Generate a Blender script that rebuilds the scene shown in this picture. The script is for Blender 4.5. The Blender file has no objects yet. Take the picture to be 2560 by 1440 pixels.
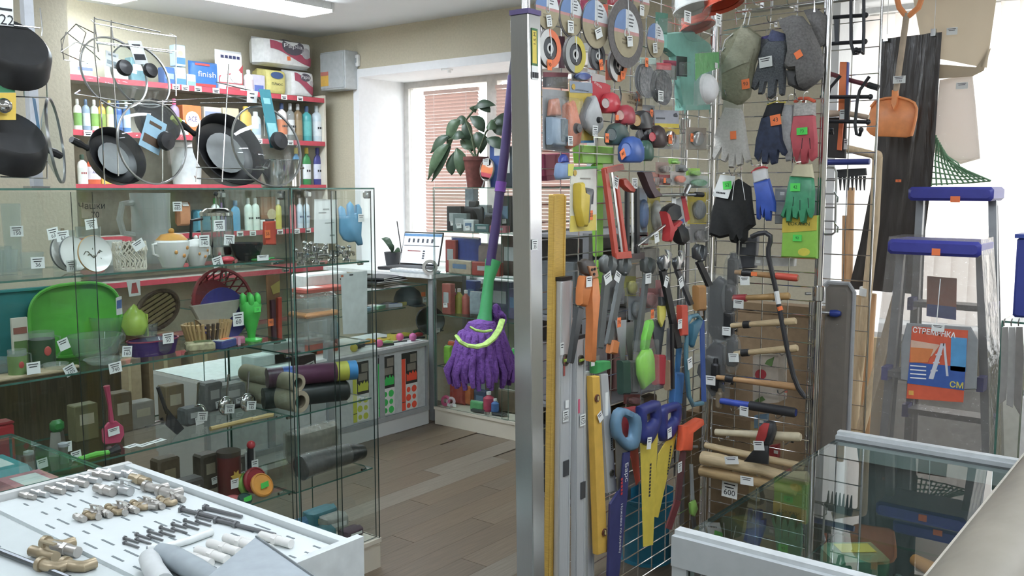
import bpy,math,random
from mathutils import Vector,Matrix
from math import radians as R,sin,cos,pi
random.seed(7)
S = bpy.context.scene
COL = S.collection
# ---------------------------------------------------------------- camera
FPX = 2300.0; H = 1.6; YAW = R(38.2); PITCH = math.atan(253 / FPX)
cam_d = bpy.data.cameras.new('camera'); cam = bpy.data.objects.new('camera',cam_d); COL.objects.link(cam)
cam_d.sensor_width = 36; cam_d.lens = 36 * FPX / 2560; cam_d.clip_start = 0.05
cam.location = (0,0,H); cam.rotation_euler = (pi / 2 - PITCH,0,YAW)
S.camera = cam
# ---------------------------------------------------------------- world, exposure
S.view_settings.view_transform = 'Standard'; S.view_settings.look = 'None'
S.view_settings.gamma = 1; S.view_settings.use_curve_mapping = False
S.view_settings.exposure = 0.58
S.cycles.transparent_max_bounces = 40; S.cycles.max_bounces = 8
S.cycles.diffuse_bounces = 4; S.cycles.glossy_bounces = 4; S.cycles.transmission_bounces = 8
S.cycles.caustics_reflective = False; S.cycles.caustics_refractive = False
S.cycles.sample_clamp_indirect = 6
W = bpy.data.worlds.new('daylight'); S.world = W; W.use_nodes = True
nt = W.node_tree; bg = nt.nodes['Background']; bg.inputs[1].default_value = 4.2      # bright overcast sky over a duller street
_tc = nt.nodes.new('ShaderNodeTexCoord'); _sx = nt.nodes.new('ShaderNodeSeparateXYZ'); _rp = nt.nodes.new('ShaderNodeValToRGB')
_rp.color_ramp.elements[0].position = .47; _rp.color_ramp.elements[0].color = (.42,.40,.38,1); _rp.color_ramp.elements[1].position = .53; _rp.color_ramp.elements[1].color = (.93,.97,1,1)
_ma = nt.nodes.new('ShaderNodeMath'); _ma.operation = 'MULTIPLY_ADD'; _ma.inputs[1].default_value = .5; _ma.inputs[2].default_value = .5
nt.links.new(_tc.outputs['Generated'],_sx.inputs[0]); nt.links.new(_sx.outputs[2],_ma.inputs[0]); nt.links.new(_ma.outputs[0],_rp.inputs[0]); nt.links.new(_rp.outputs[0],bg.inputs[0])
LAMP_STRENGTH = 29.0

# ---------------------------------------------------------------- pixel geometry (photo = 2560x1440)
RT = Vector((cos(YAW),sin(YAW),0)); FW = Vector((-sin(YAW) * cos(PITCH),cos(YAW) * cos(PITCH),-sin(PITCH))); UP = RT.cross(FW)
C0 = Vector((0,0,H))
def ray(px,py): return FW * FPX + RT * (px - 1280) + UP * (720 - py)
def onX(px,py,X): d = ray(px,py); return C0 + d * (X / d.x)
def onY(px,py,Y): d = ray(px,py); return C0 + d * (Y / d.y)
def onZ(px,py,Z): d = ray(px,py); return C0 + d * ((Z - H) / d.z)
def mpp(p): return FW.dot(Vector(p) - C0) / FPX
def colX(px,X,z):
    k = (px - 1280) / FPX; c,s,ct,st = cos(YAW),sin(YAW),cos(PITCH),sin(PITCH)
    return Vector((X,(-c * X + k * (-s * ct * X - st * (z - H))) / (s - k * c * ct),z))
def colY(px,Y,z):
    k = (px - 1280) / FPX; c,s,ct,st = cos(YAW),sin(YAW),cos(PITCH),sin(PITCH)
    return Vector(((-s * Y + k * (c * ct * Y - st * (z - H))) / (c + k * s * ct),Y,z))

# ---------------------------------------------------------------- materials
MATS = {}
def lin(h):
    h = h.lstrip('#'); o = []
    for i in (0,2,4):
        c = int(h[i:i + 2],16) / 255; o.append(c / 12.92 if c <= .04045 else ((c + .055) / 1.055) ** 2.4)
    g = .3 * o[0] + .59 * o[1] + .11 * o[2]
    return (*[.86 * v + .11 * g + .012 for v in o],1)      # haze put into the paint colours: greyer, darks lifted
def mat(col,rough=.5,metal=0.,var=.08,scale=30.,bump=0.,key=None,stretch=None,emit=0.,trans=0.,alpha=1.):
    k = key or (col,rough,metal,var,scale,bump,stretch,emit,trans,alpha)
    if k in MATS: return MATS[k]
    m = bpy.data.materials.new('m_%s_%d' % (col.strip('#'),len(MATS))); m.use_nodes = True; nt = m.node_tree; b = nt.nodes['Principled BSDF']
    c = lin(col)
    b.inputs['Roughness'].default_value = rough; b.inputs['Metallic'].default_value = metal
    if trans: b.inputs['Transmission Weight'].default_value = trans
    if alpha < 1: b.inputs['Alpha'].default_value = alpha
    tc = nt.nodes.new('ShaderNodeTexCoord'); no = nt.nodes.new('ShaderNodeTexNoise'); no.inputs['Scale'].default_value = scale; no.inputs['Detail'].default_value = 3
    src = tc.outputs['Object']
    if stretch:
        mp = nt.nodes.new('ShaderNodeMapping'); mp.inputs['Scale'].default_value = stretch; nt.links.new(src,mp.inputs[0]); src = mp.outputs[0]
    nt.links.new(src,no.inputs['Vector'])
    rp = nt.nodes.new('ShaderNodeValToRGB')
    rp.color_ramp.elements[0].position = .3; rp.color_ramp.elements[1].position = .7
    rp.color_ramp.elements[0].color = tuple(max(0,x * (1 - var)) for x in c[:3]) + (1,)
    rp.color_ramp.elements[1].color = tuple(min(1,x * (1 + var)) for x in c[:3]) + (1,)
    nt.links.new(no.outputs['Fac'],rp.inputs[0]); nt.links.new(rp.outputs[0],b.inputs['Base Color'])
    if bump:
        bp = nt.nodes.new('ShaderNodeBump'); bp.inputs['Strength'].default_value = bump; bp.inputs['Distance'].default_value = .01
        nt.links.new(no.outputs['Fac'],bp.inputs['Height']); nt.links.new(bp.outputs[0],b.inputs['Normal'])
    if emit: b.inputs['Emission Color'].default_value = c; b.inputs['Emission Strength'].default_value = emit
    MATS[k] = m; return m
def glassmat(key,tint,ior=1.5,rough=.01,haze=0.,bump=0.,bscale=25.,hcol=(.8,.82,.8)):
    if key in MATS: return MATS[key]
    m = bpy.data.materials.new('m_' + key); m.use_nodes = True; nt = m.node_tree; nt.nodes.clear()
    o = nt.nodes.new('ShaderNodeOutputMaterial'); t = nt.nodes.new('ShaderNodeBsdfTransparent'); g = nt.nodes.new('ShaderNodeBsdfGlossy'); fr = nt.nodes.new('ShaderNodeFresnel'); mx = nt.nodes.new('ShaderNodeMixShader')
    t.inputs[0].default_value = (*tint,1); g.inputs['Roughness'].default_value = rough; fr.inputs[0].default_value = ior
    base = t.outputs[0]
    if haze:
        d = nt.nodes.new('ShaderNodeBsdfDiffuse'); d.inputs[0].default_value = (*hcol,1); m2 = nt.nodes.new('ShaderNodeMixShader'); m2.inputs[0].default_value = haze
        nt.links.new(base,m2.inputs[1]); nt.links.new(d.outputs[0],m2.inputs[2]); base = m2.outputs[0]
    if bump:
        no = nt.nodes.new('ShaderNodeTexNoise'); no.inputs['Scale'].default_value = bscale; no.inputs['Detail'].default_value = 4; tc = nt.nodes.new('ShaderNodeTexCoord'); nt.links.new(tc.outputs['Object'],no.inputs['Vector'])
        bp = nt.nodes.new('ShaderNodeBump'); bp.inputs['Strength'].default_value = bump; bp.inputs['Distance'].default_value = .02
        nt.links.new(no.outputs['Fac'],bp.inputs['Height']); nt.links.new(bp.outputs[0],g.inputs['Normal']); nt.links.new(bp.outputs[0],fr.inputs['Normal'])
    ge = nt.nodes.new('ShaderNodeNewGeometry'); mu = nt.nodes.new('ShaderNodeMath'); mu.operation = 'SUBTRACT'; mu.use_clamp = True    # the far side of a sheet adds no second reflection
    nt.links.new(fr.outputs[0],mu.inputs[0]); nt.links.new(ge.outputs['Backfacing'],mu.inputs[1])
    nt.links.new(mu.outputs[0],mx.inputs[0]); nt.links.new(base,mx.inputs[1]); nt.links.new(g.outputs[0],mx.inputs[2]); nt.links.new(mx.outputs[0],o.inputs[0])
    MATS[key] = m; return m
GLASS = glassmat('sheet_glass',(.955,.977,.968))
GLASSD = glassmat('thin_clear',(.97,.98,.975))
WRAP = glassmat('plastic_wrap',(.94,.95,.95),1.35,.08,.10,.9,22)
BLIS = glassmat('blister',(.95,.96,.96),1.4,.05,.06,.5,30)
EDGE = mat('#3d6b5e',.2,0,.15)
EDGED = mat('#22332e',.25,0,.15)
CHROME = mat('#d8d8d8',.14,1,.03); STEEL = mat('#b9bcbc',.28,1,.06); DSTEEL = mat('#70757a',.35,.9,.1)
ALU = mat('#cdd0d2',.36,.35,.05,12,stretch=(40,40,1)); ALUP = mat('#a9afb3',.45,.3,.04)
WHITE = mat('#eceeed',.5); PAPER = mat('#e9ece9',.8,0,.03); INK = mat('#24272c',.8); BLACK = mat('#16171a',.45,0,.2); RUBBER = mat('#232427',.7)
CREAM = mat('#d9d2bf',.6,0,.04,6); LAM = mat('#cfd3d3',.5,0,.03,4); GREYP = mat('#9aa0a3',.5,0,.04)
ORTAG = mat('#ff7a2a',.7,0,.03); GRTAG = mat('#3fe04a',.7,0,.03)
RED = mat('#c9242c',.4); ORANGE = mat('#ef7a2c',.45); YEL = mat('#e6c024',.45); BLUE = mat('#23409c',.4); GREEN = mat('#2fa044',.4); LIME = mat('#8fd92f',.4)
PURP = mat('#6a3fa0',.5); TEAL = mat('#1d8fb0',.4); PINK = mat('#d84a7c',.45)
WOOD = mat('#c9a777',.55,0,.12,8,stretch=(3,3,30)); WOODX = mat('#cdb083',.55,0,.12,8,stretch=(3,30,30))
# ---------------------------------------------------------------- mesh builder
TXT = {}
def textdata(s,bold=0.):
    k = (s,bold)
    if k not in TXT:
        cu = bpy.data.curves.new('t','FONT'); cu.body = s; cu.size = 1; cu.resolution_u = 2; cu.offset = bold; cu.align_x = 'CENTER'; cu.align_y = 'CENTER'
        ob = bpy.data.objects.new('t',cu); me = ob.to_mesh()
        vs = [v.co.copy() for v in me.vertices]; fs = [tuple(p.vertices) for p in me.polygons]; ob.to_mesh_clear()
        w = (max(v.x for v in vs) - min(v.x for v in vs)) if vs else 1
        bpy.data.objects.remove(ob); bpy.data.curves.remove(cu)
        TXT[k] = (vs,fs,w)
    return TXT[k]
class MB:
    def __init__(s): s.v = []; s.f = []; s.m = []
    def add(s,vs,fs,m=0):
        n = len(s.v); s.v += [tuple(v) for v in vs]; s.f += [tuple(i + n for i in f) for f in fs]; s.m += [m] * len(fs); return s
    def box2(s,lo,hi,m=0):
        (a,b,c),(d,e,f) = lo,hi
        return s.add([(a,b,c),(d,b,c),(d,e,c),(a,e,c),(a,b,f),(d,b,f),(d,e,f),(a,e,f)],
                     [(0,3,2,1),(4,5,6,7),(0,1,5,4),(1,2,6,5),(2,3,7,6),(3,0,4,7)],m)
    def box(s,c,z,m=0): return s.box2([c[i] - z[i] / 2 for i in range(3)],[c[i] + z[i] / 2 for i in range(3)],m)
    def bbox(s,c,z,r=.004,m=0):       # bevelled box: rounded outline prism
        x,y,zz = z[0] / 2,z[1] / 2,z[2] / 2; r = min(r,x * .9,zz * .9,y * .9)
        o = [(-x + r,-zz),(x - r,-zz),(x,-zz + r),(x,zz - r),(x - r,zz),(-x + r,zz),(-x,zz - r),(-x,-zz + r)]
        i = [(p[0] * (1 - r / x),p[1] * (1 - r / zz)) for p in o]
        vs = [(c[0] + p[0],c[1] - y,c[2] + p[1]) for p in i] + [(c[0] + p[0],c[1] - y + r,c[2] + p[1]) for p in o] + [(c[0] + p[0],c[1] + y - r,c[2] + p[1]) for p in o] + [(c[0] + p[0],c[1] + y,c[2] + p[1]) for p in i]
        fs = [tuple(range(8)),tuple(range(31,23,-1))]
        for k in range(3):
            for j in range(8): fs.append((k * 8 + j,(k + 1) * 8 + j,(k + 1) * 8 + (j + 1) % 8,k * 8 + (j + 1) % 8))
        return s.add(vs,[tuple(reversed(f)) if n > 1 else f for n,f in enumerate(fs)],m)
    def cyl(s,p,q,r,n=12,r2=None,m=0,caps=True):
        return s.tube([p,q],[r,r if r2 is None else r2],n,m,caps)
    def tube(s,pts,r,n=6,m=0,caps=True,sx=1.):
        pts = [Vector(p) for p in pts]; rs = r if isinstance(r,(list,tuple)) else [r] * len(pts)
        d = (pts[1] - pts[0]).normalized(); a = d.orthogonal().normalized(); vs = []
        for i,p in enumerate(pts):
            t = (pts[min(i + 1,len(pts) - 1)] - pts[max(i - 1,0)]).normalized()
            a = (a - t * a.dot(t)).normalized(); b = t.cross(a)
            for k in range(n): w = 2 * pi * k / n; vs.append(p + (a * cos(w) * sx + b * sin(w)) * rs[i])
        fs = []
        for i in range(len(pts) - 1):
            for k in range(n): fs.append((i * n + k,i * n + (k + 1) % n,(i + 1) * n + (k + 1) % n,(i + 1) * n + k))
        if caps: fs.append(tuple(range(n - 1,-1,-1))); fs.append(tuple(range(len(vs) - n,len(vs))))
        return s.add(vs,fs,m)
    def lathe(s,prof,n=20,o=(0,0,0),m=0,ax=None,sy=1.):   # prof: (r, z)
        rot = Vector((0,0,1)).rotation_difference(Vector(ax)).to_matrix() if ax is not None else Matrix.Identity(3)
        o = Vector(o); vs = []; fs = []
        for r,z in prof:
            for k in range(n): vs.append(o + rot @ Vector((r * cos(2 * pi * k / n),sy * r * sin(2 * pi * k / n),z)))
        for i in range(len(prof) - 1):
            for k in range(n): fs.append((i * n + k,i * n + (k + 1) % n,(i + 1) * n + (k + 1) % n,(i + 1) * n + k))
        return s.add(vs,fs,m)
    def disc(s,o,r,ax=(0,0,1),n=20,m=0,t=.001,r0=0):
        if r0: return s.lathe([(r0,0),(r,0),(r,t),(r0,t),(r0,0)],n,o,m,ax)
        return s.lathe([(1e-5,0),(r,0),(r,t),(1e-5,t)],n,o,m,ax)
    def prism(s,poly,y0,y1,m=0,bev=0.):      # poly in (x,z), faces -y at y0
        n = len(poly); ar = sum(poly[i][0] * poly[(i + 1) % n][1] - poly[(i + 1) % n][0] * poly[i][1] for i in range(n))
        if ar < 0: poly = poly[::-1]
        if bev:
            cx = sum(p[0] for p in poly) / n; cz = sum(p[1] for p in poly) / n
            w = max(max(p[0] for p in poly) - min(p[0] for p in poly),max(p[1] for p in poly) - min(p[1] for p in poly)) / 2; k = 1 - bev / w
            ip = [(cx + (p[0] - cx) * k,cz + (p[1] - cz) * k) for p in poly]; b = min(bev,abs(y1 - y0) / 2.01)
            L = [(ip,y0),(poly,y0 + b),(poly,y1 - b),(ip,y1)]
        else: L = [(poly,y0),(poly,y1)]
        vs = [(p[0],y,p[1]) for q,y in L for p in q]; fs = [tuple(range(n)),tuple(range(len(vs) - 1,len(vs) - n - 1,-1))]
        for a in range(len(L) - 1):
            for i in range(n): fs.append((a * n + i,(a + 1) * n + i,(a + 1) * n + (i + 1) % n,a * n + (i + 1) % n))
        return s.add(vs,fs,m)
    def sph(s,c,r,nu=12,nv=8,m=0):
        rx,ry,rz = r if isinstance(r,(list,tuple)) else (r,r,r)
        vs = [(c[0],c[1],c[2] - rz)]
        for j in range(1,nv):
            a = -pi / 2 + pi * j / nv
            for i in range(nu): vs.append((c[0] + rx * cos(a) * cos(2 * pi * i / nu),c[1] + ry * cos(a) * sin(2 * pi * i / nu),c[2] + rz * sin(a)))
        vs.append((c[0],c[1],c[2] + rz)); fs = [(0,1 + (i + 1) % nu,1 + i) for i in range(nu)]
        for j in range(nv - 2):
            for i in range(nu): fs.append((1 + j * nu + i,1 + j * nu + (i + 1) % nu,1 + (j + 1) * nu + (i + 1) % nu,1 + (j + 1) * nu + i))
        e = len(vs) - 1; b = 1 + (nv - 2) * nu
        fs += [(b + i,b + (i + 1) % nu,e) for i in range(nu)]
        return s.add(vs,fs,m)
    def grid(s,fn,nu,nv,m=0):
        vs = [fn(i / nu,j / nv) for j in range(nv + 1) for i in range(nu + 1)]
        return s.add(vs,[(j * (nu + 1) + i,j * (nu + 1) + i + 1,(j + 1) * (nu + 1) + i + 1,(j + 1) * (nu + 1) + i) for j in range(nv) for i in range(nu)],m)
    def text(s,t,x,z,size,y=0.,m=0,w=None,rot=0.,flat=None,bold=0.):   # faces -y; flat=True lies on z=y facing up
        if t[0] == '~':      # print too small to read in the photo: a broken line of ink
            n = len(t); L = (w or size * .55 * n) / n; ca,sa = cos(rot),sin(rot)
            for i in range(n):
                c = (i - (n - 1) / 2) * L; q = [(c - L * .36,-size * .26),(c + L * .36,-size * .26),(c + L * .36,size * .26),(c - L * .36,size * .26)]
                s.add([(x + a * ca - b * sa,y,z + a * sa + b * ca) for a,b in q],[(0,1,2,3)],m)
            return s
        vs,fs,tw = textdata(t,bold); k = size; kx = size
        if w: kx = w / tw
        ca,sa = cos(rot),sin(rot); o = []
        for v in vs:
            a,b = v.x * kx,v.y * k; a,b = a * ca - b * sa,a * sa + b * ca
            o.append((x + a,y,z + b) if not flat else (x + a,z + b,y))
        return s.add(o,fs,m)
    def xf(s,M,start=0):
        s.v = s.v[:start] + [tuple(M @ Vector(v)) for v in s.v[start:]]; return s
    def mesh(s,name,mats,smooth=40):
        me = bpy.data.meshes.new(name); me.from_pydata(s.v,[],s.f)
        for x in (mats if isinstance(mats,(list,tuple)) else [mats]): me.materials.append(x)
        me.polygons.foreach_set('material_index',s.m)
        if smooth: me.polygons.foreach_set('use_smooth',[True] * len(s.f)); me.update(); me.set_sharp_from_angle(angle=R(smooth))
        return me
def mobj(name,mb,mats,parent=None,smooth=40):
    me = mb if isinstance(mb,bpy.types.Mesh) else mb.mesh(name,mats,smooth)
    o = bpy.data.objects.new(name,me); COL.objects.link(o)
    if parent is not None: o.parent = parent.o if isinstance(parent,T) else parent
    return o
def tagit(o,label=None,cat=None,group=None,kind=None):
    if label: o['label'] = label
    if cat: o['category'] = cat
    if group: o['group'] = group
    if kind: o['kind'] = kind
    return o
class T:      # a thing: an Empty at its base, local x right / -y towards the viewer / z up
    def __init__(s,name,label,cat,loc,rz=0.,group=None,rot=None,kind=None):
        s.o = bpy.data.objects.new(name,None); COL.objects.link(s.o); s.o.empty_display_size = .05
        s.o.location = loc; s.o.rotation_euler = rot if rot is not None else (0,0,rz); s.loc = Vector(loc); s.rz = rz
        tagit(s.o,label,None if kind else cat,group,kind)
        s.Mi = Matrix.Rotation(-rz,3,'Z')
    def part(s,name,mb,mats,parent=None,label=None,smooth=40):
        o = mobj(name,mb,mats,parent if parent is not None else s.o,smooth)
        if label: o['label'] = label
        return o
    def loc3(s,p): return s.Mi @ (Vector(p) - s.loc)
    def uv(s,px,py,y=0.):       # photo pixel -> local (x,z) on the thing's own plane (offset y towards -n)
        d = ray(px,py); n = Vector((sin(s.rz),-cos(s.rz),0)); q = s.loc - n * y
        p = C0 + d * ((q - C0).dot(n) / d.dot(n)); l = s.loc3(p); return (l.x,l.z)
    def pl(s,pts,y=0.): return [s.uv(a,b,y) for a,b in pts]
    def prism(s,name,pts,y0,y1,mats,bev=0.,parent=None,label=None,smooth=35):
        return s.part(name,MB().prism(s.pl(pts),y0,y1,0,bev),mats,parent,label,smooth)
    def tag(s,px,py,txt='',w=30,h=24,y=-.004,rot=0.,kind=0,parent=None):   # price tag centred at a photo pixel
        x,z = s.uv(px,py,y); k = mpp(s.loc); return s.tagl(x,z,txt,w * k * 1.15,h * k,y,rot,kind,parent)
    def tagl(s,x,z,txt='',w=.03,h=.024,y=-.004,rot=0.,kind=0,parent=None):
        mb = MB(); m0 = Matrix.Translation((x,y,z)) @ Matrix.Rotation(-rot,4,'Y')
        mb.box((0,0,0),(w,.0008,h),0)
        if kind == 0:
            for q in range(2): mb.box((-.02 * w,-.0008,h * (.32 - .2 * q)),(w * (.72 - .15 * q),.0004,h * .07),1)
            if txt: mb.text(txt,0,-h * .2,h * .5,-.0009,1)
        elif txt: mb.text(txt,0,0,h * .55,-.0009,1)
        mb.xf(m0)
        return s.part('price_tag',mb,[(PAPER,ORTAG,GRTAG)[kind],INK],parent,None,0)
RZX = pi / 2     # things facing +X
def hangX(name,label,cat,px,py,X,group=None): return T(name,label,cat,onX(px,py,X),RZX,group)
def hangY(name,label,cat,px,py,Y,group=None): return T(name,label,cat,onY(px,py,Y),0.,group)
def struct(name,mb,mats,smooth=0):
    o = mobj(name,mb,mats,None,smooth); o['kind'] = 'structure'; return o
def dupe(t,loc,rz=None,label=None,group=None):
    r = t.copy(); COL.objects.link(r); r.location = loc
    if rz is not None: r.rotation_euler = (0,0,rz)
    if label: r['label'] = label
    if group: r['group'] = group
    for ch in t.children:
        c = ch.copy(); COL.objects.link(c); c.parent = r
        for g in ch.children:
            d = g.copy(); COL.objects.link(d); d.parent = c
    return r
# ================================================================ the room
XL,YB,ZC = -6.0,5.0,2.8
XR,YF = 2.6,-3.2
def planks(par):
    cols = ['#73624e','#6f5f4c','#776754','#716352','#6d5e4c','#807668']
    ms = [mat(c,.42,0,.16,5,stretch=(22,1.2,1)) for c in cols]
    shared = {}
    for i in range(24):
        x = -4.6 + i * .142
        for j in range(3):
            y = 1.0 + j * 1.25 + (i % 3) * .4
            k = random.randrange(6) if not (i in (9,)) else 5
            if k not in shared: shared[k] = MB().box2((-.0705,-.6235,-.004),(.0705,.6235,0.0)).mesh('plank',ms[k],0)
            if y + .62 > YB: continue
            o = mobj('plank',shared[k],None,par); o.location = (x,y,0.0015)
fl = struct('floor',MB().box2((XL - .2,YF,-.06),(XR,YB + .7,-.0045)),mat('#6f6252',.45,0,.2,5,stretch=(22,1.2,1)))
planks(fl)
struct('ceiling',MB().box2((XL - .2,YF,ZC),(XR,YB + .2,ZC + .05)),mat('#dfe3e4',.8,0,.02,3))
WALLM = mat('#c3bba2',.75,0,.05,60,.15)
struct('wall_left',MB().box2((XL - .2,YF,0),(XL,YB + .2,ZC)),WALLM)
# pier on the left wall
PYE = colX(183,-5.2,1.9).y
struct('wall_pier',MB().box2((XL,YF,0),(-5.2,PYE,ZC)),WALLM)
struct('wall_right',MB().box2((XR,YF,0),(XR + .2,YB + .2,ZC)),mat('#c9c4b4',.8,0,.04))
struct('wall_front',MB().box2((XL - .2,YF - .2,0),(XR + .2,YF,ZC)),mat('#c9c4b4',.8,0,.04))
# window wall with two deep niches
N1a = onY(897,190,YB); N1x0 = N1a.x; N1z1 = N1a.z; N1x1 = -3.3; N1z0 = .95
N2x0 = onY(2088,300,YB).x; N2x1 = 1.75; N2z0 = .84; N2z1 = 2.62
TH = .55
mb = MB()
for lo,hi in (((XL,YB,0),(N1x0,YB + TH,ZC)),((N1x0,YB,0),(N1x1,YB + TH,N1z0)),((N1x0,YB,N1z1),(N1x1,YB + TH,ZC)),
               ((N1x1,YB,0),(N2x0,YB + TH,ZC)),((N2x0,YB,0),(N2x1,YB + TH,N2z0)),((N2x0,YB,N2z1),(N2x1,YB + TH,ZC)),((N2x1,YB,0),(XR,YB + TH,ZC))):
    mb.box2(lo,hi)
struct('wall_back',mb,WALLM)
PL = mat('#eef0f2',.7,0,.02)
def niche(n,x0,x1,z0,z1):
    t = .012; y0 = YB - .015; y1 = YB + TH
    struct('trim_%d' % n,MB().box2((x0,y0,z0),(x0 + t,y1,z1)).box2((x1 - t,y0,z0),(x1,y1,z1)).box2((x0 + t,y0,z1 - t),(x1 - t,y1,z1))
           .box2((x0 - .05,y0,z0),(x0,YB,z1 + .05)).box2((x1,y0,z0),(x1 + .05,YB,z1 + .05)).box2((x0,y0,z1),(x1,YB,z1 + .05)),PL)
niche(1,N1x0,N1x1,N1z0,N1z1); niche(2,N2x0,N2x1,N2z0,N2z1)
struct('trim_3',MB().box2((N1x0 + .012,YB - .06,N1z0 - .03),(N1x1 - .012,YB + TH,N1z0 + .006)),PL)
struct('trim_4',MB().box2((N2x0 + .012,YB - .08,N2z0 - .03),(N2x1 - .012,YB + TH,N2z0 + .006)),PL)
FRM = mat('#c9c6c0',.5,0,.1,20)
PANE = glassmat('window_glass',(.97,.985,.98))
def window(n,x0,x1,z0,z1,mull):
    y = YB + TH - .07; w = .05
    fr = MB().box2((x0,y,z0),(x0 + w,y + .06,z1)).box2((x1 - w,y,z0),(x1,y + .06,z1)).box2((x0 + w,y,z0),(x1 - w,y + .06,z0 + w)).box2((x0 + w,y,z1 - w),(x1 - w,y + .06,z1))
    for m in mull: fr.box2((m - .05,y,z0 + w),(m + .05,y + .06,z1 - w))
    o = struct('window_%d' % n,fr,FRM)
    xs = [x0 + w] + [v for m in mull for v in (m - .05,m + .05)] + [x1 - w]
    for i in range(0,len(xs),2): mobj('pane',MB().box2((xs[i],y + .025,z0 + w),(xs[i + 1],y + .029,z1 - w)),PANE,o)
    return o
yw = YB + TH - .07
M1x = onY(1230,300,yw).x
window(1,N1x0 + .012,N1x1 - .012,N1z0 + .006,N1z1 - .012,[M1x])
window(2,N2x0 + .012,N2x1 - .012,N2z0 + .006,N2z1 - .012,[N2x0 + 1.15,N2x0 + 2.3])
# venetian blinds on window 1, slat by slat
SL = mat('#d9b9ae',.6,0,.03); SLM = MB().grid(lambda u,v: ((u - .5),(v - .5) * .0285,.003 * (1 - (2 * v - 1) ** 2)),1,4).mesh('slat',SL,60)
def blind(label,x0,x1,z0,z1,pitch=.026):
    t = T('venetian_blind',label,'blind',((x0 + x1) / 2,yw - .035,z1),0)
    w = x1 - x0
    t.part('head_rail',MB().box((0,0,-.015),(w,.028,.028)),SL); t.part('bottom_rail',MB().box((0,0,z0 - z1 + .006),(w,.02,.012)),SL)
    n = int((z1 - z0 - .05) / pitch)
    for i in range(n):
        o = mobj('slat',SLM,None,t); o.scale = (w,1,1); o.location = (0,0,-.045 - i * pitch); o.rotation_euler = (R(-58),0,0)
    for x in (-w * .3,w * .3): t.part('ladder_cord',MB().cyl((x,-.013,-.02),(x,-.013,z0 - z1 + .01),.0015,4),WHITE)
b1x0 = onY(1062,300,yw - .035).x; b1x1 = onY(1196,300,yw - .035).x
bz1 = onY(1100,225,yw - .035).z
blind('pinkish venetian blind behind the potted plant',b1x0,b1x1,onY(1100,592,yw - .035).z,bz1)
blind('pinkish venetian blind behind the mop handle',M1x + .07,N1x1 - .08,onY(1260,592,yw - .035).z,bz1)
# vertical blind strips on window 2
def transl(name,c,f=.7):
    m = bpy.data.materials.new('m_' + name); m.use_nodes = True; nt = m.node_tree; nt.nodes.clear()
    _o = nt.nodes.new('ShaderNodeOutputMaterial'); _d = nt.nodes.new('ShaderNodeBsdfDiffuse'); _t = nt.nodes.new('ShaderNodeBsdfTranslucent'); _m = nt.nodes.new('ShaderNodeMixShader')
    _d.inputs[0].default_value = (*c,1); _t.inputs[0].default_value = (*c,1); _m.inputs[0].default_value = f
    nt.links.new(_d.outputs[0],_m.inputs[1]); nt.links.new(_t.outputs[0],_m.inputs[2]); nt.links.new(_m.outputs[0],_o.inputs[0]); return m
VB = transl('vertical_blind',(.88,.82,.78))
t = T('vertical_blind','white vertical strip blind on the sunlit window behind the ladders','blind',(N2x0 + .03,YB + .28,N2z0 + .03),0)
wv = N2x1 - N2x0 - .06; hv = N2z1 - N2z0 - .08
t.part('head_rail',MB().box2((0,-.02,hv - .03),(wv,.02,hv)),WHITE)
nv = 40; svm = MB().grid(lambda u,v: ((u - .5) * .085,.006 * (1 - (2 * u - 1) ** 2),v * (hv - .04)),4,1).mesh('slat',VB,60)
for i in range(nv):
    o = mobj('slat',svm,None,t); o.location = (.05 + i * (wv - .1) / (nv - 1),0,0); o.rotation_euler = (0,0,R(24))
# ceiling luminaires (lamp strips), along Y
TUBE = mat('#eaf4ff',.5,0,0,emit=LAMP_STRENGTH,key='lamp_tube')
def luminaire(label,cx,cy,ln=1.25,wd=.19,along='Y'):
    t = T('ceiling_light',label,'lamp',(cx,cy,ZC),0 if along == 'Y' else pi / 2,'fluorescent ceiling lights')
    t.part('housing',MB().box2((-wd / 2,-ln / 2,-.045),(wd / 2,ln / 2,0)),WHITE)
    for q in (-1,1): t.part('end_cap',MB().box((0,q * (ln / 2 + .01),-.031),(wd + .008,.02,.062)),WHITE)
    t.part('diffuser',MB().box2((-wd / 2 + .006,-ln / 2 + .005,-.062),(wd / 2 - .006,ln / 2 - .005,-.0455)),TUBE)
    return t
Lb = onZ(812,36,ZC - .06)
luminaire('lit fluorescent ceiling light above the paper goods shelf',Lb.x - .05,Lb.y - .65,1.25,.3)
L2 = onZ(372,6,ZC - .06)
luminaire('white fluorescent ceiling light above the pan racks',L2.x - .1,L2.y - .72,1.25,.2)
for x,y in ((-3.9,.4),(-2.1,2.0),(-.3,1.2),(-2.1,-1.2),(.9,3.2),(-.2,-1.6),(1.3,-.2)):  # lamps out of view, added as fill light for the closed room
    luminaire('unseen fluorescent ceiling light added to light the shop floor',x,y,1.25,.2)
# ---- radiator under window 2
rp = onY(2208,1000,YB - .1)
t = T('radiator','white panel radiator under the sunlit window sill','radiator',(rp.x,YB - .10,.12),0)
rw = .95; rz_ = onY(2200,945,YB - .12).z - .12
t.part('panel',MB().bbox((rw / 2 - .05,0,rz_ / 2),(rw,.05,rz_),.012),WHITE)
t.part('grille',MB().box((rw / 2 - .05,.035,rz_ + .004),(rw,.1,.008)),GREYP)
for i in range(24): t.part('fin',MB().box((-.02 + i * .038,.035,rz_ + .0105),(.006,.09,.005)),WHITE)
for _x in (.05,rw - .15): t.part('foot',MB().box((_x,.02,-.06),(.03,.06,.12)),WHITE)
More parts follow.
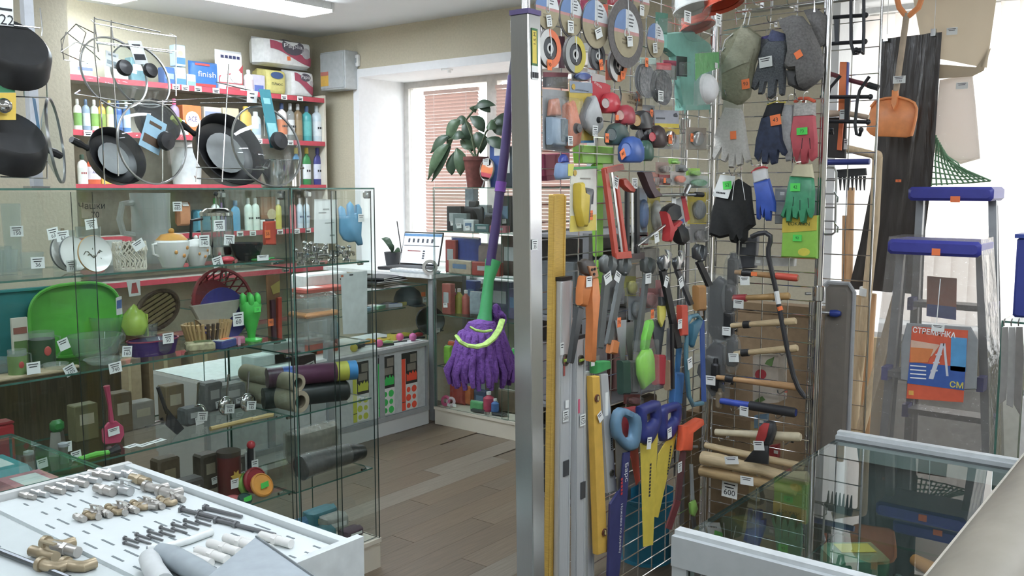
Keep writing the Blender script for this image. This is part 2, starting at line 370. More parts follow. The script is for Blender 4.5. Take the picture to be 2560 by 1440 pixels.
# ---- electric box and switch at the corner
p = onY(832,224,YB - .14)
t = T('electrical_box','grey wall electrical box with yellow sticker beside the window niche','electrical box',(p.x,YB,p.z),0)
x0 = onY(800,170,YB - .14).x - p.x; x1 = onY(862,170,YB - .14).x - p.x; zt = onY(832,128,YB - .14).z - p.z
t.part('case',MB().bbox(((x0 + x1) / 2,-.07,zt / 2),(x1 - x0,.138,zt),.006),mat('#b9bfc0',.5))
t.part('door',MB().bbox(((x0 + x1) / 2,-.143,zt / 2),(x1 - x0 - .02,.008,zt - .02),.004),mat('#aab2b4',.5))
t.part('sticker',MB().box((x0 + .06,-.148,.07),(.09,.001,.08),0).box((x0 + .06,-.148,.125),(.09,.001,.03),1),[mat('#d8a92c',.6),mat('#b96a5c',.6)])
p = onY(889,166,YB - .03)
t = T('light_switch','small white switch on the wall beside the electrical box','switch',(p.x,YB,p.z),0)
t.part('case',MB().bbox((0,-.015,.045),(.05,.03,.09),.006),WHITE); t.part('rocker',MB().bbox((0,-.032,.045),(.022,.006,.035),.003),GREYP)
p = onY(1118,172,YB + .25)
t = T('ceiling_clip','small white bracket under the window niche top','bracket',(onZ(1118,172,N1z1 - .012).x,onZ(1118,172,N1z1 - .012).y,N1z1 - .012),0)
t.part('plate',MB().box((0,0,-.006),(.07,.05,.012)),WHITE); t.part('hook',MB().box((.02,0,-.02),(.01,.03,.018)),WHITE)

# ================================================================ glass showcases
def sheet(t,name,lo,hi,parent=None,mt=GLASS,ed=EDGE):
    mb = MB().box2(lo,hi); d = [hi[i] - lo[i] for i in range(3)]; ax = d.index(min(d))
    big = {0: (3,5),1: (2,4),2: (0,1)}[ax]
    mb.m = [0 if i in big else 1 for i in range(6)]
    return t.part(name,mb,[mt,ed],parent,None,0)
G = .006
def showcase(label,x0,x1,y0,y1,zt,shelves,base_h=.13,base=CREAM,back=True):
    """front faces +X at x1, ends at y0/y1; things stand on its glass shelves"""
    t = T('glass_showcase',label,'showcase',(x0,y0,0),0)
    w,d = x1 - x0,y1 - y0
    t.part('plinth',MB().box2((0,0,0),(w,d,base_h - .018)),base); t.part('base_board',MB().box2((-.004,-.004,base_h - .018),(w + .004,d + .004,base_h)),base)
    sheet(t,'end_pane',(0,0,base_h),(w,G,zt - G)); sheet(t,'end_pane',(0,d - G,base_h),(w,d,zt - G),ed=EDGED)
    if back: sheet(t,'back_pane',(0,G,base_h),(G,d - G,zt - G))
    sheet(t,'door_pane',(w - G,.012,base_h + .004),(w,d * .52,zt - .012),ed=EDGED)
    sheet(t,'door_pane',(w - 2.4 * G,d * .48,base_h + .004),(w - 1.4 * G,d - .012,zt - .012),ed=EDGED)
    sheet(t,'top_pane',(0,0,zt - G),(w,d,zt))
    for z in shelves:
        sheet(t,'glass_shelf',(G + .002,G + .002,z - G),(w - .03,d - G - .002,z))
        for yy in (.02,d - .02):
            for xx in (.06,w - .07): t.part('shelf_clip',MB().cyl((xx,yy - .012,z - .013),(xx,yy + .012,z - .013),.007,8),CHROME)
    for xx in (.03,w - .03):
        t.part('corner_clamp',MB().bbox((xx,d - .015,zt - .028),(.03,.026,.03),.006),STEEL)
    return t
SX0,SX1 = -3.18,-2.75
Yend = colX(945,SX1,.7).y; Yj = colX(737,SX1,.9).y
SHL = [.44,.74,1.03,1.33]; SHR = [.43,.73,.97,1.30]
showcase('tall glass showcase of plates, jugs and baskets',SX0,SX1,Yj - 1.55,Yj - .004,H - .004,SHL)
showcase('narrow glass showcase of chrome taps beside the aisle',SX0,SX1,Yj + .004,Yend,H - .004,SHR)
# far tower case against the window, faces -Y
TX0 = colY(1084,4.48,1.0).x; TX1 = TX0 + 1.15; TY0,TY1 = 4.48,4.88
SHT = [.40,.75,1.03,1.31]
t = T('glass_showcase','tall glass showcase standing against the window with the plant on top','showcase',(TX0,TY0,0),0)
w,d = TX1 - TX0,TY1 - TY0; bh = .12
t.part('plinth',MB().box2((0,0,0),(w,d,bh - .018)),CREAM); t.part('base_board',MB().box2((-.004,-.006,bh - .018),(w + .004,d,bh)),CREAM)
zt = H - .004
sheet(t,'end_pane',(0,0,bh),(G,d,zt - G)); sheet(t,'end_pane',(w - G,0,bh),(w,d,zt - G)); sheet(t,'back_pane',(G,d - G,bh),(w - G,d,zt - G))
sheet(t,'door_pane',(.01,0,bh + .004),(w * .55,G,zt - .012)); sheet(t,'door_pane',(w * .5,.008,bh + .004),(w - .01,.008 + G,zt - .012))
sheet(t,'top_pane',(0,0,zt - G),(w,d,zt))
for z in SHT: sheet(t,'glass_shelf',(G + .002,.02,z - G),(w - G - .002,d - G - .002,z))
# back counter with glazed upper half, faces +X
CX = -4.23; CY0,CY1 = 2.75,4.46
t = T('shop_counter','white counter with glazed top and neon poster panels','counter',(CX - .5,CY0,0),0)
w,d = .5,CY1 - CY0; zc,zm = .955,.575
t.part('plinth',MB().box2((.02,0,0),(w,d,.11)),LAM)
t.part('carcass',MB().box2((0,0,.11),(w - .025,d,zm - .02)),LAM)
t.part('worktop',MB().box2((0,0,zm - .02),(w + .004,d,zm)),WHITE)
bays = [0,.42,.85,1.28,d]
for i,yy in enumerate(bays): t.part('upright',MB().box2((w - .025,max(0,yy - .022),.11),(w + .003,min(d,yy + .022),zm - .021)),ALUP)
t.part('rail',MB().box2((w - .02,0,.095),(w + .006,d,.125)),ALUP); t.part('rail',MB().box2((w - .02,0,zm - .035),(w + .008,d,zm - .012)),ALUP)
for i in range(4): t.part('panel',MB().box2((w - .0245,bays[i] + .024,.127),(w - .008,bays[i + 1] - .024,zm - .037)),mat('#c9d0d2',.4))
sheet(t,'front_pane',(w - G,0,zm),(w,d,zc - G)); sheet(t,'end_pane',(0,d - G,zm),(w - G,d,zc - G)); sheet(t,'end_pane',(0,0,zm),(w - G,G,zc - G)); sheet(t,'top_pane',(0,0,zc - G),(w,d,zc))
sheet(t,'glass_shelf',(.02,G,.775),(w * .6,d - G,.781))
t.part('upright',MB().box2((w - .03,.83,0),(w + .012,.875,zm + .36)),ALUP)
CNT = t
# desk in the window niche, behind the counter
t = T('desk','white desk behind the counter carrying the laptop','desk',(-5.33,4.5,0),0)
t.part('desk_top',MB().box2((0,0,.985),(1.1,.8,1.01)),WHITE)
for x in (.04,1.06):
    for y in (.05,.4): t.part('leg',MB().box2((x - .02,y - .02,0),(x + .02,y + .02,.985)),ALUP)
# ================================================================ goods helpers
def bottle(label,px,X,z,hpx,wpx,body,cap,lab=None,kind='round',group=None,name='bottle',cat='bottle',txt=None,tc=None,rz=None):
    p = colX(px,X,z); k = mpp(p); h = hpx * k; r = wpx * k / 2
    t = T(name,label,cat,p,RZX if rz is None else rz,group)
    if kind == 'flat': prof = [(r * .02,0),(r * .92,0),(r,h * .03),(r,h * .62),(r * .8,h * .74),(r * .4,h * .8),(r * .36,h * .84)]; sy = .55
    elif kind == 'jug': prof = [(r * .02,0),(r * .95,0),(r,h * .04),(r,h * .72),(r * .7,h * .82),(r * .3,h * .86),(r * .3,h * .88)]; sy = .6
    else: prof = [(r * .02,0),(r * .95,0),(r,h * .03),(r,h * .68),(r * .85,h * .76),(r * .35,h * .82),(r * .33,h * .86)]; sy = 1
    t.part('body',MB().lathe(prof,16,sy=sy),body)
    t.part('cap',MB().lathe([(r * .4,h * .835),(r * .42,h * .84),(r * .4,h * .985),(r * .3,h),(r * .01,h)],12),cap)
    if kind == 'pump': t.part('pump_head',MB().cyl((0,0,h),(0,0,h * 1.06),r * .1,6).box((r * .25,0,h * 1.08),(r * .8,r * .22,h * .03)),cap)
    if lab:
        mb = MB(); mb.lathe([(r * 1.012,h * .16),(r * 1.012,h * .56)],16,sy=sy + (.01 if sy < 1 else 0))
        if txt: mb.text(txt,0,h * .38,h * .11,-r * sy * 1.03 - .0005,1,w=min(r * 1.5,len(txt) * h * .07))
        t.part('label',mb,[lab,tc or INK])
    return t
def carton(name,label,cat,px,X,z,hpx,wpx,dep,body,pr=None,prm=None,tilt=0.,group=None,rz=None):
    """upright box of goods; pr(mb,w,h) draws its printed face"""
    p = colX(px,X,z); k = mpp(p); h = hpx * k; w = abs(colX(px + wpx / 2,X,z).y - colX(px - wpx / 2,X,z).y)
    t = T(name,label,cat,p,RZX if rz is None else rz,group)
    t.part('body',MB().bbox((0,dep / 2,h / 2),(w,dep,h),.004),body)
    if pr: mb = MB(); pr(mb,w,h); t.part('print',mb,prm)
    return t
def pillow(w,h,d,m=0,n=12):      # puffed bag / pack, front face -y, base z=0
    mb = MB()
    def f(sgn):
        def g(u,v):
            e = (1 - abs(2 * u - 1) ** 8) * (1 - abs(2 * v - 1) ** 8); return ((u - .5) * w,sgn * d / 2 * e ** .5 + d / 2,v * h)
        return g
    mb.grid(f(-1),n,n,m)
    k = len(mb.f); mb.grid(f(1),n,n,m); mb.f[k:] = [tuple(reversed(q)) for q in mb.f[k:]]
    return mb
def pouch(name,label,cat,px,X,z,hpx,wpx,dep,body,pr=None,prm=None,group=None,tag=None):
    p = colX(px,X,z); k = mpp(p); h = hpx * k; w = abs(colX(px + wpx / 2,X,z).y - colX(px - wpx / 2,X,z).y)
    t = T(name,label,cat,p,RZX,group)
    t.part('body',pillow(w,h,dep),body)
    if pr: mb = MB(); pr(mb,w,h); mb.v = [(v[0],v[1] - .004 + dep / 2 * (1 - (max(0,1 - abs(2 * v[0] / w) ** 8) * max(0,1 - abs(2 * v[2] / h - 1) ** 8)) ** .5),v[2]) for v in mb.v]; t.part('print',mb,prm)
    if tag: t.tagl(0,h * .3,'',.03,.03,-.004,.1,1)
    return t
# ================================================================ wall shelving on the left wall
WX = -5.68        # shelf front edge
ZS = [1.28,1.615,1.95,2.285]
y0s = PYE + .02; y1s = colX(812,WX,1.9).y
t = T('goods_shelving','cream wall shelving with red price rails full of detergents','shelving',(XL,y0s,1.0),0)
L = y1s - y0s; dd = WX - XL
t.part('side_panel',MB().box2((0,L,0),(dd,L + .018,1.31)),CREAM); t.part('back_panel',MB().box2((.0,0,0),(.012,L,1.29)),mat('#a9a593',.7))
for z in ZS + [.98]:
    s_ = t.part('shelf',MB().box2((.013,0,z - 1.02),(dd,L,z - 1.0)),mat('#b9b6ab',.6))
    mobj('price_rail',MB().box2((dd,0,z - 1.033),(dd + .006,L,z - .998)),mat('#c4384a',.5),s_)
RAILTAG = MB().box((0,-.001,-.002),(.055,.001,.036)).box((0,-.002,0),(.04,.0006,.005),1).box((0,-.002,-.01),(.03,.0006,.008),1).mesh('price_tag',[PAPER,INK],0)
for z,pxs in ((ZS[3],(440,463,495,540,630,710,750)),(ZS[2],(220,648,726,560)),(ZS[0],(600,632,700,742,770))):
    for px in pxs:
        o = mobj('price_tag',RAILTAG,None,t); q = colX(px,WX + .012,z - .016); o.location = (q.x - XL,q.y - y0s,q.z - 1.0); o.rotation_euler = (0,0,RZX)
X1 = WX - .07
WHG = mat('#dfe6e6',.35); CLR = glassmat('clear_pet',(.9,.93,.92),1.4,.05,.25)
def oval_text(bg,tx,fg=1):
    def pr(mb,w,h):
        mb.box((0,-.0006,h * .5),(w * .98,.0006,h * .98),0); mb.lathe([(1e-4,0),(w * .33,0)],18,(0,-.0016,h * .62),1,(0,-1,0),.5); mb.text(tx,0,h * .62,h * .22,-.0026,2,w=w * .52)
    return pr
# top row
def pap(w0):
    def pr(mb,w,h):
        n = 12
        for i in range(n):   # burgundy wave
            a,b = i / n,(i + 1) / n; f = lambda s: .52 + .24 * cos(s * pi)
            mb.add([(-w * .32 + a * w * .75,-.0012,h * (f(a) - .17)),(-w * .32 + b * w * .75,-.0012,h * (f(b) - .17)),(-w * .32 + b * w * .75,-.0012,h * (f(b) + .13)),(-w * .32 + a * w * .75,-.0012,h * (f(a) + .13))],[(0,1,2,3)],0)
        k = len(mb.v); mb.lathe([(1e-4,0),(w * .2,0)],18,(w * .08,-.0022,h * .74),1,(0,1,0)); mb.v[k:] = [(v[0],v[1],h * .74 + (v[2] - h * .74) * .62) for v in mb.v[k:]]
        mb.text('Papia',w * .08,h * .75,h * .2,-.0032,2,w=w * .34)
        mb.lathe([(1e-4,0),(w * .08,0)],14,(w * .32,-.0022,h * .55),3,(0,1,0))
    return pr
PP = [mat('#b0455f',.5),mat('#5a5560',.5),WHITE,mat('#b9b4b8',.5)]
pouch('paper_towel_pack','large white paper towel pack with burgundy wave on the top shelf','paper pack',722,X1,ZS[3] + .222,68,138,.2,WHITE,pap(1),PP,tag=1)
t = pouch('paper_towel_pack','small white toilet paper pack with burgundy wave beside a yellow pack','paper pack',759,X1,ZS[3],68,64,.2,WHITE,pap(1),PP)
t = pouch('toilet_paper_pack','pale yellow toilet paper pack with blue oval under the large pack','paper pack',693,X1,ZS[3],66,56,.2,mat('#d9cf74',.5),lambda mb,w,h: (mb.prism([(w * .28 * cos(a / 8 * pi),h * .74 + h * .13 * sin(a / 8 * pi)) for a in range(16)],-.003,-.002,0),mb.text('плюс',0,h * .42,h * .16,-.0035,1,w=w * .5)),[mat('#3d5a8c',.5),mat('#3a4a3a',.5)])
t = carton('detergent_box','white and blue upright box standing on another like it','box',452,X1,ZS[3] + .135,52,26,.07,mat('#bcd7ea',.5),lambda mb,w,h: (mb.box((0,-.001,h * .25),(w * .9,.001,h * .3),0),mb.disc((0,-.0015,h * .6),w * .25,(0,-1,0),10,1)),[mat('#3f7ec2',.5),mat('#e9b596',.5)])
t = carton('detergent_box','white and blue upright box under another like it','box',453,X1,ZS[3],46,27,.07,mat('#bcd7ea',.5),lambda mb,w,h: (mb.box((0,-.001,h * .25),(w * .9,.001,h * .3),0),mb.disc((0,-.0015,h * .6),w * .25,(0,-1,0),10,1)),[mat('#3f7ec2',.5),mat('#e9b596',.5)])
t = carton('detergent_box','dark blue box beside the stacked pale boxes','box',425,X1,ZS[3],44,26,.08,mat('#2f62a8',.5),lambda mb,w,h: mb.box((0,-.001,h * .5),(w * .8,.001,h * .3),0),[mat('#8fb6dc',.5)])
t = carton('soap_box','small white box with pale blue base beside a blue pouch','box',480,X1,ZS[3],32,22,.06,mat('#dbe6ee',.5),lambda mb,w,h: mb.box((0,-.001,h * .25),(w * .9,.001,h * .4),0),[mat('#7aa2d0',.5)])
t = pouch('dishwasher_pouch','blue stand-up pouch of dishwasher tablets leaning on the shelf','pouch',515,X1,ZS[3],66,72,.06,mat('#2c6fb5',.4),lambda mb,w,h: (mb.text('finish',.01,h * .52,h * .3,-.002,0,w=w * .62),mb.box((0,-.001,h * .12),(w * .7,.001,h * .1),1),mb.box((-w * .1,-.001,h * .88),(w * .5,.001,h * .08),1)),[WHITE,mat('#c23c3c',.5)])
t = pouch('washing_powder_pouch','white and red bag of bleach powder standing above the blue pouch','pouch',580,X1,ZS[3] + .04,86,66,.07,WHITE,lambda mb,w,h: (mb.text('~~~~~',-.01,h * .8,h * .16,-.002,0,w=w * .75),mb.add([(-w * .45,-.0015,h * .05),(w * .45,-.0015,h * .05),(w * .45,-.0015,h * .62),(w * .2,-.0015,h * .4),(-w * .45,-.0015,h * .25)],[(0,1,2,3,4)],1),mb.disc((w * .15,-.002,h * .28),w * .22,(0,-1,0),14,2)),[mat('#2d3160',.5),mat('#c04048',.5),mat('#e9dfdc',.5)])
t = carton('wet_wipes_pack','flat white pack lying under the white and red bag','packet',583,X1 + .02,ZS[3],16,60,.1,mat('#e4dede',.5),lambda mb,w,h: mb.box((0,-.001,h * .4),(w * .6,.001,h * .4),0),[mat('#b04a52',.5)])
bottle('white spray can beside the yellow toilet paper pack',622,X1,ZS[3],56,24,WHITE,WHITE,mat('#d9c8cc',.5),name='spray_can',cat='can')
t = carton('soap_box','lilac box with blue mark beside the spray can','box',648,X1,ZS[3],46,32,.07,mat('#cfcbdc',.5),lambda mb,w,h: mb.box((0,-.001,h * .25),(w * .7,.001,h * .4),0),[mat('#5b74c0',.5)])
t = pouch('nappy_pack','white plastic pack with blue band beside the wall pier','packet',214,X1,ZS[3],40,46,.12,mat('#d5dcdc',.4),lambda mb,w,h: mb.box((0,-.001,h * .5),(w * .8,.001,h * .2),0),[mat('#5a68b0',.5)])
t = carton('detergent_box','teal detergent box behind the upper lids','box',350,X1,ZS[3],60,40,.08,mat('#5d8a96',.5),lambda mb,w,h: mb.box((0,-.001,h * .6),(w * .8,.001,h * .25),0),[WHITE])
t = carton('detergent_box','white powder box with green corner behind the upper lids','box',300,X1,ZS[3],52,44,.08,mat('#cfd5cf',.5),lambda mb,w,h: mb.box((0,-.001,h * .8),(w * .8,.001,h * .25),0),[mat('#4f9a52',.5)])
# row 2
G2 = 'liquid soap bottles on the second shelf'
bottle('bottle of orange dishwashing liquid with white shoulder',706,X1,ZS[2],92,25,mat('#e9e4de',.3),mat('#37507c',.4),mat('#e0793a',.5),'round',G2,txt='~~~~')
bottle('clear liquid soap bottle with tall clear cap',727,X1,ZS[2],92,22,CLR,mat('#c9cfd0',.3),mat('#d5dad9',.5),'round',G2,txt='~~~')
bottle('amber brown liquid soap bottle with clear cap',746,X1,ZS[2],92,22,mat('#8a7350',.3),mat('#c9cfd0',.3),mat('#9a845e',.5),'round',G2)
bottle('turquoise liquid soap bottle with blue cap',768,X1,ZS[2],88,24,mat('#3fa7a8',.3),mat('#44618c',.4),mat('#58b9b6',.5),'round',G2)
bottle('pale grey liquid soap bottle at the end of the shelf',793,X1,ZS[2],90,26,mat('#c5d3da',.3),mat('#cfd5d6',.3),mat('#d9dfe2',.5),'round',G2,txt='~~~')
bottle('white bleach bottle behind the large glass lid',640,X1,ZS[2],68,30,WHG,WHITE,mat('#b7cfe0',.5),'jug')
bottle('yellow detergent bottle behind the large glass lid',616,X1,ZS[2],80,32,mat('#e2b82e',.35),mat('#e2b82e',.4),None,'jug')
bottle('slim blue bottle behind the teal lid card',683,X1,ZS[2],70,18,mat('#3a6cab',.35),mat('#274a86',.4),mat('#8fb3d8',.5))
t = carton('powder_box','orange washing powder box with blue lettering behind the pan handle','box',483,X1,ZS[2],76,46,.08,mat('#e2782e',.5),lambda mb,w,h: (mb.disc((0,-.001,h * .55),w * .38,(0,-1,0),16,0),mb.text('ACE',0,h * .55,h * .24,-.0025,1,w=w * .5)),[mat('#f0d6c0',.5),mat('#2c3d86',.5)])
t = carton('powder_box','pale yellow powder box behind the frying pan','box',535,X1,ZS[2],74,44,.08,mat('#c8c8b2',.5),lambda mb,w,h: mb.box((0,-.001,h * .7),(w * .9,.001,h * .3),0),[mat('#8f9cb8',.5)])
t = carton('powder_box','cream and yellow powder box behind the frying pan','box',580,X1,ZS[2],74,40,.08,mat('#d8cba0',.5),lambda mb,w,h: mb.box((0,-.001,h * .35),(w * .9,.001,h * .3),0),[mat('#d8b83c',.5)])
bottle('magenta capped bottle behind the pan handle loop',438,X1,ZS[2],90,24,mat('#9a86a6',.35),PINK,None)
bottle('white tub standing behind the clear glass lid',458,X1 + .02,ZS[2],38,26,WHITE,WHITE,None,name='cream_tub',cat='tub')
for px,b_,c_,l_,lb in ((196,'#dfe6e0','#cfd6d0','#6da04c','white and green cleaner bottle next to the wall pier'),(217,'#7f95ad','#506a88','#c4cedb','grey blue cleaner bottle behind the wire rack'),
                           (238,'#cfd9c4','#e4e8e0','#7aa848','pale green cleaner bottle behind the wire rack'),(256,'#c9a32c','#b38a1c','#7f9a3c','mustard cleaner bottle behind the wire rack'),
                           (276,'#9fbf7c','#d8c23c','#d8cfa8','light green cleaner bottle behind the wire rack'),(297,'#2c5a9c','#23487e','#5b86c0','blue cleaner bottle behind the wire rack'),(318,'#4a83bf','#dde4ea','#c8d8e8','sky blue cleaner bottle behind the wire rack')):
    bottle(lb,px,X1,ZS[2],78,19,mat(b_,.35),mat(c_,.4),mat(l_,.5),'round','cleaner bottles behind the wire rack')
# row 3
bottle('white bottle with round red mark by the wall pier',208,X1,ZS[1],74,26,WHITE,mat('#3c5a4a',.4),mat('#dfe6e0',.5),'flat',txt='~~~',tc=mat('#a03c3c',.5))
bottle('orange dish soap bottle with white label',236,X1,ZS[1],78,34,mat('#d85a2a',.35),mat('#d85a2a',.4),mat('#e6e0ea',.5),'flat',txt='AOS',tc=mat('#2c3d86',.5))
t = carton('sponge_pack','yellow sponge pack stacked beside the orange bottle','packet',268,X1,ZS[1],60,26,.08,mat('#e0b43a',.7),lambda mb,w,h: mb.box((0,-.001,h * .4),(w * .9,.001,h * .15),0),[mat('#3c3424',.6)])
p = colX(468,X1 - .06,ZS[1]); k = mpp(p) * .92
t = T('bucket','white plastic bucket with lid behind the lids','bucket',p,RZX)
t.part('body',MB().lathe([(.001,0),(36 * k,0),(42 * k,104 * k),(43 * k,106 * k)],24),mat('#cfd6d6',.4)); t.part('lid',MB().lathe([(45 * k,100 * k),(45 * k,112 * k),(40 * k,113 * k),(.001,113 * k)],24),WHITE)
bottle('green toilet cleaner bottle on the third shelf',768,X1,ZS[1],92,24,mat('#2c8a48',.35),mat('#d8c23c',.4),mat('#dfe6e6',.5),'flat',txt='~~')
bottle('purple toilet cleaner bottle at the shelf end',795,X1,ZS[1],92,24,mat('#3c3f8a',.35),mat('#4a4f9c',.4),mat('#d0d4e6',.5),'flat',txt='~~')
bottle('light blue toilet cleaner bottle beside the green one',742,X1,ZS[1],92,24,mat('#3a8fc0',.35),mat('#e0d34c',.4),mat('#cfe0ea',.5),'flat')
# row 4, seen through the showcase glass
bottle('lilac shampoo bottle seen through the showcase glass',556,X1,ZS[0],72,24,mat('#9a7fae',.35),mat('#8a6ea0',.4),None,'flat')
bottle('sky blue shampoo bottle seen through the showcase glass',590,X1,ZS[0],76,26,mat('#4f9fc9',.35),mat('#3f86b4',.4),None,'flat')
for px in (622,640): bottle('white baby lotion bottle with printed flower seen through glass',px,X1,ZS[0],80,20,mat('#dfeae0',.35),WHITE,mat('#e6ece0',.5),'round','white lotion bottles',txt='~~~')
t = carton('cosmetic_box','brown and gold cosmetic box seen through glass','box',672,X1,ZS[0] + .08,55,38,.06,mat('#8f5a34',.5),lambda mb,w,h: mb.disc((w * .2,-.001,h * .2),w * .3,(0,-1,0),14,0),[mat('#c9b48c',.5)])
t = carton('cosmetic_box','white carton supporting the brown cosmetic box','box',672,X1,ZS[0],24,38,.06,WHITE,lambda mb,w,h: mb.box((0,-.001,h * .5),(w * .8,.001,h * .2),0),[mat('#6db48c',.5)])
bottle('yellow hand cream tube beside the brown box',697,X1,ZS[0],74,16,mat('#d8c84c',.4),WHITE,None,name='cream_tube',cat='tube')
bottle('pink hand cream tube beside two white deodorants',733,X1,ZS[0],74,16,mat('#e07f86',.4),mat('#d8666f',.4),None,name='cream_tube',cat='tube')
for px in (750,767): bottle('white and pale blue deodorant with dark oval mark',px,X1,ZS[0],74,16,mat('#cfe0ea',.35),WHITE,mat('#bcd2e0',.5),'round','white deodorants',txt='~~~',tc=mat('#2c3d6c',.5))
t = pouch('sponge_pack','turquoise bath sponge in a bag seen through the showcase','sponge',516,X1,ZS[0],56,44,.1,mat('#3c8fa6',.6),lambda mb,w,h: mb.box((0,-.001,h * .85),(w * .6,.001,h * .2),0),[mat('#cfd8d0',.6)])
t = pouch('bath_sponge','orange bath sponge hanging seen through the showcase','sponge',466,X1,ZS[0] + .05,60,30,.08,mat('#b87a4c',.8),lambda mb,w,h: mb.box((0,-.001,h * .9),(w * .5,.001,h * .15),0),[PAPER])
bottle('white bottle with green leaf cap seen through the showcase',540,X1,ZS[0],84,22,mat('#cfdcd2',.35),GREEN,mat('#b8d4c0',.5))
# lower wall: cardboard boxes under the shelving
for i,(px,w_,h_,c_) in enumerate(((250,70,120,'#9c8a66'),(330,60,90,'#a4926e'),(420,80,110,'#7f6a48'),(520,60,80,'#8f7d5c'))):
    carton('cardboard_box',('brown cardboard box on the floor by the pier','low brown cardboard box beside the pier box','wide brown cardboard box under the shelving','small brown cardboard box under the shelving')[i],'box',px,X1 + .1,0.0,h_ * 2,w_,.3,mat(c_,.8,0,.1),lambda mb,w,h: mb.box((0,-.001,h * .5),(w * .12,.001,h * .96),0),[mat('#b8a880',.5)])

# ================================================================ pans and lids on the glass top
ZT = H - .004
def axis(p,ratio,ang,flip=1):       # disc axis for a given apparent flattening; ang = direction of the short axis in view
    v = (C0 - Vector(p)).normalized(); r = RT; u = v.cross(r).normalized() * 1; u = u if u.z > 0 else -u
    s = (1 - ratio * ratio) ** .5
    return (v * ratio + (r * cos(ang) + u * sin(ang)) * s * flip).normalized()
KNOB = mat('#1f2023',.4)
LIDG = glassmat('lid_glass',(.86,.9,.89),1.5,.02,.05)
def lid(label,px,py,X,rpx,ratio,ang,flip=1,card=None,group='glass pan lids on the rack',rim=STEEL):
    p = onX(px,py,X); k = mpp(p); r = rpx * k; ax = axis(p,ratio,ang,flip)
    t = T('pan_lid',label,'lid',p,0,group)
    t.part('glass_dome',MB().lathe([(r * .97,0),(r * .85,r * .1),(r * .6,r * .2),(r * .3,r * .25),(r * .05,r * .27)],32,(0,0,0),0,ax),LIDG)
    t.part('rim',MB().lathe([(r * .965,-.003),(r,-.003),(r * 1.005,.001),(r,.005),(r * .965,.004),(r * .965,-.003)],40,(0,0,0),0,ax),rim)
    t.part('knob',MB().lathe([(r * .1,r * .26),(r * .09,r * .34),(r * .2,r * .38),(r * .23,r * .46),(r * .2,r * .54),(r * .01,r * .57)],18,(0,0,0),0,ax),KNOB)
    if card:
        w,h,c1,c2,dx,dz,rot = card
        v = Vector(ax); q = v * (r * .3); a = v.cross(Vector((0,0,1))).normalized() * -1; b = a.cross(v).normalized(); b = b if b.z > 0 else -b
        M = Matrix.Translation(q + a * dx * k + b * dz * k) @ Matrix((( a.x,-v.x,b.x,0),(a.y,-v.y,b.y,0),(a.z,-v.z,b.z,0),(0,0,0,1))) @ Matrix.Rotation(rot,4,'Y')
        mb = MB().box((0,0,0),(w * k,.001,h * k),0).box((0,-.001,-h * k * .2),(w * k * .8,.0006,h * k * .25),1).box((0,-.001,h * k * .3),(w * k * .6,.0006,h * k * .1),1)
        t.part('card',mb.xf(M),[c1,c2])
    return t
XP = -2.96
CARDB = mat('#8fb8cc',.6); CARDT = mat('#1f7f8c',.6); CARDW = mat('#d5dcdc',.6)
lid('large clear lid with steel rim in the upper rack',286,182,XP - .08,92,.62,R(25),1,(34,40,CARDW,mat('#8fa0a4',.6),-20,22,.2))
lid('clear lid with grey tag card in the upper rack',352,190,XP - .1,84,.55,R(28),1,(40,60,CARDW,INK,-12,50,-.1))
lid('clear lid seen edge-on with a blue card',140,352,XP + .12,106,.3,R(4),-1,(40,150,mat('#2f6f96',.6),mat('#7fb0c8',.6),20,30,0))
lid('clear lid in plastic wrap with pale blue leaflet',382,356,XP + .06,105,.6,R(6),1,(62,84,CARDB,mat('#55402c',.6),-24,16,.4))
lid('clear lid hung on a teal card leaning on the steel pot',668,366,XP + .1,104,.66,R(24),1,(34,150,CARDT,mat('#7fc0c4',.6),0,62,0))
PANB = mat('#1b1c1e',.35,.1,.15); PANI = mat('#2a2b2d',.25,.2,.15)
def pan(label,px,py,X,rpx,ratio,ang,flip,hx,hy,depth=.28,tip=None,extra=None,name='frying_pan',under=1):
    p = onX(px,py,X); k = mpp(p); r = rpx * k; ax = axis(p,ratio,ang,flip) * under
    t = T(name,label,'pan',p,0,'frying pans on the rack')
    d = depth * r * 1.4
    t.part('body',MB().lathe([(.001,-d),(r * .78,-d),(r * .9,-d * .8),(r,0),(r * .985,.002),(r * .95,-.002),(r * .86,-d * .75),(r * .74,-d * .93),(.001,-d * .93)],36,(0,0,0),0,ax),PANB)
    q = onX(hx,hy,X) - p; a = q - Vector(ax) * q.dot(Vector(ax)); ln = a.length; a.normalize(); s = a * r * .97 - Vector(ax) * d * .25
    e = a * ln + Vector(ax) * .01
    t.part('handle',MB().tube([s,s.lerp(e,.25),s.lerp(e,.6),e],[.011,.009,.013,.011],8),BLACK)
    if tip: t.part('handle_tip',MB().tube([s.lerp(e,.93),e + (e - s).normalized() * .025],[.015,.012],8),tip)
    if extra: extra(t,p,r,ax,k,d)
    return t
def paper_in(t,p,r,ax,k,d):
    t.part('leaflet',MB().lathe([(.001,-d * .6),(r * .56,-d * .6),(r * .56,-d * .58),(.001,-d * .58)],20,(0,0,0),0,ax),mat('#8d9191',.5))
    t.part('sticker',MB().disc(Vector(ax) * (-d * .57) + Vector((0,.02,-.03)),r * .18,ax,4),ORTAG)
pan('black frying pan seen from below on the upper left rack',10,150,XP + .12,108,.42,R(60),1,48,46,.42,under=-1)
pan('black frying pan seen from below on the lower left rack',8,372,XP + .12,102,.42,R(60),1,160,372,.42,under=-1)
pan('small black frying pan with white leaflet inside',296,388,XP - .04,78,.55,R(35),1,172,354,.3,None,paper_in)
pan('black frying pan with lime handle loop leaning behind a lid',578,372,XP - .05,98,.6,R(35),1,452,296,.3,mat('#9fb42c',.45),paper_in)
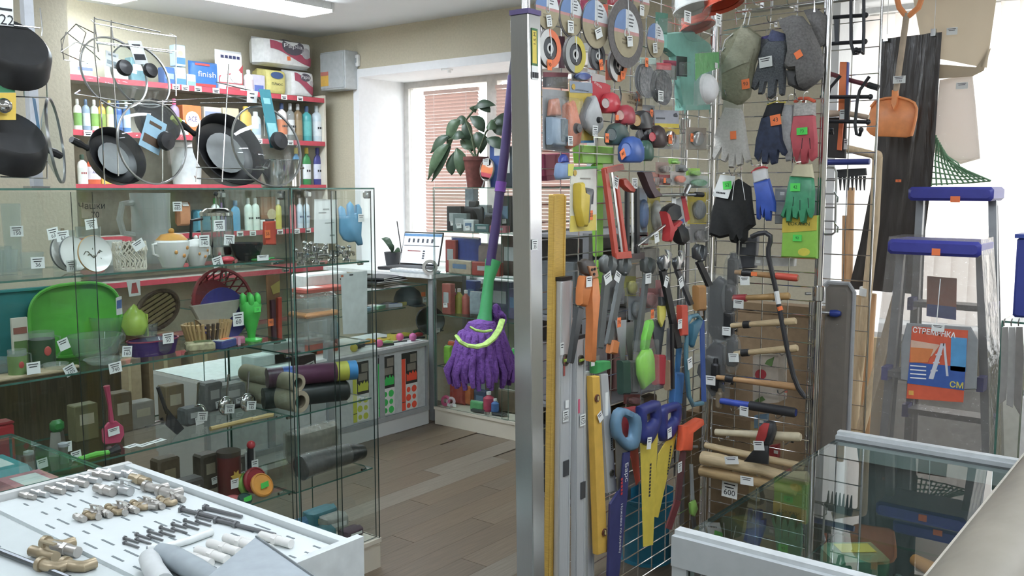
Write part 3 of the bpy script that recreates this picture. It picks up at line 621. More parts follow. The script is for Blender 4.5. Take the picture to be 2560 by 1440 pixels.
pan('black saute pan behind the wrapped lid',400,300,XP - .14,60,.5,R(35),1,330,250,.4)
# steel pot
p = colX(702,XP,ZT); k = mpp(p)
t = T('steel_pot','polished steel saucepan standing behind the large lid','pot',p,RZX)
t.part('body',MB().lathe([(.001,0),(44 * k,0),(48 * k,4 * k),(48 * k,66 * k),(51 * k,70 * k),(47 * k,70 * k),(46 * k,8 * k),(.001,6 * k)],32),CHROME)
for sgn in (-1,1): t.part('handle',MB().tube([(sgn * 47 * k,-12 * k,48 * k),(sgn * 62 * k,-12 * k,50 * k),(sgn * 66 * k,0,50 * k),(sgn * 62 * k,12 * k,50 * k),(sgn * 47 * k,12 * k,48 * k)],3.2 * k,8),CHROME)
# wire racks holding the pans
def wrack(label,pts,X,r=.0022,dx=-.1):
    a = onX(*pts[0][0],X); t = T('wire_rack',label,'rack',a,0,'chrome wire racks on the showcase')
    for seg in pts:
        q = [onX(x,y,X + (o[0] if o else 0)) - a for x,y,*o in seg]
        t.part('wire',MB().tube(q,r,6),CHROME)
    return t
D = -.18
wrack('chrome wire rack holding the upper lids',[[(236,44),(236,130),(252,260),(262,462)],[(236,44),(236,52,D),(246,130,D)],[(236,58),(338,78),(440,92)],[(236,46,D),(400,80,D)],
      [(240,105),(440,128)],[(240,108,D),(430,132,D)],[(440,92),(440,240)],[(236,58),(228,50,D)],[(440,92),(425,84,D)],[(186,235),(300,252),(440,256)],[(250,258,D),(430,262,D)],[(186,235),(200,226,D)],
      [(278,52),(278,110),(290,290),(296,440)],[(278,52),(278,60,D),(286,120,D)]],XP + .04)
wrack('tangled chrome wire rack hanging at the wall pier',[[(165,80),(230,130),(250,150)],[(152,100),(190,60),(240,85)],[(152,100),(160,150)],[(160,150),(235,160)],[(165,80),(152,130),(220,160)],[(190,60),(215,82),(200,130)],[(152,130),(190,105),(240,120)]],XP - .12,.0018)
wrack('chrome wire rack around the lime handled pan',[[(406,455),(406,250)],[(555,455),(572,160)],[(490,455),(500,300)],[(490,446),(640,450)],[(490,418),(660,424)],[(406,252),(640,240),(660,262)],[(560,236),(660,262)],[(540,205),(640,230)],[(660,262),(660,340)],[(490,446),(486,440,D)],[(500,258),(650,256)]],XP + .05)
wrack('low chrome wire rack under the black pans',[[(0,60),(100,70)],[(100,20),(106,75),(104,90)],[(0,240),(118,244)],[(116,190),(118,244)],[(0,442),(120,446)],[(118,446),(118,380)],[(60,200),(60,240)]],XP + .14)
# slotted upright of the left rack
a = colX(92,XP - .16,ZT)
t = T('rack_post','white metal rack post standing on the showcase beside the black pans','post',a,RZX)
t.part('post',MB().box((0,0,.6),(.03,.03,1.2)),mat('#c2c6cc',.4)); t.part('base_plate',MB().box((0,0,.003),(.06,.06,.006)),STEEL)
# hang tags on the far left
t = hangX('carton_sleeve','yellow and green pan sleeve card between the black pans','card',18,252,XP + .2)
t.prism('card',[(-30,232),(40,232),(40,300),(-30,300)],0,.002,YEL,label='yellow panel'); t.prism('band',[(-30,200),(36,200),(38,231),(-30,231)],0,.002,mat('#2f8a5a',.6)); x,z = t.uv(4,265); t.part('ball',MB().sph((x,-.012,z),20 * mpp(t.loc)),CHROME)
t = hangX('price_card','large white price card with handwritten 522 hung above the pans','price card',14,30,XP + .22)
t.prism('card',[(-40,-40),(32,-40),(34,66),(-40,60)],0,.001,PAPER); x,z = t.uv(8,50); t.part('lettering',MB().text('522',x,z,.04,-.001,0).box((x,-.001,z + .03),(.05,.0005,.006)),INK)
t = hangX('price_card','long grey price card hung in front of the chrome rack on the shelf edge','price card',630,235,XP + .07)
t.prism('card',[(618,225),(645,228),(642,258),(617,256)],0,.001,PAPER); x,z = t.uv(630,240); t.part('lettering',MB().box((x,-.001,z + .008),(.02,.0005,.003)).box((x,-.001,z - .006),(.016,.0005,.005)),INK)
# ================================================================ showcase contents
CLEAR = glassmat('clear_glass',(.9,.93,.92),1.45,.03,.10)
POR = mat('#e6e6e2',.2,0,.03); WICK = mat('#a98a5c',.75,0,.25,90,.5); DWICK = mat('#4a3722',.7,0,.3,60,.4)
def at(px,X,z):
    p = colX(px,X,z); p.y = min(p.y,Yj - .075) if px < 737 else min(max(p.y,Yj + .07),Yend - .06); return p,mpp(p)
def tumbler(label,px,X,z,hpx,wpx,group='clear drinking glasses',tag=None):
    p,k = at(px,X,z); r = wpx * k / 2; h = hpx * k; t = T('drinking_glass',label,'glass',p,RZX,group)
    t.part('bowl',MB().lathe([(.001,.003),(r * .8,.003),(r,h),(r * .94,h),(r * .74,.012),(.001,.012)],18),CLEAR); t.part('foot',MB().lathe([(.001,0),(r * .82,0),(r * .82,.003),(.001,.003)],18),CLEAR)
    if tag: t.tagl(0,h * .6,tag,.04,.034,-r - .004)
    return t
Z1,Z2,Z3,Z4,Z0 = 1.33,1.03,.74,.44,.13
XA,XB,XC = -2.84,-2.94,-3.06      # front, middle, back of a shelf
# --- shelf 1
tumbler('tall clear vase at the back with tag 150',36,XC,Z1,170,46,'clear vases','150')
tumbler('clear tumbler with tag 36 beside the plates',82,XA,Z1,62,56,tag='36')
tumbler('row of clear tumblers by the showcase end',24,XB,Z1,66,46); tumbler('row of clear tumblers by the showcase end',-12,XB,Z1,66,46); tumbler('row of clear tumblers by the showcase end',8,XC,Z1,66,46)
tumbler('clear cylinder glass behind the 63 tag plates',160,XC,Z1,95,60); tumbler('clear cylinder glass behind the handwritten card',225,XC,Z1,100,60)
def plate(label,px,X,z,dpx,yaw=0.,rim=None,tag=None,deco=False,lean=.18):
    p,k = at(px,X,z); r = dpx * k / 2; t = T('dinner_plate',label,'plate',p,RZX + yaw,'patterned plates standing on edge')
    ax = Vector((0,-cos(lean),sin(lean))); c = Vector((0,0,r * 1.0))
    t.part('dish',MB().lathe([(.001,0),(r * .62,0),(r * .97,.014),(r,.016),(r * .99,.019),(r * .6,.005),(.001,.005)],36,c,0,ax),POR)
    if rim: t.part('rim_band',MB().lathe([(r * .99,.0125),(r * 1.012,.0165),(r * .985,.0195)],36,c,0,ax),rim)
    if deco:
        mb = MB(); leaf = [(0,0),(.3,.14),(.62,0),(.3,-.14)]
        M = Matrix.Translation(c + ax * .0065) @ ax.to_track_quat('Z','Y').to_matrix().to_4x4()
        for (x,y,a,s_) in ((-.35,-.05,.3,.3),(.1,-.18,2.2,.28),(.3,.05,.4,.34),(0,.22,1.3,.25),(-.15,.02,-.8,.22),(.42,-.2,-1.2,.2)):
            mb.add([M @ Vector((r * (x + s_ * (u * cos(a) - w * sin(a))),r * (y + s_ * (u * sin(a) + w * cos(a))),0)) for u,w in leaf],[(0,1,2,3)])
        mb.tube([M @ Vector((r * (-.55 + i * .14),r * (.2 * sin(i * 1.1)),0)) for i in range(9)],.0012,4)
        t.part('leaf_pattern',mb,mat('#5a5648',.5))
    if tag: t.tagl(*tag)
    return t
plate('white plate with dark rim and tag 63',158,XB,Z1,92,.3,mat('#4a4f50',.4),(-.05,.125,'63',.042,.036,-.02,.15))
plate('white plate with grey rim and tag 77',178,XB + .03,Z1,88,.3,mat('#6a7072',.4),(-.045,.025,'77',.038,.036,-.05))
plate('white plate with ochre edge and leaf vine pattern',232,XA + .01,Z1,92,.12,mat('#c08a3a',.4),None,True)
p,k = at(282,XC,Z1); t = T('tea_cup','white cup with small black motif behind the plates','cup',p,RZX)
t.part('body',MB().lathe([(.001,0),(15 * k,0),(22 * k,20 * k),(25 * k,62 * k),(23 * k,62 * k),(20 * k,20 * k),(.001,4 * k)],20),POR); t.part('motif',MB().sph((12 * k,-20 * k,26 * k),(3.5 * k,2 * k,5 * k),8,6),INK)
t.part('handle',MB().tube([(-22 * k,0,45 * k),(-36 * k,0,42 * k),(-36 * k,0,22 * k),(-20 * k,0,16 * k)],3 * k,6),POR)
p,k = at(382,XC,Z1); t = T('beer_mug','large frosted glass mug at the back of the shelf','mug',p,RZX)
FROST = glassmat('frosted',(.8,.82,.8),1.4,.3,.38,hcol=(.66,.68,.66))
t.part('body',MB().lathe([(.001,0),(46 * k,0),(48 * k,8 * k),(45 * k,120 * k),(48 * k,172 * k),(44 * k,172 * k),(40 * k,12 * k),(.001,8 * k)],28),FROST); t.part('handle',MB().tube([(-44 * k,0,150 * k),(-74 * k,0,146 * k),(-82 * k,0,110 * k),(-74 * k,0,76 * k),(-44 * k,0,70 * k)],8 * k,8),FROST)
t.tagl(.06,.2,'685',.036,.034,-.075)
p,k = at(326,XA,Z1); t = T('napkin_holder','openwork cream lace napkin holder','napkin holder',p,RZX)
LACE = mat('#d8d2c0',.6); t.part('base',MB().lathe([(.001,0),(42 * k,0),(42 * k,4 * k),(.001,4 * k)],24,sy=.6),LACE)
for i in range(20):
    a = 2 * pi * i / 20; x,y = 41 * k * cos(a),41 * k * .6 * sin(a); b = a + .32; x2,y2 = 41 * k * cos(b),41 * k * .6 * sin(b); t.part('lace_loop',MB().tube([(x,y,3 * k),(x2,y2,26 * k),(x,y,48 * k),(x2 * 1.02,y2 * 1.02,66 * k),(x,y,70 * k),(2 * x - x2,2 * y - y2,48 * k),(x2,y2,22 * k),(x2,y2,3 * k)],1.7 * k,5),LACE)
t.tagl(-.01,.085,'',.04,.03,-.075,.5)
def teapot(label,px,X,hpx,wpx,top,deco=True,name='sugar_bowl',spout=False):
    p,k = at(px,X,Z1); h = hpx * k; r = wpx * k / 2; t = T(name,label,'crockery',p,RZX,'white crockery with orange leaf motif')
    t.part('body',MB().lathe([(.001,0),(r * .6,0),(r * .95,h * .35),(r,h * .65),(r * .9,h * .7),(.001,h * .7)],24),POR); t.part('lid',MB().lathe([(r * .92,h * .7),(r * .6,h * .84),(r * .15,h * .88),(.001,h * .88)],20),top); t.part('lid_knob',MB().sph((0,0,h * .93),h * .075,10,8),top)
    for s_ in (-1,1): t.part('handle',MB().tube([(s_ * r * .95,0,h * .62),(s_ * r * 1.25,0,h * .6),(s_ * r * 1.2,0,h * .35),(s_ * r * .85,0,h * .28)],r * .08,6),POR)
    mb = MB()
    for (x,z) in ((.2,.3),(-.3,.4),(.45,.5)):
        mb.sph((x * r,-(r * .97) * (1 - x * x) ** .5,z * h),(r * .12,r * .05,r * .12),8,6)
    t.part('leaf_motif',mb,mat('#c98a3a',.5)); return t
teapot('white sugar bowl with ochre lid and round knob',432,XA + .005,96,84,mat('#cf9230',.4))
t = teapot('white cream jug with yellow flower motif beside the sugar bowl',492,XA + .005,74,62,POR)
t.tagl(.0,.085,'140',.04,.04,-.05); t.tagl(.05,.01,'48',.04,.036,-.05,.25)
p,k = at(545,XB - .03,Z1); t = T('french_press','chrome french press coffee pot with glass beaker','coffee pot',p,RZX)
t.part('beaker',MB().lathe([(.001,0),(36 * k,0),(38 * k,4 * k),(38 * k,112 * k),(36 * k,112 * k),(35 * k,6 * k),(.001,6 * k)],24),CLEAR); t.part('lid',MB().lathe([(40 * k,110 * k),(40 * k,118 * k),(28 * k,128 * k),(.001,130 * k)],24),CHROME); t.part('plunger_rod',MB().cyl((0,0,10 * k),(0,0,160 * k),1.5 * k,8),CHROME); t.part('plunger_knob',MB().sph((0,0,164 * k),6 * k,10,8),BLACK)
for a in (.5,2.2,3.8,5.4): t.part('frame_strip',MB().box((39 * k * cos(a),39 * k * sin(a),56 * k),(3 * k,3 * k,112 * k)),CHROME)
t.part('base_ring',MB().lathe([(38.5 * k,14 * k),(40 * k,14 * k),(40 * k,34 * k),(38.5 * k,34 * k)],24),CHROME); t.part('handle',MB().tube([(-40 * k,0,104 * k),(-70 * k,0,100 * k),(-74 * k,0,60 * k),(-40 * k,0,26 * k)],4 * k,8),BLACK)
t.tagl(-.03,.13,'700',.046,.04,-.06); t.tagl(.01,.075,'160',.045,.04,-.06,-.1)
p,k = at(617,XA - .02,Z1); t = T('salad_bowl','dark glass salad bowl beside the french press','bowl',p,RZX)
t.part('bowl',MB().lathe([(.001,0),(20 * k,0),(34 * k,14 * k),(42 * k,44 * k),(40 * k,44 * k),(30 * k,14 * k),(.001,4 * k)],24),mat('#23282a',.08,0,.1)); t.part('foot',MB().lathe([(22 * k,0),(22 * k,3 * k),(18 * k,3 * k)],20),mat('#23282a',.1)); t.tagl(.02,.012,'',.05,.02,-.07)
p,k = at(568,XA + .03,Z1); t = T('soap_dish','red oval dish at the shelf edge','dish',p,RZX); t.part('dish',MB().sph((0,0,9 * k),(21 * k,13 * k,9 * k),16,8),mat('#d03848',.35)); t.part('foot',MB().box((0,0,1 * k),(20 * k,14 * k,2 * k)),mat('#d03848',.4))
p,k = at(652,XA + .03,Z1); t = T('bottle_brush','flat green plastic scoop lying at the shelf edge','scoop',p,RZX); t.part('blade',MB().bbox((0,0,3 * k),(42 * k,26 * k,5 * k),.003),GREEN); t.part('handle',MB().cyl((20 * k,0,4 * k),(44 * k,4 * k,4 * k),2.5 * k,8),GREEN)
t = hangX('lighter_pack','orange bagged gas lighters hung inside the showcase','packet',678,555,XA + .0); t.prism('bag',[(664,554),(690,552),(692,612),(664,612)],0,.02,mat('#d8482a',.35),.004); t.prism('header',[(668,548),(688,547),(688,555),(668,556)],.006,.012,DSTEEL); t.tag(669,585,'55',14,20,-.004,0,1)
for px,tx in ((228,'90'),(157,'63')):
    t = hangX('price_card','white price card clipped behind the %s' % ('plates and tall cup' if px > 200 else 'dark rimmed plate'),'price card',px,560 if px > 200 else 590,XB + .03); t.tagl(0,0,tx,.04,.034,0,.1); t.part('clip',MB().box((0,.003,.02),(.012,.006,.008)),CHROME)
t = hangX('price_card','handwritten card with a large price beside the 90 card','price card',232,530,XC); t.prism('card',[(203,505),(254,510),(256,545),(204,545)],0,.001,mat('#b5ab98',.8)); x,z = t.uv(230,526); t.part('lettering',MB().text('Чашки',x,z + .014,.03,-.001).text('70',x + .01,z - .016,.03,-.001),INK)
# chrome taps on the narrow case
def tap(label,px,X,s=1.,yaw=0.):
    p,k = at(px,X,1.30); k *= s; t = T('water_tap',label,'tap',p,RZX + yaw,'chrome taps on the top shelf')
    t.part('base',MB().lathe([(.001,0),(11 * k,0),(11 * k,4 * k),(7 * k,8 * k),(7 * k,26 * k),(9 * k,30 * k),(.001,30 * k)],14),CHROME); t.part('spout',MB().tube([(0,0,20 * k),(20 * k,-5 * k,24 * k),(34 * k,-8 * k,22 * k),(38 * k,-9 * k,14 * k)],4.2 * k,8),CHROME); t.part('body',MB().cyl((-20 * k,0,16 * k),(20 * k,0,16 * k),6 * k,10),CHROME)
    for s_ in (-1,1): t.part('cross_handle',MB().cyl((s_ * 22 * k,0,16 * k),(s_ * 24 * k,0,34 * k),3 * k,8).sph((s_ * 24 * k,0,38 * k),(7 * k,7 * k,5 * k),10,6),CHROME)
    return t
for i,(px,X,s_,yw) in enumerate(((752,XA,1,.4),(790,XA,.9,-.3),(830,XA,1,.2),(866,XA,.9,.5),(880,XB,.8,-.2),(770,XC,1,1.2),(815,XC,1,.6),(850,XC + .02,.9,2.2))): tap(('chrome mixer tap with cross handles at the showcase joint','chrome mixer tap turned aside next to the joint','chrome mixer tap under the paper sheet','chrome mixer tap below the blue glove','small chrome tap at the shelf end','chrome tap at the back by the joint','chrome tap at the back under the paper sheet','chrome tap at the back below the blue glove')[i],px,X,s_,yw)
t = hangX('paper_sheet','white printed price list taped inside the narrow showcase','paper',815,555,SX1 - .02); t.prism('sheet',[(786,498),(843,499),(841,609),(785,608)],0,.001,PAPER); x,z = t.uv(815,523); k = mpp(t.loc); t.part('print',MB().box((x,-.001,z),(20 * k,.0004,3 * k)).box((x - 12 * k,-.001,z - 8 * k),(24 * k,.0004,2 * k)).box((x + 10 * k,-.001,z - 34 * k),(30 * k,.0004,1.5 * k)).box((x + 18 * k,-.001,z - 66 * k),(16 * k,.0004,4 * k)),mat('#9aa09c',.8))
t = hangX('paper_sheet','blank white sheet taped on the lower showcase pane','paper',886,755,SX1 - .02); t.prism('sheet',[(852,685),(918,677),(918,832),(858,836)],0,.001,mat('#c9d0cd',.8)); t.part('tape',MB().box((*t.uv(855,690)[:1],-.001,t.uv(855,690)[1]),(.012,.0006,.008)),mat('#c86a3c',.6)); x,z = t.uv(878,687); t.part('print',MB().box((x,-.001,z),(.02,.0004,.004)),INK)
# --- hands made of outlines (gloves)
def glove(name,label,px,py,F,pts,mat_,cuff=None,cuffm=None,thick=.022,tags=(),mk=hangX,extra=None):
    t = mk(name,label,'glove',px,py,F); t.prism('palm',pts,-thick / 2,thick / 2,mat_,thick * .42,smooth=60)
    if cuff: t.prism('cuff',cuff,-thick * .4,thick * .4,cuffm,thick * .3,smooth=60)
    for tg in tags: t.tag(*tg)
    return t
t = glove('rubber_glove','pale blue rubber glove taped inside the narrow showcase',872,560,SX1 - .03,[(848,545),(846,520),(851,514),(858,520),(862,540),(868,540),(868,510),(875,503),(882,512),(884,536),(890,532),(890,512),(897,510),(903,520),(904,545),(903,570),(902,592),(906,612),(895,614),(888,604),(872,606),(858,600),(848,582)],mat('#6db0d8',.4),thick=.014,tags=[(903,545,'',18,20,-.01)])
# --- shelf 2
p,k = at(60,XC - .04,Z2); t = T('plastic_tray','large teal plastic board leaning at the back','tray',p,RZX); t.part('panel',MB().bbox((0,0,92 * k),(230 * k,8 * k,184 * k),.01),mat('#16787a',.5)); t.part('rim',MB().box((0,-6 * k,180 * k),(220 * k,6 * k,6 * k)),mat('#1a8a8a',.5))
p,k = at(195,XC,Z2); t = T('serving_tray','large lime green oval tray leaning at the back','tray',p,RZX); el = [(115 * k * (abs(cos(a)) ** .7) * (1 if cos(a) > 0 else -1),92 * k + 90 * k * (abs(sin(a)) ** .7) * (1 if sin(a) > 0 else -1)) for a in [2 * pi * i / 36 for i in range(36)]]
t.part('panel',MB().prism(el,0,.008),mat('#4cae28',.4)); t.part('rim',MB().tube([(x,-.006,z) for x,z in el + el[:1]],.006,6),mat('#58bc30',.4))
p,k = at(54,XB - .02,Z2); t = T('recipe_book','slim book with fruit picture leaning on the teal board','book',p,RZX); t.part('cover',MB().box((0,0,66 * k),(38 * k,8 * k,132 * k)),mat('#c9c4b4',.6)); t.part('picture',MB().box((0,-5 * k,44 * k),(32 * k,k,60 * k),0).box((0,-5 * k,100 * k),(32 * k,k,16 * k),1),[mat('#5a7c3c',.6),mat('#8a5040',.6)])
def mug(label,px,X,z,hpx,wpx,m,deco=None,tag=None):
    p,k = at(px,X,z); h = hpx * k; r = wpx * k / 2; t = T('glass_mug',label,'mug',p,RZX,'glass mugs on the second shelf')
    t.part('body',MB().lathe([(.001,0),(r,0),(r,h),(r * .95,h),(r * .93,.006),(.001,.006)],22),m); t.part('handle',MB().tube([(r,0,h * .85),(r * 1.5,0,h * .8),(r * 1.55,0,h * .4),(r,0,h * .2)],r * .09,8),m)
    if deco: t.part('print',MB().lathe([(r * 1.01,h * .15),(r * 1.01,h * .8)],22),deco); t.part('motif',MB().sph((0,-r * 1.0,h * .5),(r * .3,r * .06,r * .4),10,8),mat('#b8443c',.5))
    if tag: t.tagl(*tag)
    return t
mug('green printed mug with fruit motif',46,XA,Z2,72,44,CLEAR,mat('#6d8a4c',.4),(.03,.03,'',.04,.036,-.035)); mug('dark green glass mug with fruit motif behind',108,XB,Z2,92,60,CLEAR,mat('#2c4a2c',.3),(.045,.075,'',.034,.036,-.05,.3))
def gbowl(label,px,X,z,hpx,wpx,tag=None,name='glass_bowl'):
    p,k = at(px,X,z); h = hpx * k; r = wpx * k / 2; t = T(name,label,'bowl',p,RZX,'clear glass bowls on the second shelf')
    t.part('bowl',MB().lathe([(.001,0),(r * .5,0),(r * .8,h * .3),(r,h),(r * .96,h),(r * .74,h * .3),(.001,h * .1)],26),CLEAR); t.part('rim',MB().lathe([(r * .95,h),(r,h * 1.02),(r * 1.02,h),(r * .95,h)],26),CLEAR)
    if tag: t.tagl(*tag)
    return t
gbowl('wide clear glass bowl in front of the green tray',240,XB,Z2,62,130,(.06,.03,'160',.034,.036,-.09,-.1)); gbowl('clear glass bowl stacked behind the wide bowl',275,XC + .02,Z2,90,90); gbowl('small clear glass dish with tag 740',258,XA,Z2,16,90,(.0,-.0,'740',.042,.034,-.075,.1)); gbowl('low clear dish beside the green mug',140,XA,Z2,22,60,(.02,.01,'105',.036,.034,-.05,.4)); gbowl('small clear glass jar in front of the purple tray',370,XB,Z2,72,52); gbowl('small clear ice bucket with tag',402,XA - .03,Z2,40,66,(.0,.06,'50',.04,.036,-.05)); gbowl('clear bowl at the showcase end',0,XB,Z2,40,60)
p,k = at(338,XB,Z2 + .075); t = T('citrus_squeezer','translucent yellow green onion-shaped container','container',(p.x,p.y,Z2 + .06),RZX); t.part('shell',MB().lathe([(.001,0),(22 * k,6 * k),(32 * k,28 * k),(26 * k,56 * k),(10 * k,74 * k),(.001,82 * k)],20),mat('#a8c83c',.25)); t.part('flap',MB().box((24 * k,-8 * k,28 * k),(3 * k,20 * k,56 * k)),mat('#c0d84c',.3))
p,k = at(318,XA,Z2 + .13); t = hangX('toothbrush_pack','white blister strip with blue print hung on the shelf','packet',297,770,XB + .04); t.prism('card',[(290,745),(304,740),(306,785),(292,788)],0,.002,PAPER); t.prism('print',[(292,752),(304,748),(304,770),(292,772)],-.001,0,mat('#5a7ab8',.6))
t = hangX('doll_card','white card with a red printed figure hung on the shelf','card',333,715,XB - .02); t.prism('card',[(316,700),(350,700),(352,738),(324,742)],0,.002,PAPER); t.prism('print',[(330,708),(340,706),(346,732),(328,734)],-.001,0,mat('#b84a4a',.6))
p,k = at(415,XB,Z2 + .08); t = T('wicker_tray','dark oval bamboo bread basket standing tilted','basket',(p.x,p.y,Z2 + .075),RZX); el = [(58 * k * cos(a),55 * k + 44 * k * sin(a)) for a in [2 * pi * i / 30 for i in range(30)]]
st = Matrix.Rotation(-.45,4,'Y'); mb = MB().prism(el,0,.01); o = t.part('base',mb.xf(Matrix.Translation((0,0,0)) @ st),DWICK); t.part('rim',MB().tube([(x,-.012,z) for x,z in el + el[:1]],5 * k,6).xf(st),DWICK)
for i in range(7):
    a = -36 + i * 12; ln = (1 - (a / 46) ** 2) ** .5 * 50; t.part('bamboo_strip',MB().box((0,-.006,55 * k + a * k * .9),(2 * ln * k,.006,7.5 * k)).xf(st),mat('#7a6a40',.6,0,.2))
p,k = at(384,XA - .05,Z2); t = T('plastic_basin','purple plastic tray under the wicker basket','tray',p,RZX); t.part('tray',MB().lathe([(.001,0),(56 * k,0),(66 * k,36 * k),(63 * k,36 * k),(54 * k,4 * k),(.001,4 * k)],28,sy=.6),mat('#44286c',.4)); t.part('rim',MB().lathe([(64 * k,35 * k),(68 * k,36 * k),(68 * k,39 * k),(64 * k,39 * k)],28,sy=.6),mat('#8a2c4a',.4))
p,k = at(560,-2.99,Z2); p.y = min(p.y,Yj - .135); t = T('plastic_colander','round red plastic basket with lattice wall at the back','basket',p,RZX); ax = Vector((0,-1,.2)).normalized(); c = Vector((0,0,90 * k)); RB = mat('#8f2a30',.4)
t.part('rim',MB().lathe([(80 * k,0),(86 * k,0),(86 * k,6 * k),(80 * k,6 * k),(80 * k,0)],36,c,0,ax),RB); t.part('floor',MB().disc(c - ax * 40 * k,62 * k,ax,30,0,.002),RB)
for i in range(44):
    a = 2 * pi * i / 44; q = ax.to_track_quat('Z','Y').to_matrix(); pt = lambda r,th,h: c + q @ Vector((r * cos(th),r * sin(th),h)); t.part('lattice_bar',MB().tube([pt(82 * k,a,0),pt(62 * k,a + .3 * (1 if i % 2 else -1),-40 * k)],2.2 * k,4),RB)
p,k = at(555,-2.925,Z2); t = T('dinner_plate','round violet plastic plate in front of the red basket','plate',p,RZX); ax = Vector((0,-1,.12)).normalized(); t.part('dish',MB().lathe([(.001,0),(48 * k,0),(68 * k,8 * k),(68 * k,10 * k),(46 * k,3 * k),(.001,3 * k)],34,(0,0,68 * k),0,ax),mat('#3a3282',.35)); t.part('foot',MB().lathe([(40 * k,-3 * k),(40 * k,0)],24,(0,0,68 * k),0,ax),mat('#3a3282',.35))
t = hangX('napkin_pack','white folded lace napkin in front of the violet plate','napkin',545,790,-2.905); t.prism('napkin',[(478,766),(608,748),(590,784),(572,800),(500,806)],0,.02,mat('#a9a294',.7),.004); t.prism('lace_edge',[(490,800),(575,797),(565,812),(510,816)],-.003,.016,mat('#b9a486',.8))
p,k = at(520,XA - .03,Z2); t = T('wicker_basket','pale wooden slat bread basket with dark front','basket',p,RZX); t.part('base',MB().lathe([(.001,0),(50 * k,0),(50 * k,4 * k),(.001,4 * k)],28,sy=.55),WICK)
for i in range(30):
    a = 2 * pi * i / 30; x,y = cos(a),sin(a) * .55; t.part('slat',MB().tube([(48 * k * x,48 * k * y,2 * k),(66 * k * x,66 * k * y,62 * k)],4.2 * k,6),DWICK if -1.9 < (a if a < pi else a - 2 * pi) < -1.45 else mat('#b8965e',.6,0,.15))
t.part('hoop',MB().lathe([(60 * k,44 * k),(64 * k,46 * k),(60 * k,50 * k)],30,sy=.55),WICK); t.tagl(.11,.09,'60',.045,.05,-.03)
p,k = at(500,XA + .02,Z2); t = T('tea_packet','cream patterned packet lying on the shelf edge','packet',p,RZX - .4); t.part('packet',MB().bbox((0,0,12 * k),(70 * k,40 * k,22 * k),.006),mat('#a8a078',.6,0,.3,60)); t.part('print',MB().box((6 * k,0,24 * k),(40 * k,26 * k,.001)),mat('#5a6a3c',.6))
p,k = at(556,XA + .02,Z2); t = T('mop_refill_box','blue and white box with orange sticker lying on the shelf edge','box',p,RZX + .35); t.part('box',MB().bbox((0,0,10 * k),(60 * k,44 * k,20 * k),.003),mat('#3a4a8c',.5)); t.part('top_print',MB().box((0,0,20.5 * k),(58 * k,42 * k,.001)),mat('#b9c2c4',.6)); t.part('sticker',MB().box((4 * k,-6 * k,21.5 * k),(28 * k,14 * k,.001)),ORTAG)
p,k = at(598,XA + .03,Z2); t = T('sponge_cloth_pack','small pink cloth packet on the shelf edge','packet',p,RZX); t.part('packet',pillow(46 * k,20 * k,30 * k),mat('#b86a84',.5,0,.2)); t.part('band',MB().box((0,0,10 * k),(8 * k,2 * k,20 * k)),mat('#d8a0b4',.5))
p,k = at(629,XA - .02,Z2); t = T('flower_vase','bright green tulip shaped vase','vase',p,RZX); GV = mat('#34c03c',.35); t.part('body',MB().lathe([(9 * k,4 * k),(11 * k,22 * k),(24 * k,66 * k),(27 * k,90 * k),(22 * k,100 * k),(20 * k,98 * k),(22 * k,66 * k),(8 * k,24 * k)],20),GV); t.part('foot',MB().lathe([(.001,0),(26 * k,0),(26 * k,4 * k),(10 * k,8 * k),(.001,10 * k)],20),GV)
for i in range(6): a = i * pi / 3; t.part('petal',MB().sph((20 * k * cos(a),20 * k * sin(a),102 * k),(8 * k,8 * k,18 * k),10,8),GV)
t.tagl(.0,.12,'25',.03,.02,-.042,0,2)
t = hangX('knife_blister','red and orange knife set on a backing card','packet',684,770,XA - .05); t.prism('backing_card',[(665,688),(699,686),(700,852),(672,852)],0,.003,mat('#8a5a30',.6)); t.prism('knife_handle',[(690,744),(699,742),(700,852),(690,852)],-.014,-.001,mat('#d8442c',.35),.003); t.prism('knife_handle',[(673,750),(683,748),(688,848),(678,850)],-.012,-.001,mat('#5a2c3c',.4),.003); t.prism('picture',[(676,716),(699,700),(699,730),(682,736)],-.002,-.001,mat('#b89a3c',.6)); t.tag(677,806,'90',14,18,-.016,0,1)
p,k = at(85,XA + .02,Z2); t = T('cutting_board','pale wooden cutting board lying along the shelf edge','cutting board',p,RZX); t.part('board',MB().bbox((0,20 * k,6 * k),(200 * k,60 * k,10 * k),.004),mat('#a89674',.6,0,.15,6,stretch=(2,20,20))); t.part('handle',MB().bbox((112 * k,20 * k,6 * k),(24 * k,18 * k,9 * k),.004),mat('#a89674',.6))
# narrow case shelf 2: plastic containers
p,k = at(786,XB + .02,.97); t = T('food_container','clear food container with orange lid in plastic wrap','container',p,RZX); t.part('tub',MB().bbox((0,0,34 * k),(104 * k,70 * k,66 * k),.015),glassmat('tub_plastic',(.86,.88,.87),1.35,.1,.25)); t.part('orange_lid',MB().bbox((0,0,74 * k),(108 * k,76 * k,13 * k),.008),mat('#e89a4c',.4)); t.part('top_tub',MB().bbox((-4 * k,0,96 * k),(90 * k,64 * k,30 * k),.012),glassmat('tub_plastic',(.9,.92,.91),1.35,.1,.2)); t.part('wrap',pillow(122 * k,124 * k,90 * k).xf(Matrix.Translation((0,-45 * k,0))),WRAP)
p,k = at(838,XB,.97); t = T('detergent_bottle','small turquoise bottle behind the blank sheet','bottle',p,RZX); t.part('body',MB().lathe([(.001,0),(11 * k,0),(12 * k,30 * k),(5 * k,44 * k)],14),mat('#2c7a8c',.35)); t.part('cap',MB().lathe([(5.5 * k,44 * k),(5.5 * k,56 * k),(.001,57 * k)],12),mat('#1f8f6c',.4))
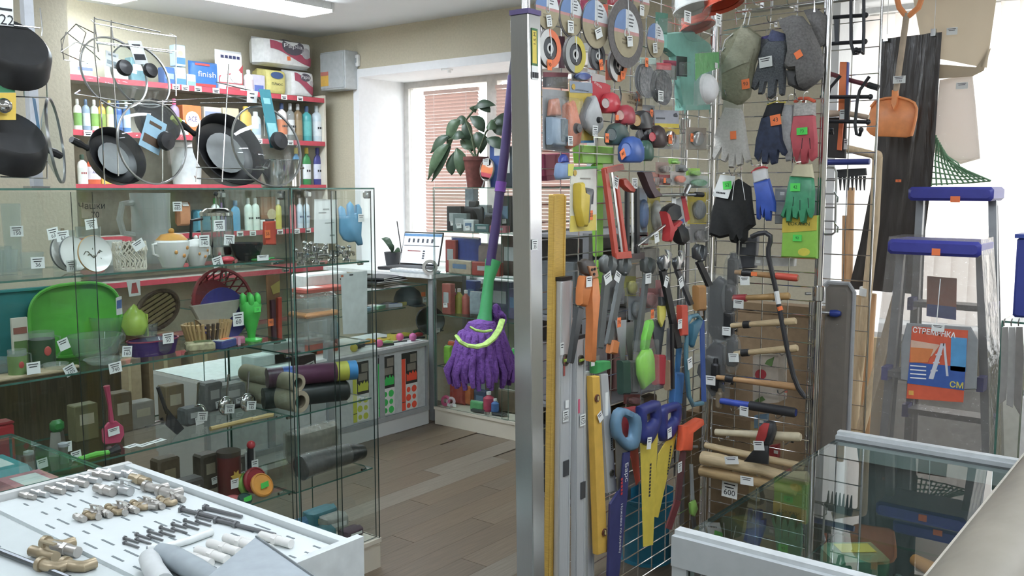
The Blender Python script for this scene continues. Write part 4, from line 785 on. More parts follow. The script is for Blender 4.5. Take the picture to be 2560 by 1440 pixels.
# --- shelf 3
p,k = at(10,XB,Z3); t = T('storage_tin','red square tin at the end of the third shelf','tin',p,RZX); t.part('tin',MB().bbox((0,0,56 * k),(44 * k,44 * k,108 * k),.006),mat('#b02228',.4)); t.part('lid',MB().bbox((0,0,114 * k),(46 * k,46 * k,8 * k),.004),mat('#8a1a20',.4))
p,k = at(146,XB,Z3); t = T('vegetable_grater','green handled steel box grater','grater',p,RZX); t.part('blade_body',MB().lathe([(24 * k,0),(16 * k,60 * k)],4),STEEL); t.part('handle',MB().bbox((0,0,74 * k),(34 * k,22 * k,30 * k),.01),mat('#1f7a2c',.4)); t.tagl(.012,.03,'',.032,.034,-.035);
for px,lb in ((74,'small steel pepper mill beside the red tin'),(160,'steel canister in front of the grater')):
    p,k = at(px,XA,Z3); t = T('spice_mill',lb,'spice mill',p,RZX); t.part('body',MB().lathe([(.001,0),(12 * k,0),(10 * k,30 * k),(12 * k,42 * k)],16),STEEL); t.part('cap',MB().lathe([(12 * k,42 * k),(12 * k,50 * k),(.001,54 * k)],16),GREYP); t.tagl(.03,.02,'',.032,.03,-.02,.1)
p,k = at(283,XB + .02,Z3); t = T('kitchen_spatula','pink plastic spatula standing upright','spatula',p,RZX); PK = mat('#c03a62',.4); t.part('blade',MB().prism([(-28 * k,14 * k),(-22 * k,4 * k),(18 * k,0),(30 * k,18 * k),(28 * k,40 * k),(10 * k,58 * k),(-12 * k,58 * k),(-28 * k,42 * k)],-3 * k,3 * k,0,2 * k),PK); t.part('handle',MB().tube([(-2 * k,0,56 * k),(-4 * k,0,100 * k),(-10 * k,0,150 * k)],[7 * k,5 * k,8 * k],8),PK); t.tagl(0,.045,'',.04,.026,-.008,.1)
p,k = at(240,XA + .03,Z3); t = T('vegetable_peeler','lime green handled peeler lying on the shelf edge','peeler',p,RZX); t.part('handle',MB().tube([(-44 * k,0,7 * k),(0,0,9 * k),(34 * k,0,7 * k)],[6 * k,8 * k,6 * k],8),mat('#5ac42c',.4)); t.part('blade_head',MB().tube([(34 * k,0,7 * k),(60 * k,0,12 * k)],[7 * k,12 * k],8),BLACK)
p,k = at(420,XA - .02,Z3); t = T('soup_ladle','black nylon turner leaning against the glass','turner',p,RZX); t.part('blade',MB().prism([(-4 * k,30 * k),(24 * k,0),(44 * k,12 * k),(2 * k,70 * k)],-3 * k,3 * k),BLACK); t.part('handle',MB().tube([(0,0,60 * k),(-22 * k,0,130 * k)],5 * k,8),BLACK)
for px,X,lb,dx in ((498,XB,'steel ladle with tag standing in the cutlery row',0),(566,XB - .02,'steel skimmer standing beside the ladle',8),(620,XB,'steel sieve lying beside the skimmer',4)):
    p,k = at(px,X,Z3); t = T('steel_ladle',lb,'ladle',p,RZX); t.part('bowl',MB().sph((0,0,24 * k),(22 * k,12 * k,24 * k),16,10),CHROME); t.part('handle',MB().tube([(dx * k,6 * k,44 * k),(dx * k + 8 * k,8 * k,100 * k)],3 * k,6),CHROME); t.tagl(-.005,.03,'185',.042,.034,-.03,-.15)
for i,(px,X,a) in enumerate(((400,XC,0),(440,XC + .03,.1),(560,XC + .03,-.1),(600,XC,.1))):
    p,k = at(px,X,Z3); t = T('carving_knife',('long steel skewer lying at the back by the turner','steel barbecue fork lying behind the turner','black handled knife lying behind the skimmer','black handled spatula lying behind the sieve')[i],'kitchen tool',p,RZX + a); t.part('blade',MB().box((-40 * k,0,4 * k),(90 * k,12 * k,2 * k)),STEEL); t.part('handle',MB().tube([(4 * k,0,5 * k),(60 * k,0,5 * k)],6 * k,8),BLACK)
p,k = at(610,XA + .03,Z3); t = T('wooden_spatula','long pale wooden spatula lying on the shelf edge','spatula',p,RZX); t.part('blade',MB().prism([(20 * k,-6 * k),(80 * k,-10 * k),(92 * k,0),(80 * k,12 * k),(20 * k,6 * k)],-.004,.004).xf(Matrix.Translation((0,0,5 * k)) @ Matrix.Rotation(pi / 2,4,'X')),mat('#b09858',.6)); t.part('handle',MB().tube([(24 * k,0,5 * k),(-96 * k,0,5 * k)],6 * k,8),mat('#b09858',.6))
for px,X,lb in ((330,XA,'loose price slip beside the pink spatula'),(362,XA + .02,'loose price slip at the third shelf edge'),(395,XA + .01,'loose price slip below the turner')):
    p,k = at(px,X,Z3); t = T('price_card',lb,'price card',p,RZX + .2); t.part('card',MB().box((0,0,.003),(.05,.03,.0012)),PAPER); t.part('lettering',MB().box((0,0,.0038),(.03,.004,.0004)),INK)
for px,w,h_,c_,lb in ((350,60,66,'#8f8a80','grey carton of cutlery at the back'),(300,50,100,'#6a5a3c','brown wooden knife block at the back'),(430,50,90,'#7a6a50','tan carton at the back of the third shelf'),(210,60,90,'#6f6a44','olive carton at the back of the third shelf')):
    p,k = at(px,XC,Z3); t = T('goods_carton',lb,'box',p,RZX); t.part('box',MB().bbox((0,0,h_ * k / 2),(w * k,40 * k,h_ * k),.003),mat(c_,.7)); t.part('label',MB().box((0,-20.5 * k,h_ * k * .6),(w * k * .6,.001,h_ * k * .3)),mat('#b0a890',.7))
# narrow case shelf 3: rolls lying towards the front
def roll(label,px,X,z,rpx,len_m,body,core=None,x_front=SX1 - .05,yaw=0.,z_add=0.,bands=(),name='paper_roll',hollow=True):
    p = colX(px,X,z); k = mpp(p); r = rpx * k; t = T(name,label,'roll',(p.x,p.y,z + r + z_add),0)
    a = Vector((1,0,0)); a.rotate(Matrix.Rotation(yaw,3,'Z'))
    if hollow: t.part('roll',MB().lathe([(r * .6,0),(r,0),(r,-len_m),(r * .6,-len_m),(r * .6,0)],24,(0,0,0),0,a),body)
    else: t.part('roll',MB().lathe([(.001,.004),(r * .8,.004),(r,-.006),(r,-len_m),(.001,-len_m)],24,(0,0,0),0,a),body)
    if core: t.part('core',MB().lathe([(r * .6,-.002),(r * .55,-.002),(r * .55,-len_m + .002)],20,(0,0,0),0,a),core)
    for b0,b1,m in bands: t.part('band',MB().lathe([(r * 1.012,-b0),(r * 1.012,-b1)],24,(0,0,0),0,a),m)
    return t
CARDC = mat('#b7a68c',.8); ZR = .73
roll('cardboard parchment roll with open end at the front',752,SX1 - .05,ZR,28,.36,CARDC,mat('#6a5c48',.8),z_add=.0)
roll('cardboard parchment roll stacked above another roll',748,SX1 - .06,ZR,22,.34,CARDC,mat('#6a5c48',.8),z_add=.082)
yv = 1.35
t = roll('black plastic bag roll under the purple roll',868,SX1 - .07,ZR,26,.34,mat('#15201e',.4),yaw=1.15,hollow=False,name='bag_roll')
t = roll('purple foil roll with yellow tag and blue end',890,SX1 - .05,ZR,24,.36,mat('#5a2448',.35),yaw=1.15,z_add=.085,bands=((0,.035,mat('#2f8fd0',.4)),(.036,.085,mat('#c0c028',.5)),(.26,.3,mat('#2c5ac0',.4))),hollow=False,name='foil_roll')
t.tagl  # bands carry the print
p,k = at(770,XB,ZR); t = T('tea_packet','brown packet with white tag behind the rolls','packet',(SX1 - .25,p.y + .03,ZR),RZX); t.part('packet',MB().bbox((0,0,.09),(.1,.05,.18),.006),mat('#3a2c24',.6)); t.tagl(.01,.13,'',.05,.04,-.03,.2)
# shelf 4
p,k = at(575,XB + .02,Z4); t = T('storage_jar','dark red printed canister with yellow starburst','canister',p,RZX); t.part('body',MB().lathe([(.001,0),(28 * k,0),(29 * k,4 * k),(29 * k,108 * k),(27 * k,110 * k),(.001,110 * k)],28),mat('#5c1a16',.35)); t.part('lid',MB().lathe([(29.5 * k,104 * k),(29.5 * k,116 * k),(.001,118 * k)],28),mat('#3c3428',.4))
st = [(16 * k * (1 if i % 2 else .6) * cos(i * pi / 8),50 * k + 22 * k * (1 if i % 2 else .65) * sin(i * pi / 8)) for i in range(16)]; t.part('starburst',MB().prism(st,-30.5 * k,-27 * k),mat('#c9a42c',.5)); t.tagl(-.01,.06,'',.034,.036,-.048)
def lidp(label,px,X,z,rpx,col,yaw=.0,tilt=.9,tag=None,ang=0):  # round plastic lids
    p,k = at(px,X,z); r = rpx * k; t = T('plastic_lid',label,'storage_lid',p,RZX + yaw,'coloured plastic lids'); ax = Vector((sin(ang) * cos(tilt),-cos(tilt),sin(tilt))); c = Vector((0,0,r * cos(tilt) + .004)); m = mat(col,.35)
    t.part('disc',MB().lathe([(.001,0),(r,0),(r,.008),(r * .9,.012),(r * .86,.008),(.001,.008)],26,c,0,ax),m); t.part('edge',MB().lathe([(r * 1.0,-.004),(r * 1.03,-.002),(r * 1.03,.006),(r,.008)],26,c,0,ax),m)
    if tag: t.tagl(0,r * cos(tilt) + .01,'',.034,.022,-.02,.1,tag)
    return t
lidp('orange round plastic lid with green sticker at the shelf edge',655,XA + .02,Z4,30,'#e0941e',0,.55,2); lidp('crimson round plastic lid behind the orange lid',638,XA - .03,Z4,32,'#a01f2c',0,.3,2); lidp('lime plastic lid between the canister and crimson lid',610,XA - .05,Z4,26,'#6a9a2c',.5,.2)
lidp('orange red strainer lid with white price tag',445,XA,Z4,30,'#c83c26',0,.95); lidp('red plastic lid lying in front of the canister',540,XA + .01,Z4,34,'#c43c2a',0,1.2,2); lidp('pink plastic lid lying beside the red lid',585,XA + .03,Z4,26,'#b85a5c',0,1.3); lidp('dark green lid with sticker beside the pink lid',612,XA + .04,Z4,18,'#1f4a44',0,1.1,2)
t = hangX('price_card','white price tag 85 in front of the orange red strainer lid','price card',450,1222,XA + .05); t.tagl(0,0,'85',.04,.04,0); t.part('stand',MB().box((0,.004,-.008),(.03,.006,.012)),CHROME)
t = hangX('price_card','small white price tag lying under the pink lid','price card',552,1256,XA + .06); t.tagl(0,0,'',.05,.02,0); t.part('stand',MB().box((0,.004,-.004),(.03,.006,.008)),CHROME)
p,k = at(640,XC + .02,Z4); t = T('cloth_pack','white folded cloth pack with orange sticker','packet',p,RZX); t.part('cloth',pillow(100 * k,70 * k,50 * k),mat('#a8a498',.7)); t.part('sticker',MB().box((10 * k,24 * k,71 * k),(20 * k,10 * k,.001)),ORTAG)
p,k = at(694,XB,Z4); t = T('lighter_pack','red and black gas lighter hanging in clear blister','lighter',p,RZX); t.part('body',MB().tube([(0,0,30 * k),(2 * k,0,100 * k)],8 * k,10),BLACK); t.part('trigger',MB().sph((4 * k,0,108 * k),11 * k,12,8),mat('#b82430',.4)); t.part('card',MB().box((6 * k,8 * k,45 * k),(30 * k,2 * k,90 * k)),mat('#b8b8b4',.7)); t.tagl(.01,.09,'',.03,.04,-.016)
p,k = at(830,XB + .06,.43); t = T('bag_roll','thick roll of black rubbish bags in clear film','roll',(p.x,p.y,.43 + .05),RZX); t.part('roll',MB().tube([(-.16,0,0),(-.1,0,.004),(.1,0,0),(.17,0,-.008)],[.05,.046,.042,.03],18),mat('#1a1b1c',.3,0,.2,20,.5)); t.part('film',MB().tube([(-.17,0,.002),(-.1,0,.006),(.08,0,.004)],[.054,.05,.046],18),WRAP)
p,k = at(800,XC + .02,.43); t = T('cloth_pack','pale folded cloth pack behind the black bag roll','packet',p,RZX); t.part('cloth',pillow(150 * k,80 * k,60 * k),mat('#8f8a7a',.7,0,.2)); t.part('wrap',pillow(156 * k,84 * k,70 * k).xf(Matrix.Translation((0,-5 * k,0))),WRAP)
# bottom boards: bags and cloths
def softbag(label,px,X,hpx,wpx,dpx,col,rz=0.,name='packed_cloth',z=Z0,col2=None):
    p,k = at(px,X,z); t = T(name,label,'packet',p,RZX + rz); t.part('packet',pillow(wpx * k,hpx * k,dpx * k),mat(col,.5,0,.15)); t.part('print',MB().box((0,-.002,hpx * k * .5),(wpx * k * .6,.002,hpx * k * .3)),mat(col2 or '#d0d4d0',.6)); return t
softbag('bright blue bag of cleaning cloths in the case bottom',745,XB + .02,66,110,40,'#2f7fb0',.2); softbag('olive packet of sponges in the case bottom',690,XB,70,70,40,'#8a8a3c',0); softbag('teal printed packet at the front corner of the case',815,XA,40,100,60,'#1f6a74',.1,col2='#d8b84c'); softbag('white packet of cloths near the case end',868,XB,36,70,60,'#a8aaa2',-.2); softbag('turquoise packet behind the teal packet',850,XC + .04,44,90,50,'#2c8494',0,col2='#c9c08a'); softbag('dark packet of bags in the case bottom left',640,XB,60,90,50,'#2f3434',0); softbag('grey packet of bags beside the dark packet',590,XB,54,70,50,'#4a4d48',0); softbag('brown packet in the case bottom',500,XB,60,90,50,'#4c3f2e',0)
softbag('purple packet of cloths at the front base board',905,XA + .01,20,60,40,'#4c3444',0)

p = colX(250,-3.62,0); t = T('backdrop_cabinet','dark brown cabinet added behind the tall showcase as a backdrop of shade','cabinet',(-3.95,.2,0),0); DB = mat('#4a3c28',.6,0,.2,6,stretch=(20,20,1.5)); t.part('body',MB().box2((0,0,0),(.4,1.72,.98)),DB); t.part('top_board',MB().box2((-.01,-.01,.98),(.42,1.74,1.0)),DB)  # made-up dark cabinet, stands in for the shaded wall behind the lower shelves
for i in range(3):
    d_ = t.part('door',MB().bbox((0,0,0),(.55,.016,.84),.004).xf(Matrix.Translation((.41,.3 + .57 * i,.5)) @ Matrix.Rotation(pi / 2,4,'Z')),mat('#57472f',.55,0,.2,6,stretch=(20,20,1.5))); mobj('knob',MB().sph((.428,.5 + .57 * i,.55),.012,10,8),STEEL,d_)

# fuller lower shelves
for i,(px,X,z,hp,wp,c_,c2,lb) in enumerate(((480,XB,Z4,70,60,'#3a3630','#8a8478','dark bagged sieve behind the strainer lid'),(520,XC,Z4,90,50,'#4c4436','#a09880','olive carton behind the canister'),(420,XC,Z4,110,60,'#5a4a32','#8c7c5c','brown carton at the back of the fourth shelf'),(340,XC,Z4,100,70,'#4a4234','#7c745c','dark carton deep on the fourth shelf'),(690,XC,Z4,60,70,'#6a665c','#b0aa9a','grey cloth bundle behind the gas lighter'),(560,XC,Z0 + .001,90,80,'#3f3c36','#7c7868','dark carton at the bottom of the tall case'),(660,XC,Z0 + .001,60,80,'#54584c','#a8a890','moss green packet at the bottom of the tall case'),(440,XC,Z0 + .001,100,80,'#4a3f30','#8a7c60','brown carton at the bottom of the tall case'),(480,XB,Z3,44,50,'#5c6060','#b8bcb8','grey bagged cutlery set between the turner and ladle'),(590,XC,Z3,60,80,'#8a8d88','#c0c2bc','pale grey carton behind the steel sieve'),(530,XC,Z3,74,50,'#6d6f6c','#b0b2ac','grey carton behind the steel skimmer'))):
    p,k = at(px,X,z); t = T('shelf_pack',lb,'packet',p,RZX); t.part('pack',MB().bbox((0,.01,hp * k / 2),(wp * k,44 * k,hp * k),.008),mat(c_,.6,0,.2,40)); t.part('label',MB().box((0,.0095 - 22 * k,hp * k * .6),(wp * k * .5,.001,hp * k * .3)),mat(c2,.7)); t.tagl(wp * k * .2,hp * k * .25,'',.034,.028,.005 - 22 * k,.1)
# ================================================================ back counter: posters and goods
def cpt(px,py,X=CX + .012): return onX(px,py,X)
def poster(label,px0,px1,py0a,py1a,c,c2):
    """neon measuring sheet stuck on a counter panel"""
    a = onX(px0,(py0a + py1a) / 2,CX - .004); t = T('poster',label,'poster',a,RZX,'neon printed sheets on the counter front')
    x1 = t.uv(px1,(py0a + py1a) / 2)[0]; zt = onX(px0,py0a,CX - .004).z - a.z; zb = onX(px0,py1a,CX - .004).z - a.z; w = x1; h = zt - zb
    t.part('sheet',MB().box2((0,-.001,zb),(w,.001,zt)),PAPER)
    m = [mat(c,.6,0,.02),mat('#2c2c28',.6),mat(c2,.6),mat('#8a8478',.6)]
    mb = MB(); y = -.0015
    mb.box2((0,y - .0004,zb),(w * .24,y,zt - h * .1),0); mb.box2((w * .26,y - .0004,zb + h * .45),(w,y,zt),1); mb.box2((0,y - .0004,zt - h * .1),(w * .26,y,zt),1)
    mb.box2((w * .55,y - .0008,zb + h * .82),(w * .95,y - .0004,zt - h * .04),3); mb.box2((w * .35,y - .0008,zb + h * .68),(w * .9,y - .0004,zb + h * .8),3)
    hand = [(.3,.5),(.95,.5),(.98,.6),(.9,.66),(.8,.62),(.72,.68),(.62,.62),(.5,.66),(.42,.6),(.3,.64)]; mb.prism([(w * a_,zb + h * b_) for a_,b_ in hand],y - .001,y - .0005,0)
    mb.box2((0,y - .0008,zb + h * .14),(w * .24,y - .0004,zb + h * .15),1)
    for i in range(3):
        for j in range(2): mb.disc((w * (.42 + .36 * j),y - .0005,zb + h * (.07 + .14 * i)),w * (.12 + .04 * ((i + j) % 2)),(0,-1,0),14,0,.0006)
    t.part('print',mb,m)
poster('neon yellow measuring sheet with hands and dots on the counter',882,922,908,1058,'#c8d018','#8a8a20'); poster('neon green measuring sheet with thumbs and dots on the counter',945,986,895,1042,'#12c850','#0f8a3c'); poster('neon orange measuring sheet with fist and dots on the counter',1004,1043,884,1028,'#ff4a1c','#c83c1c')
def cshelf(px,z=.5755,dX=-.12): p = colX(px,CX + dX,z); return p,mpp(p)
p,k = cshelf(1022,.781,-.34);
def helmet(label,px,z,dX,rpx,col,name='work_cap',tag=False):
    p,k = cshelf(px,z,dX); r = rpx * k; t = T(name,label,'cap',p,RZX); t.part('crown',MB().lathe([(r,0),(r * .98,r * .4),(r * .8,r * .85),(r * .45,r * 1.12),(.001,r * 1.2)],24),mat(col,.5,0,.15)); t.part('peak',MB().prism([(-r * .7,0),(r * .7,0),(r * .5,r * .5),(0,r * .62),(-r * .5,r * .5)],-.004,.002).xf(Matrix.Translation((0,-r * .75,0)) @ Matrix.Rotation(pi / 2 + .15,4,'X')),mat(col,.5,0,.15))
    if tag: t.tagl(r * .4,r * .7,'',.04,.03,-r * 1.1,0,1); t.tagl(r * .5,r * .3,'',.04,.034,-r * 1.15)
    return t
helmet('dark slate cap with orange sticker inside the counter',1020,.781,-.33,36,'#3c464a',tag=True)
p,k = cshelf(1076,.5755,-.1); t = T('frying_pan','black round wok leaning inside the counter end','pan',p,RZX); ax = Vector((-.5,-.7,.3)).normalized(); t.part('body',MB().lathe([(.001,-30 * k),(24 * k,-22 * k),(36 * k,0),(34 * k,0),(20 * k,-20 * k),(.001,-26 * k)],26,(0,0,38 * k),0,ax),mat('#1a2320',.4)); t.part('rim',MB().lathe([(35 * k,0),(37 * k,1 * k),(35 * k,2 * k)],26,(0,0,38 * k),0,ax),BLACK); t.tagl(-.02,.05,'',.04,.03,-.09)
GC = 'small tools inside the back counter'
items = [(885,'#d8c42c','ball','yellow green ball cap in the counter'),(905,'#2c2c2c','bar','black file lying by the yellow ball'),(930,'#d89a2c','bar','orange handled chisel on the counter shelf'),(948,'#e85a9a','ball','pink plastic knob left of the yellow tape'),(960,'#e0c02c','puck','yellow tape puck on the counter shelf'),(985,'#d8c83c','puck','large yellow tape puck in the counter middle'),(975,'#8fb86c','bar','pale green handled tool in the counter'),(1000,'#e85a9a','ball','pink plastic knob beside the green tool'),(1018,'#c8c02c','bar','yellow screwdriver beside the pink knob'),(1032,'#e06ab0','ball','pink plastic knob before the red tool'),(1050,'#b02838','bar','red handled brush in front of the wok'),(1062,'#3c7a5c','bar','green pack beside the wok')]
for i,(px,c_,kd,lb) in enumerate(items):
    p,k = cshelf(px,.5755,-.05 - .07 * (i % 3)); t = T('hand_tool',lb,'tool',p,RZX + random.uniform(-.5,.5),GC); m = mat(c_,.4)
    if kd == 'ball': t.part('knob',MB().sph((0,0,10 * k),10 * k,12,8),m); t.part('stem',MB().cyl((8 * k,0,6 * k),(40 * k,0,4 * k),3 * k,8),BLACK)
    elif kd == 'puck': t.part('case',MB().lathe([(.001,0),(17 * k,0),(18 * k,4 * k),(17 * k,14 * k),(.001,15 * k)],18),m); t.part('label',MB().lathe([(.001,15.5 * k),(8 * k,15.2 * k)],14),BLACK)
    else: t.part('handle',MB().tube([(-30 * k,0,6 * k),(-10 * k,0,7 * k),(8 * k,0,6 * k)],[5 * k,7 * k,4 * k],8),m); t.part('shaft',MB().cyl((8 * k,0,6 * k),(50 * k,0,5 * k),2.2 * k,6),DSTEEL)
for i in range(9):   # stacks of printed packets on the upper glass shelf
    p,k = cshelf(905 + i * 13,.781,-.28 - .02 * (i % 3)); t = T('blister_packet',('blue and white packet','white packet with dark print','red and white packet','green packet','grey packet','black packet','pale packet with blue band','yellow edged packet','brown packet')[i] + ' lying on the glass shelf of the counter','packet',p,RZX + random.uniform(-.4,.4)); t.part('packet',MB().bbox((0,0,5 * k),(40 * k,26 * k,9 * k),.003),mat(['#8fb0c8','#d0d4d4','#b84a4a','#6aa07c','#9a9a9a','#2c2c2c','#c8d0dc','#c8b84c','#7a5c4a'][i],.5)); t.part('print',MB().box((0,0,9.6 * k),(24 * k,16 * k,.0008)),mat(['#e8ecec','#44484c','#e8e0e0','#d8e0d8','#5c5c60','#b8b8b8','#3a5a9a','#44484c','#d8c8b0'][i],.6))
for i,(px,w,h_,c_,lb) in enumerate(((690,120,26,'#c8cccc','white flat box on the counter behind the green vase'),(800,90,40,'#c8502c','orange red box with white top on the counter'),(720,80,50,'#b9bfbf','grey box stacked on the counter'),(760,60,14,'#c8d02c','yellow flower shaped pack on the counter'))):
    p = colX(px,CX - .12 - .06 * (i % 2),.5755); k = mpp(p); w_ = w * k * 1.2; t = T('goods_carton',lb,'box',p,RZX); t.part('box',MB().bbox((0,.04,h_ * k / 2),(w_,.12,h_ * k),.004),mat(c_,.6)); t.part('top_label',MB().box((0,.04,h_ * k + .0006),(w_ * .8,.08,.001)),PAPER)
# white bag / long box behind the taps on the counter top
p = colX(800,CX - .2,zc); t = T('glue_gun_pack','flat red and white packet on the glass counter top','packet',p,RZX); k = mpp(p); t.part('packet',MB().bbox((0,0,7 * k),(130 * k,60 * k,12 * k),.006),mat('#c8584c',.5)); t.part('label',MB().box((-30 * k,0,13.4 * k),(50 * k,40 * k,.001)),PAPER)
p = colX(800,CX - .35,zc); t = T('router_box','white device with two cables on the counter top','device',p,RZX); t.part('case',MB().bbox((0,0,.05),(.34,.16,.1),.01),WHITE)
for x_ in (.1,.13): t.part('cable',MB().tube([(x_,-.08,.06),(x_ + .01,-.1,.03),(x_,-.12,.006),(x_ + .05,-.14,.006)],.004,6),BLACK)
for i,(px,w_) in enumerate(((955,.3),(958,.26),(950,.28))):
    p = colX(px,CX - .38,zc + .013 * i); t = T('paper_folder',('dark document folder at the bottom of a pile on the counter','dark document folder in the middle of the counter pile','dark document folder on top of the counter pile')[i],'folder',(p.x,p.y,zc + .013 * i),RZX + .15 * i); t.part('cover',MB().box((0,0,.005),(w_,.2,.01)),mat('#2c3036',.5)); t.part('pages',MB().box((.004,-.002,.0055),(w_ - .012,.2,.006)),PAPER)
# laptop, keyboard, plant pot and tape on the desk
ZD = 1.01
p = onY(1052,640,4.86); t = T('laptop','open dark laptop showing a web page on the desk','laptop',(p.x,4.74,ZD),.12); k = mpp((p.x,4.86,1.2))
sw,sh = .36,.25; t.part('base',MB().bbox((0,-.02,.011),(sw,.25,.02),.006),BLACK)
lean = Matrix.Translation((0,.11,.02)) @ Matrix.Rotation(-.28,4,'X')
s_ = t.part('screen_lid',MB().bbox((0,.006,sh / 2),(sw,.012,sh),.006).xf(lean),BLACK)
scr = mat('#dfe8f0',.4,0,0,emit=.55,key='screen'); mb = MB().box((0,-.001,sh / 2),(sw - .02,.001,sh - .024),0)
mb.box((0,-.002,sh * .9),(sw - .02,.0005,.02),1).box((0,-.002,sh * .58),(sw - .04,.0005,.006),2).box((-.06,-.002,sh * .42),(.12,.0005,.008),3)
for i in range(6): mb.box((-.12 + i * .042,-.002,sh * .73),(.018,.0005,.03),2)
for i in range(4): mb.box((.03,-.002,sh * (.42 - .07 * i)),(.02,.0005,.012),2)
mobj('display',mb.xf(lean),[scr,mat('#5f9ad0',.5),mat('#4a4f58',.5),mat('#a04a4a',.5)],s_)
t.part('keyboard',MB().box((0,-.03,.0215),(sw * .86,.12,.002)),mat('#2c2e33',.6))
p = colY(1075,4.52,ZD); t = T('tape_roll','white roll of packing tape standing on the desk edge','tape',(p.x,4.52,ZD),.3); k = mpp(p); t.part('tape',MB().lathe([(12 * k,-9 * k),(19 * k,-9 * k),(19 * k,9 * k),(12 * k,9 * k),(12 * k,-9 * k)],28,(0,0,19 * k),0,(.5,-1,0)),mat('#e2e0d8',.5)); t.part('core',MB().lathe([(12 * k,-9 * k),(11 * k,-9 * k),(11 * k,9 * k)],24,(0,0,19 * k),0,(.5,-1,0)),mat('#8a8478',.7))
p = colY(1030,4.53,ZD); t = T('keyboard','pale keyboard lying at the desk edge','keyboard',(p.x,4.56,ZD),0); t.part('base',MB().bbox((0,0,.01),(.4,.1,.018),.004),mat('#b9c2c6',.5));
for i in range(10):
    for j in range(3): t.part('key',MB().box((-.17 + i * .038,-.03 + j * .03,.021),(.03,.022,.006)),WHITE)
p = colY(982,4.9,ZD); t = T('flower_pot','small dark pot with a drooping leaf beside the laptop','pot',(p.x,4.9,ZD),0); t.part('pot',MB().lathe([(.001,0),(.05,0),(.065,.1),(.06,.1),(.05,.09),(.001,.088)],20),mat('#22262c',.5)); t.part('soil',MB().lathe([(.001,.091),(.056,.091)],18),mat('#2a211a',.9))
LEAF = mat('#35523a',.45,0,.25,20); LEAF2 = mat('#4d6b4a',.45,0,.3,20)
def leaf(t,base,mid,tip,w,m=LEAF):
    base,mid,tip = Vector(base),Vector(mid),Vector(tip); n = 7
    side = (tip - base).cross(Vector((.3,-.9,.4))).normalized(); mb = MB()
    def f(u,v):
        c = base * (1 - v) ** 2 + mid * 2 * v * (1 - v) + tip * v * v; ww = w * (sin(pi * min(1,v * .97 + .03)) ** .8) * .5; nn = (tip - base).cross(side).normalized()
        return c + side * ww * (2 * u - 1) + nn * (abs(2 * u - 1) * w * .12)
    mb.grid(f,4,n); return t.part('leaf',mb,m,smooth=80)
leaf(t,(0,0,.09),(-.02,-.02,.22),(-.09,-.03,.2),.05); leaf(t,(0,0,.09),(.03,-.02,.16),(-.02,-.05,.17),.04); leaf(t,(0,0,.09),(.05,0,.14),(.1,-.02,.11),.04)
p = colY(1008,4.95,ZD); t = T('pencil','thin dark antenna rod standing behind the small pot','rod',(p.x,4.95,ZD),0); t.part('base',MB().lathe([(.001,0),(.025,0),(.02,.02),(.001,.022)],14),BLACK); t.part('rod',MB().cyl((0,0,.02),(-.06,0,.33),.004,6),BLACK)
# ================================================================ plant and mirror on the tower
ZTT = H - .004
p = colY(1190,4.62,ZTT); k = mpp(p); t = T('potted_plant','leafy potted plant on the glass case before the blinds','plant',p,0)
t.part('pot',MB().lathe([(.001,0),(22 * k,0),(30 * k,66 * k),(32 * k,66 * k),(32 * k,76 * k),(28 * k,76 * k),(27 * k,70 * k),(.001,70 * k)],24),mat('#7a3c34',.5,0,.2)); t.part('soil',MB().lathe([(.001,71 * k),(27 * k,71 * k)],20),mat('#2a211a',.9))
def lp(px,py,dy=0.): q = onY(px,py,4.62 + dy) - p; return q
t.part('stem',MB().tube([(0,0,70 * k),lp(1180,340),lp(1165,300),lp(1185,275)],3 * k,6),mat('#5a6a4a',.6)); t.part('stem',MB().tube([(0,0,70 * k),lp(1150,340),lp(1120,350)],2.5 * k,6),mat('#5a6a4a',.6)); t.part('stem',MB().tube([(0,0,70 * k),lp(1215,330),lp(1240,300)],2.5 * k,6),mat('#5a6a4a',.6))
for i,(b_,m_,e_,w) in enumerate((((1120,360),(1085,380),(1068,450),34),((1125,365),(1100,400),(1078,455),26),((1120,340),(1090,350),(1075,382),30),((1150,300),(1120,300),(1118,380),34),((1160,300),(1170,320),(1165,370),30),((1175,290),(1200,300),(1210,330),30),((1140,370),(1155,400),(1150,440),36),((1135,380),(1120,420),(1128,438),30),((1190,330),(1210,345),(1200,385),34),((1200,330),(1180,350),(1175,380),30),((1185,270),(1195,250),(1238,262),24),((1190,262),(1215,262),(1225,280),22),((1185,270),(1180,255),(1188,282),24),((1230,300),(1255,285),(1270,310),34),((1225,310),(1250,330),(1285,325),30),((1240,320),(1220,300),(1215,320),28),((1160,340),(1140,330),(1128,345),26),((1215,345),(1240,350),(1262,370),30),((1150,350),(1165,360),(1185,372),26),((1165,300),(1150,290),(1128,318),26))):
    dy = -.05 + .02 * (i % 5); leaf(t,lp(*b_,dy),lp(*m_,dy - .03),lp(*e_,dy),w * k,LEAF if i % 3 else LEAF2)
p = colY(1218,4.52,ZTT); k = mpp(p); t = T('table_mirror','round table mirror on a wire stand beside the plant','mirror',p,0); c = Vector((0,0,44 * k)); t.part('glass',MB().disc(c,27 * k,(-.25,-1,.1),28,0,.003),mat('#c8ccd0',.03,1,0)); t.part('rim',MB().lathe([(27 * k,-.004),(29 * k,-.004),(29 * k,.006),(27 * k,.006),(27 * k,-.004)],28,c,0,(-.25,-1,.1)),STEEL)
for x_ in (-14,14): t.part('stand_leg',MB().tube([(x_ * k * .6,0,18 * k),(x_ * k,-4 * k,0),(x_ * k * 1.2,6 * k,0)],1.6 * k,6),STEEL)
t.tagl(-.0,.16,'',.05,.04,-.012)
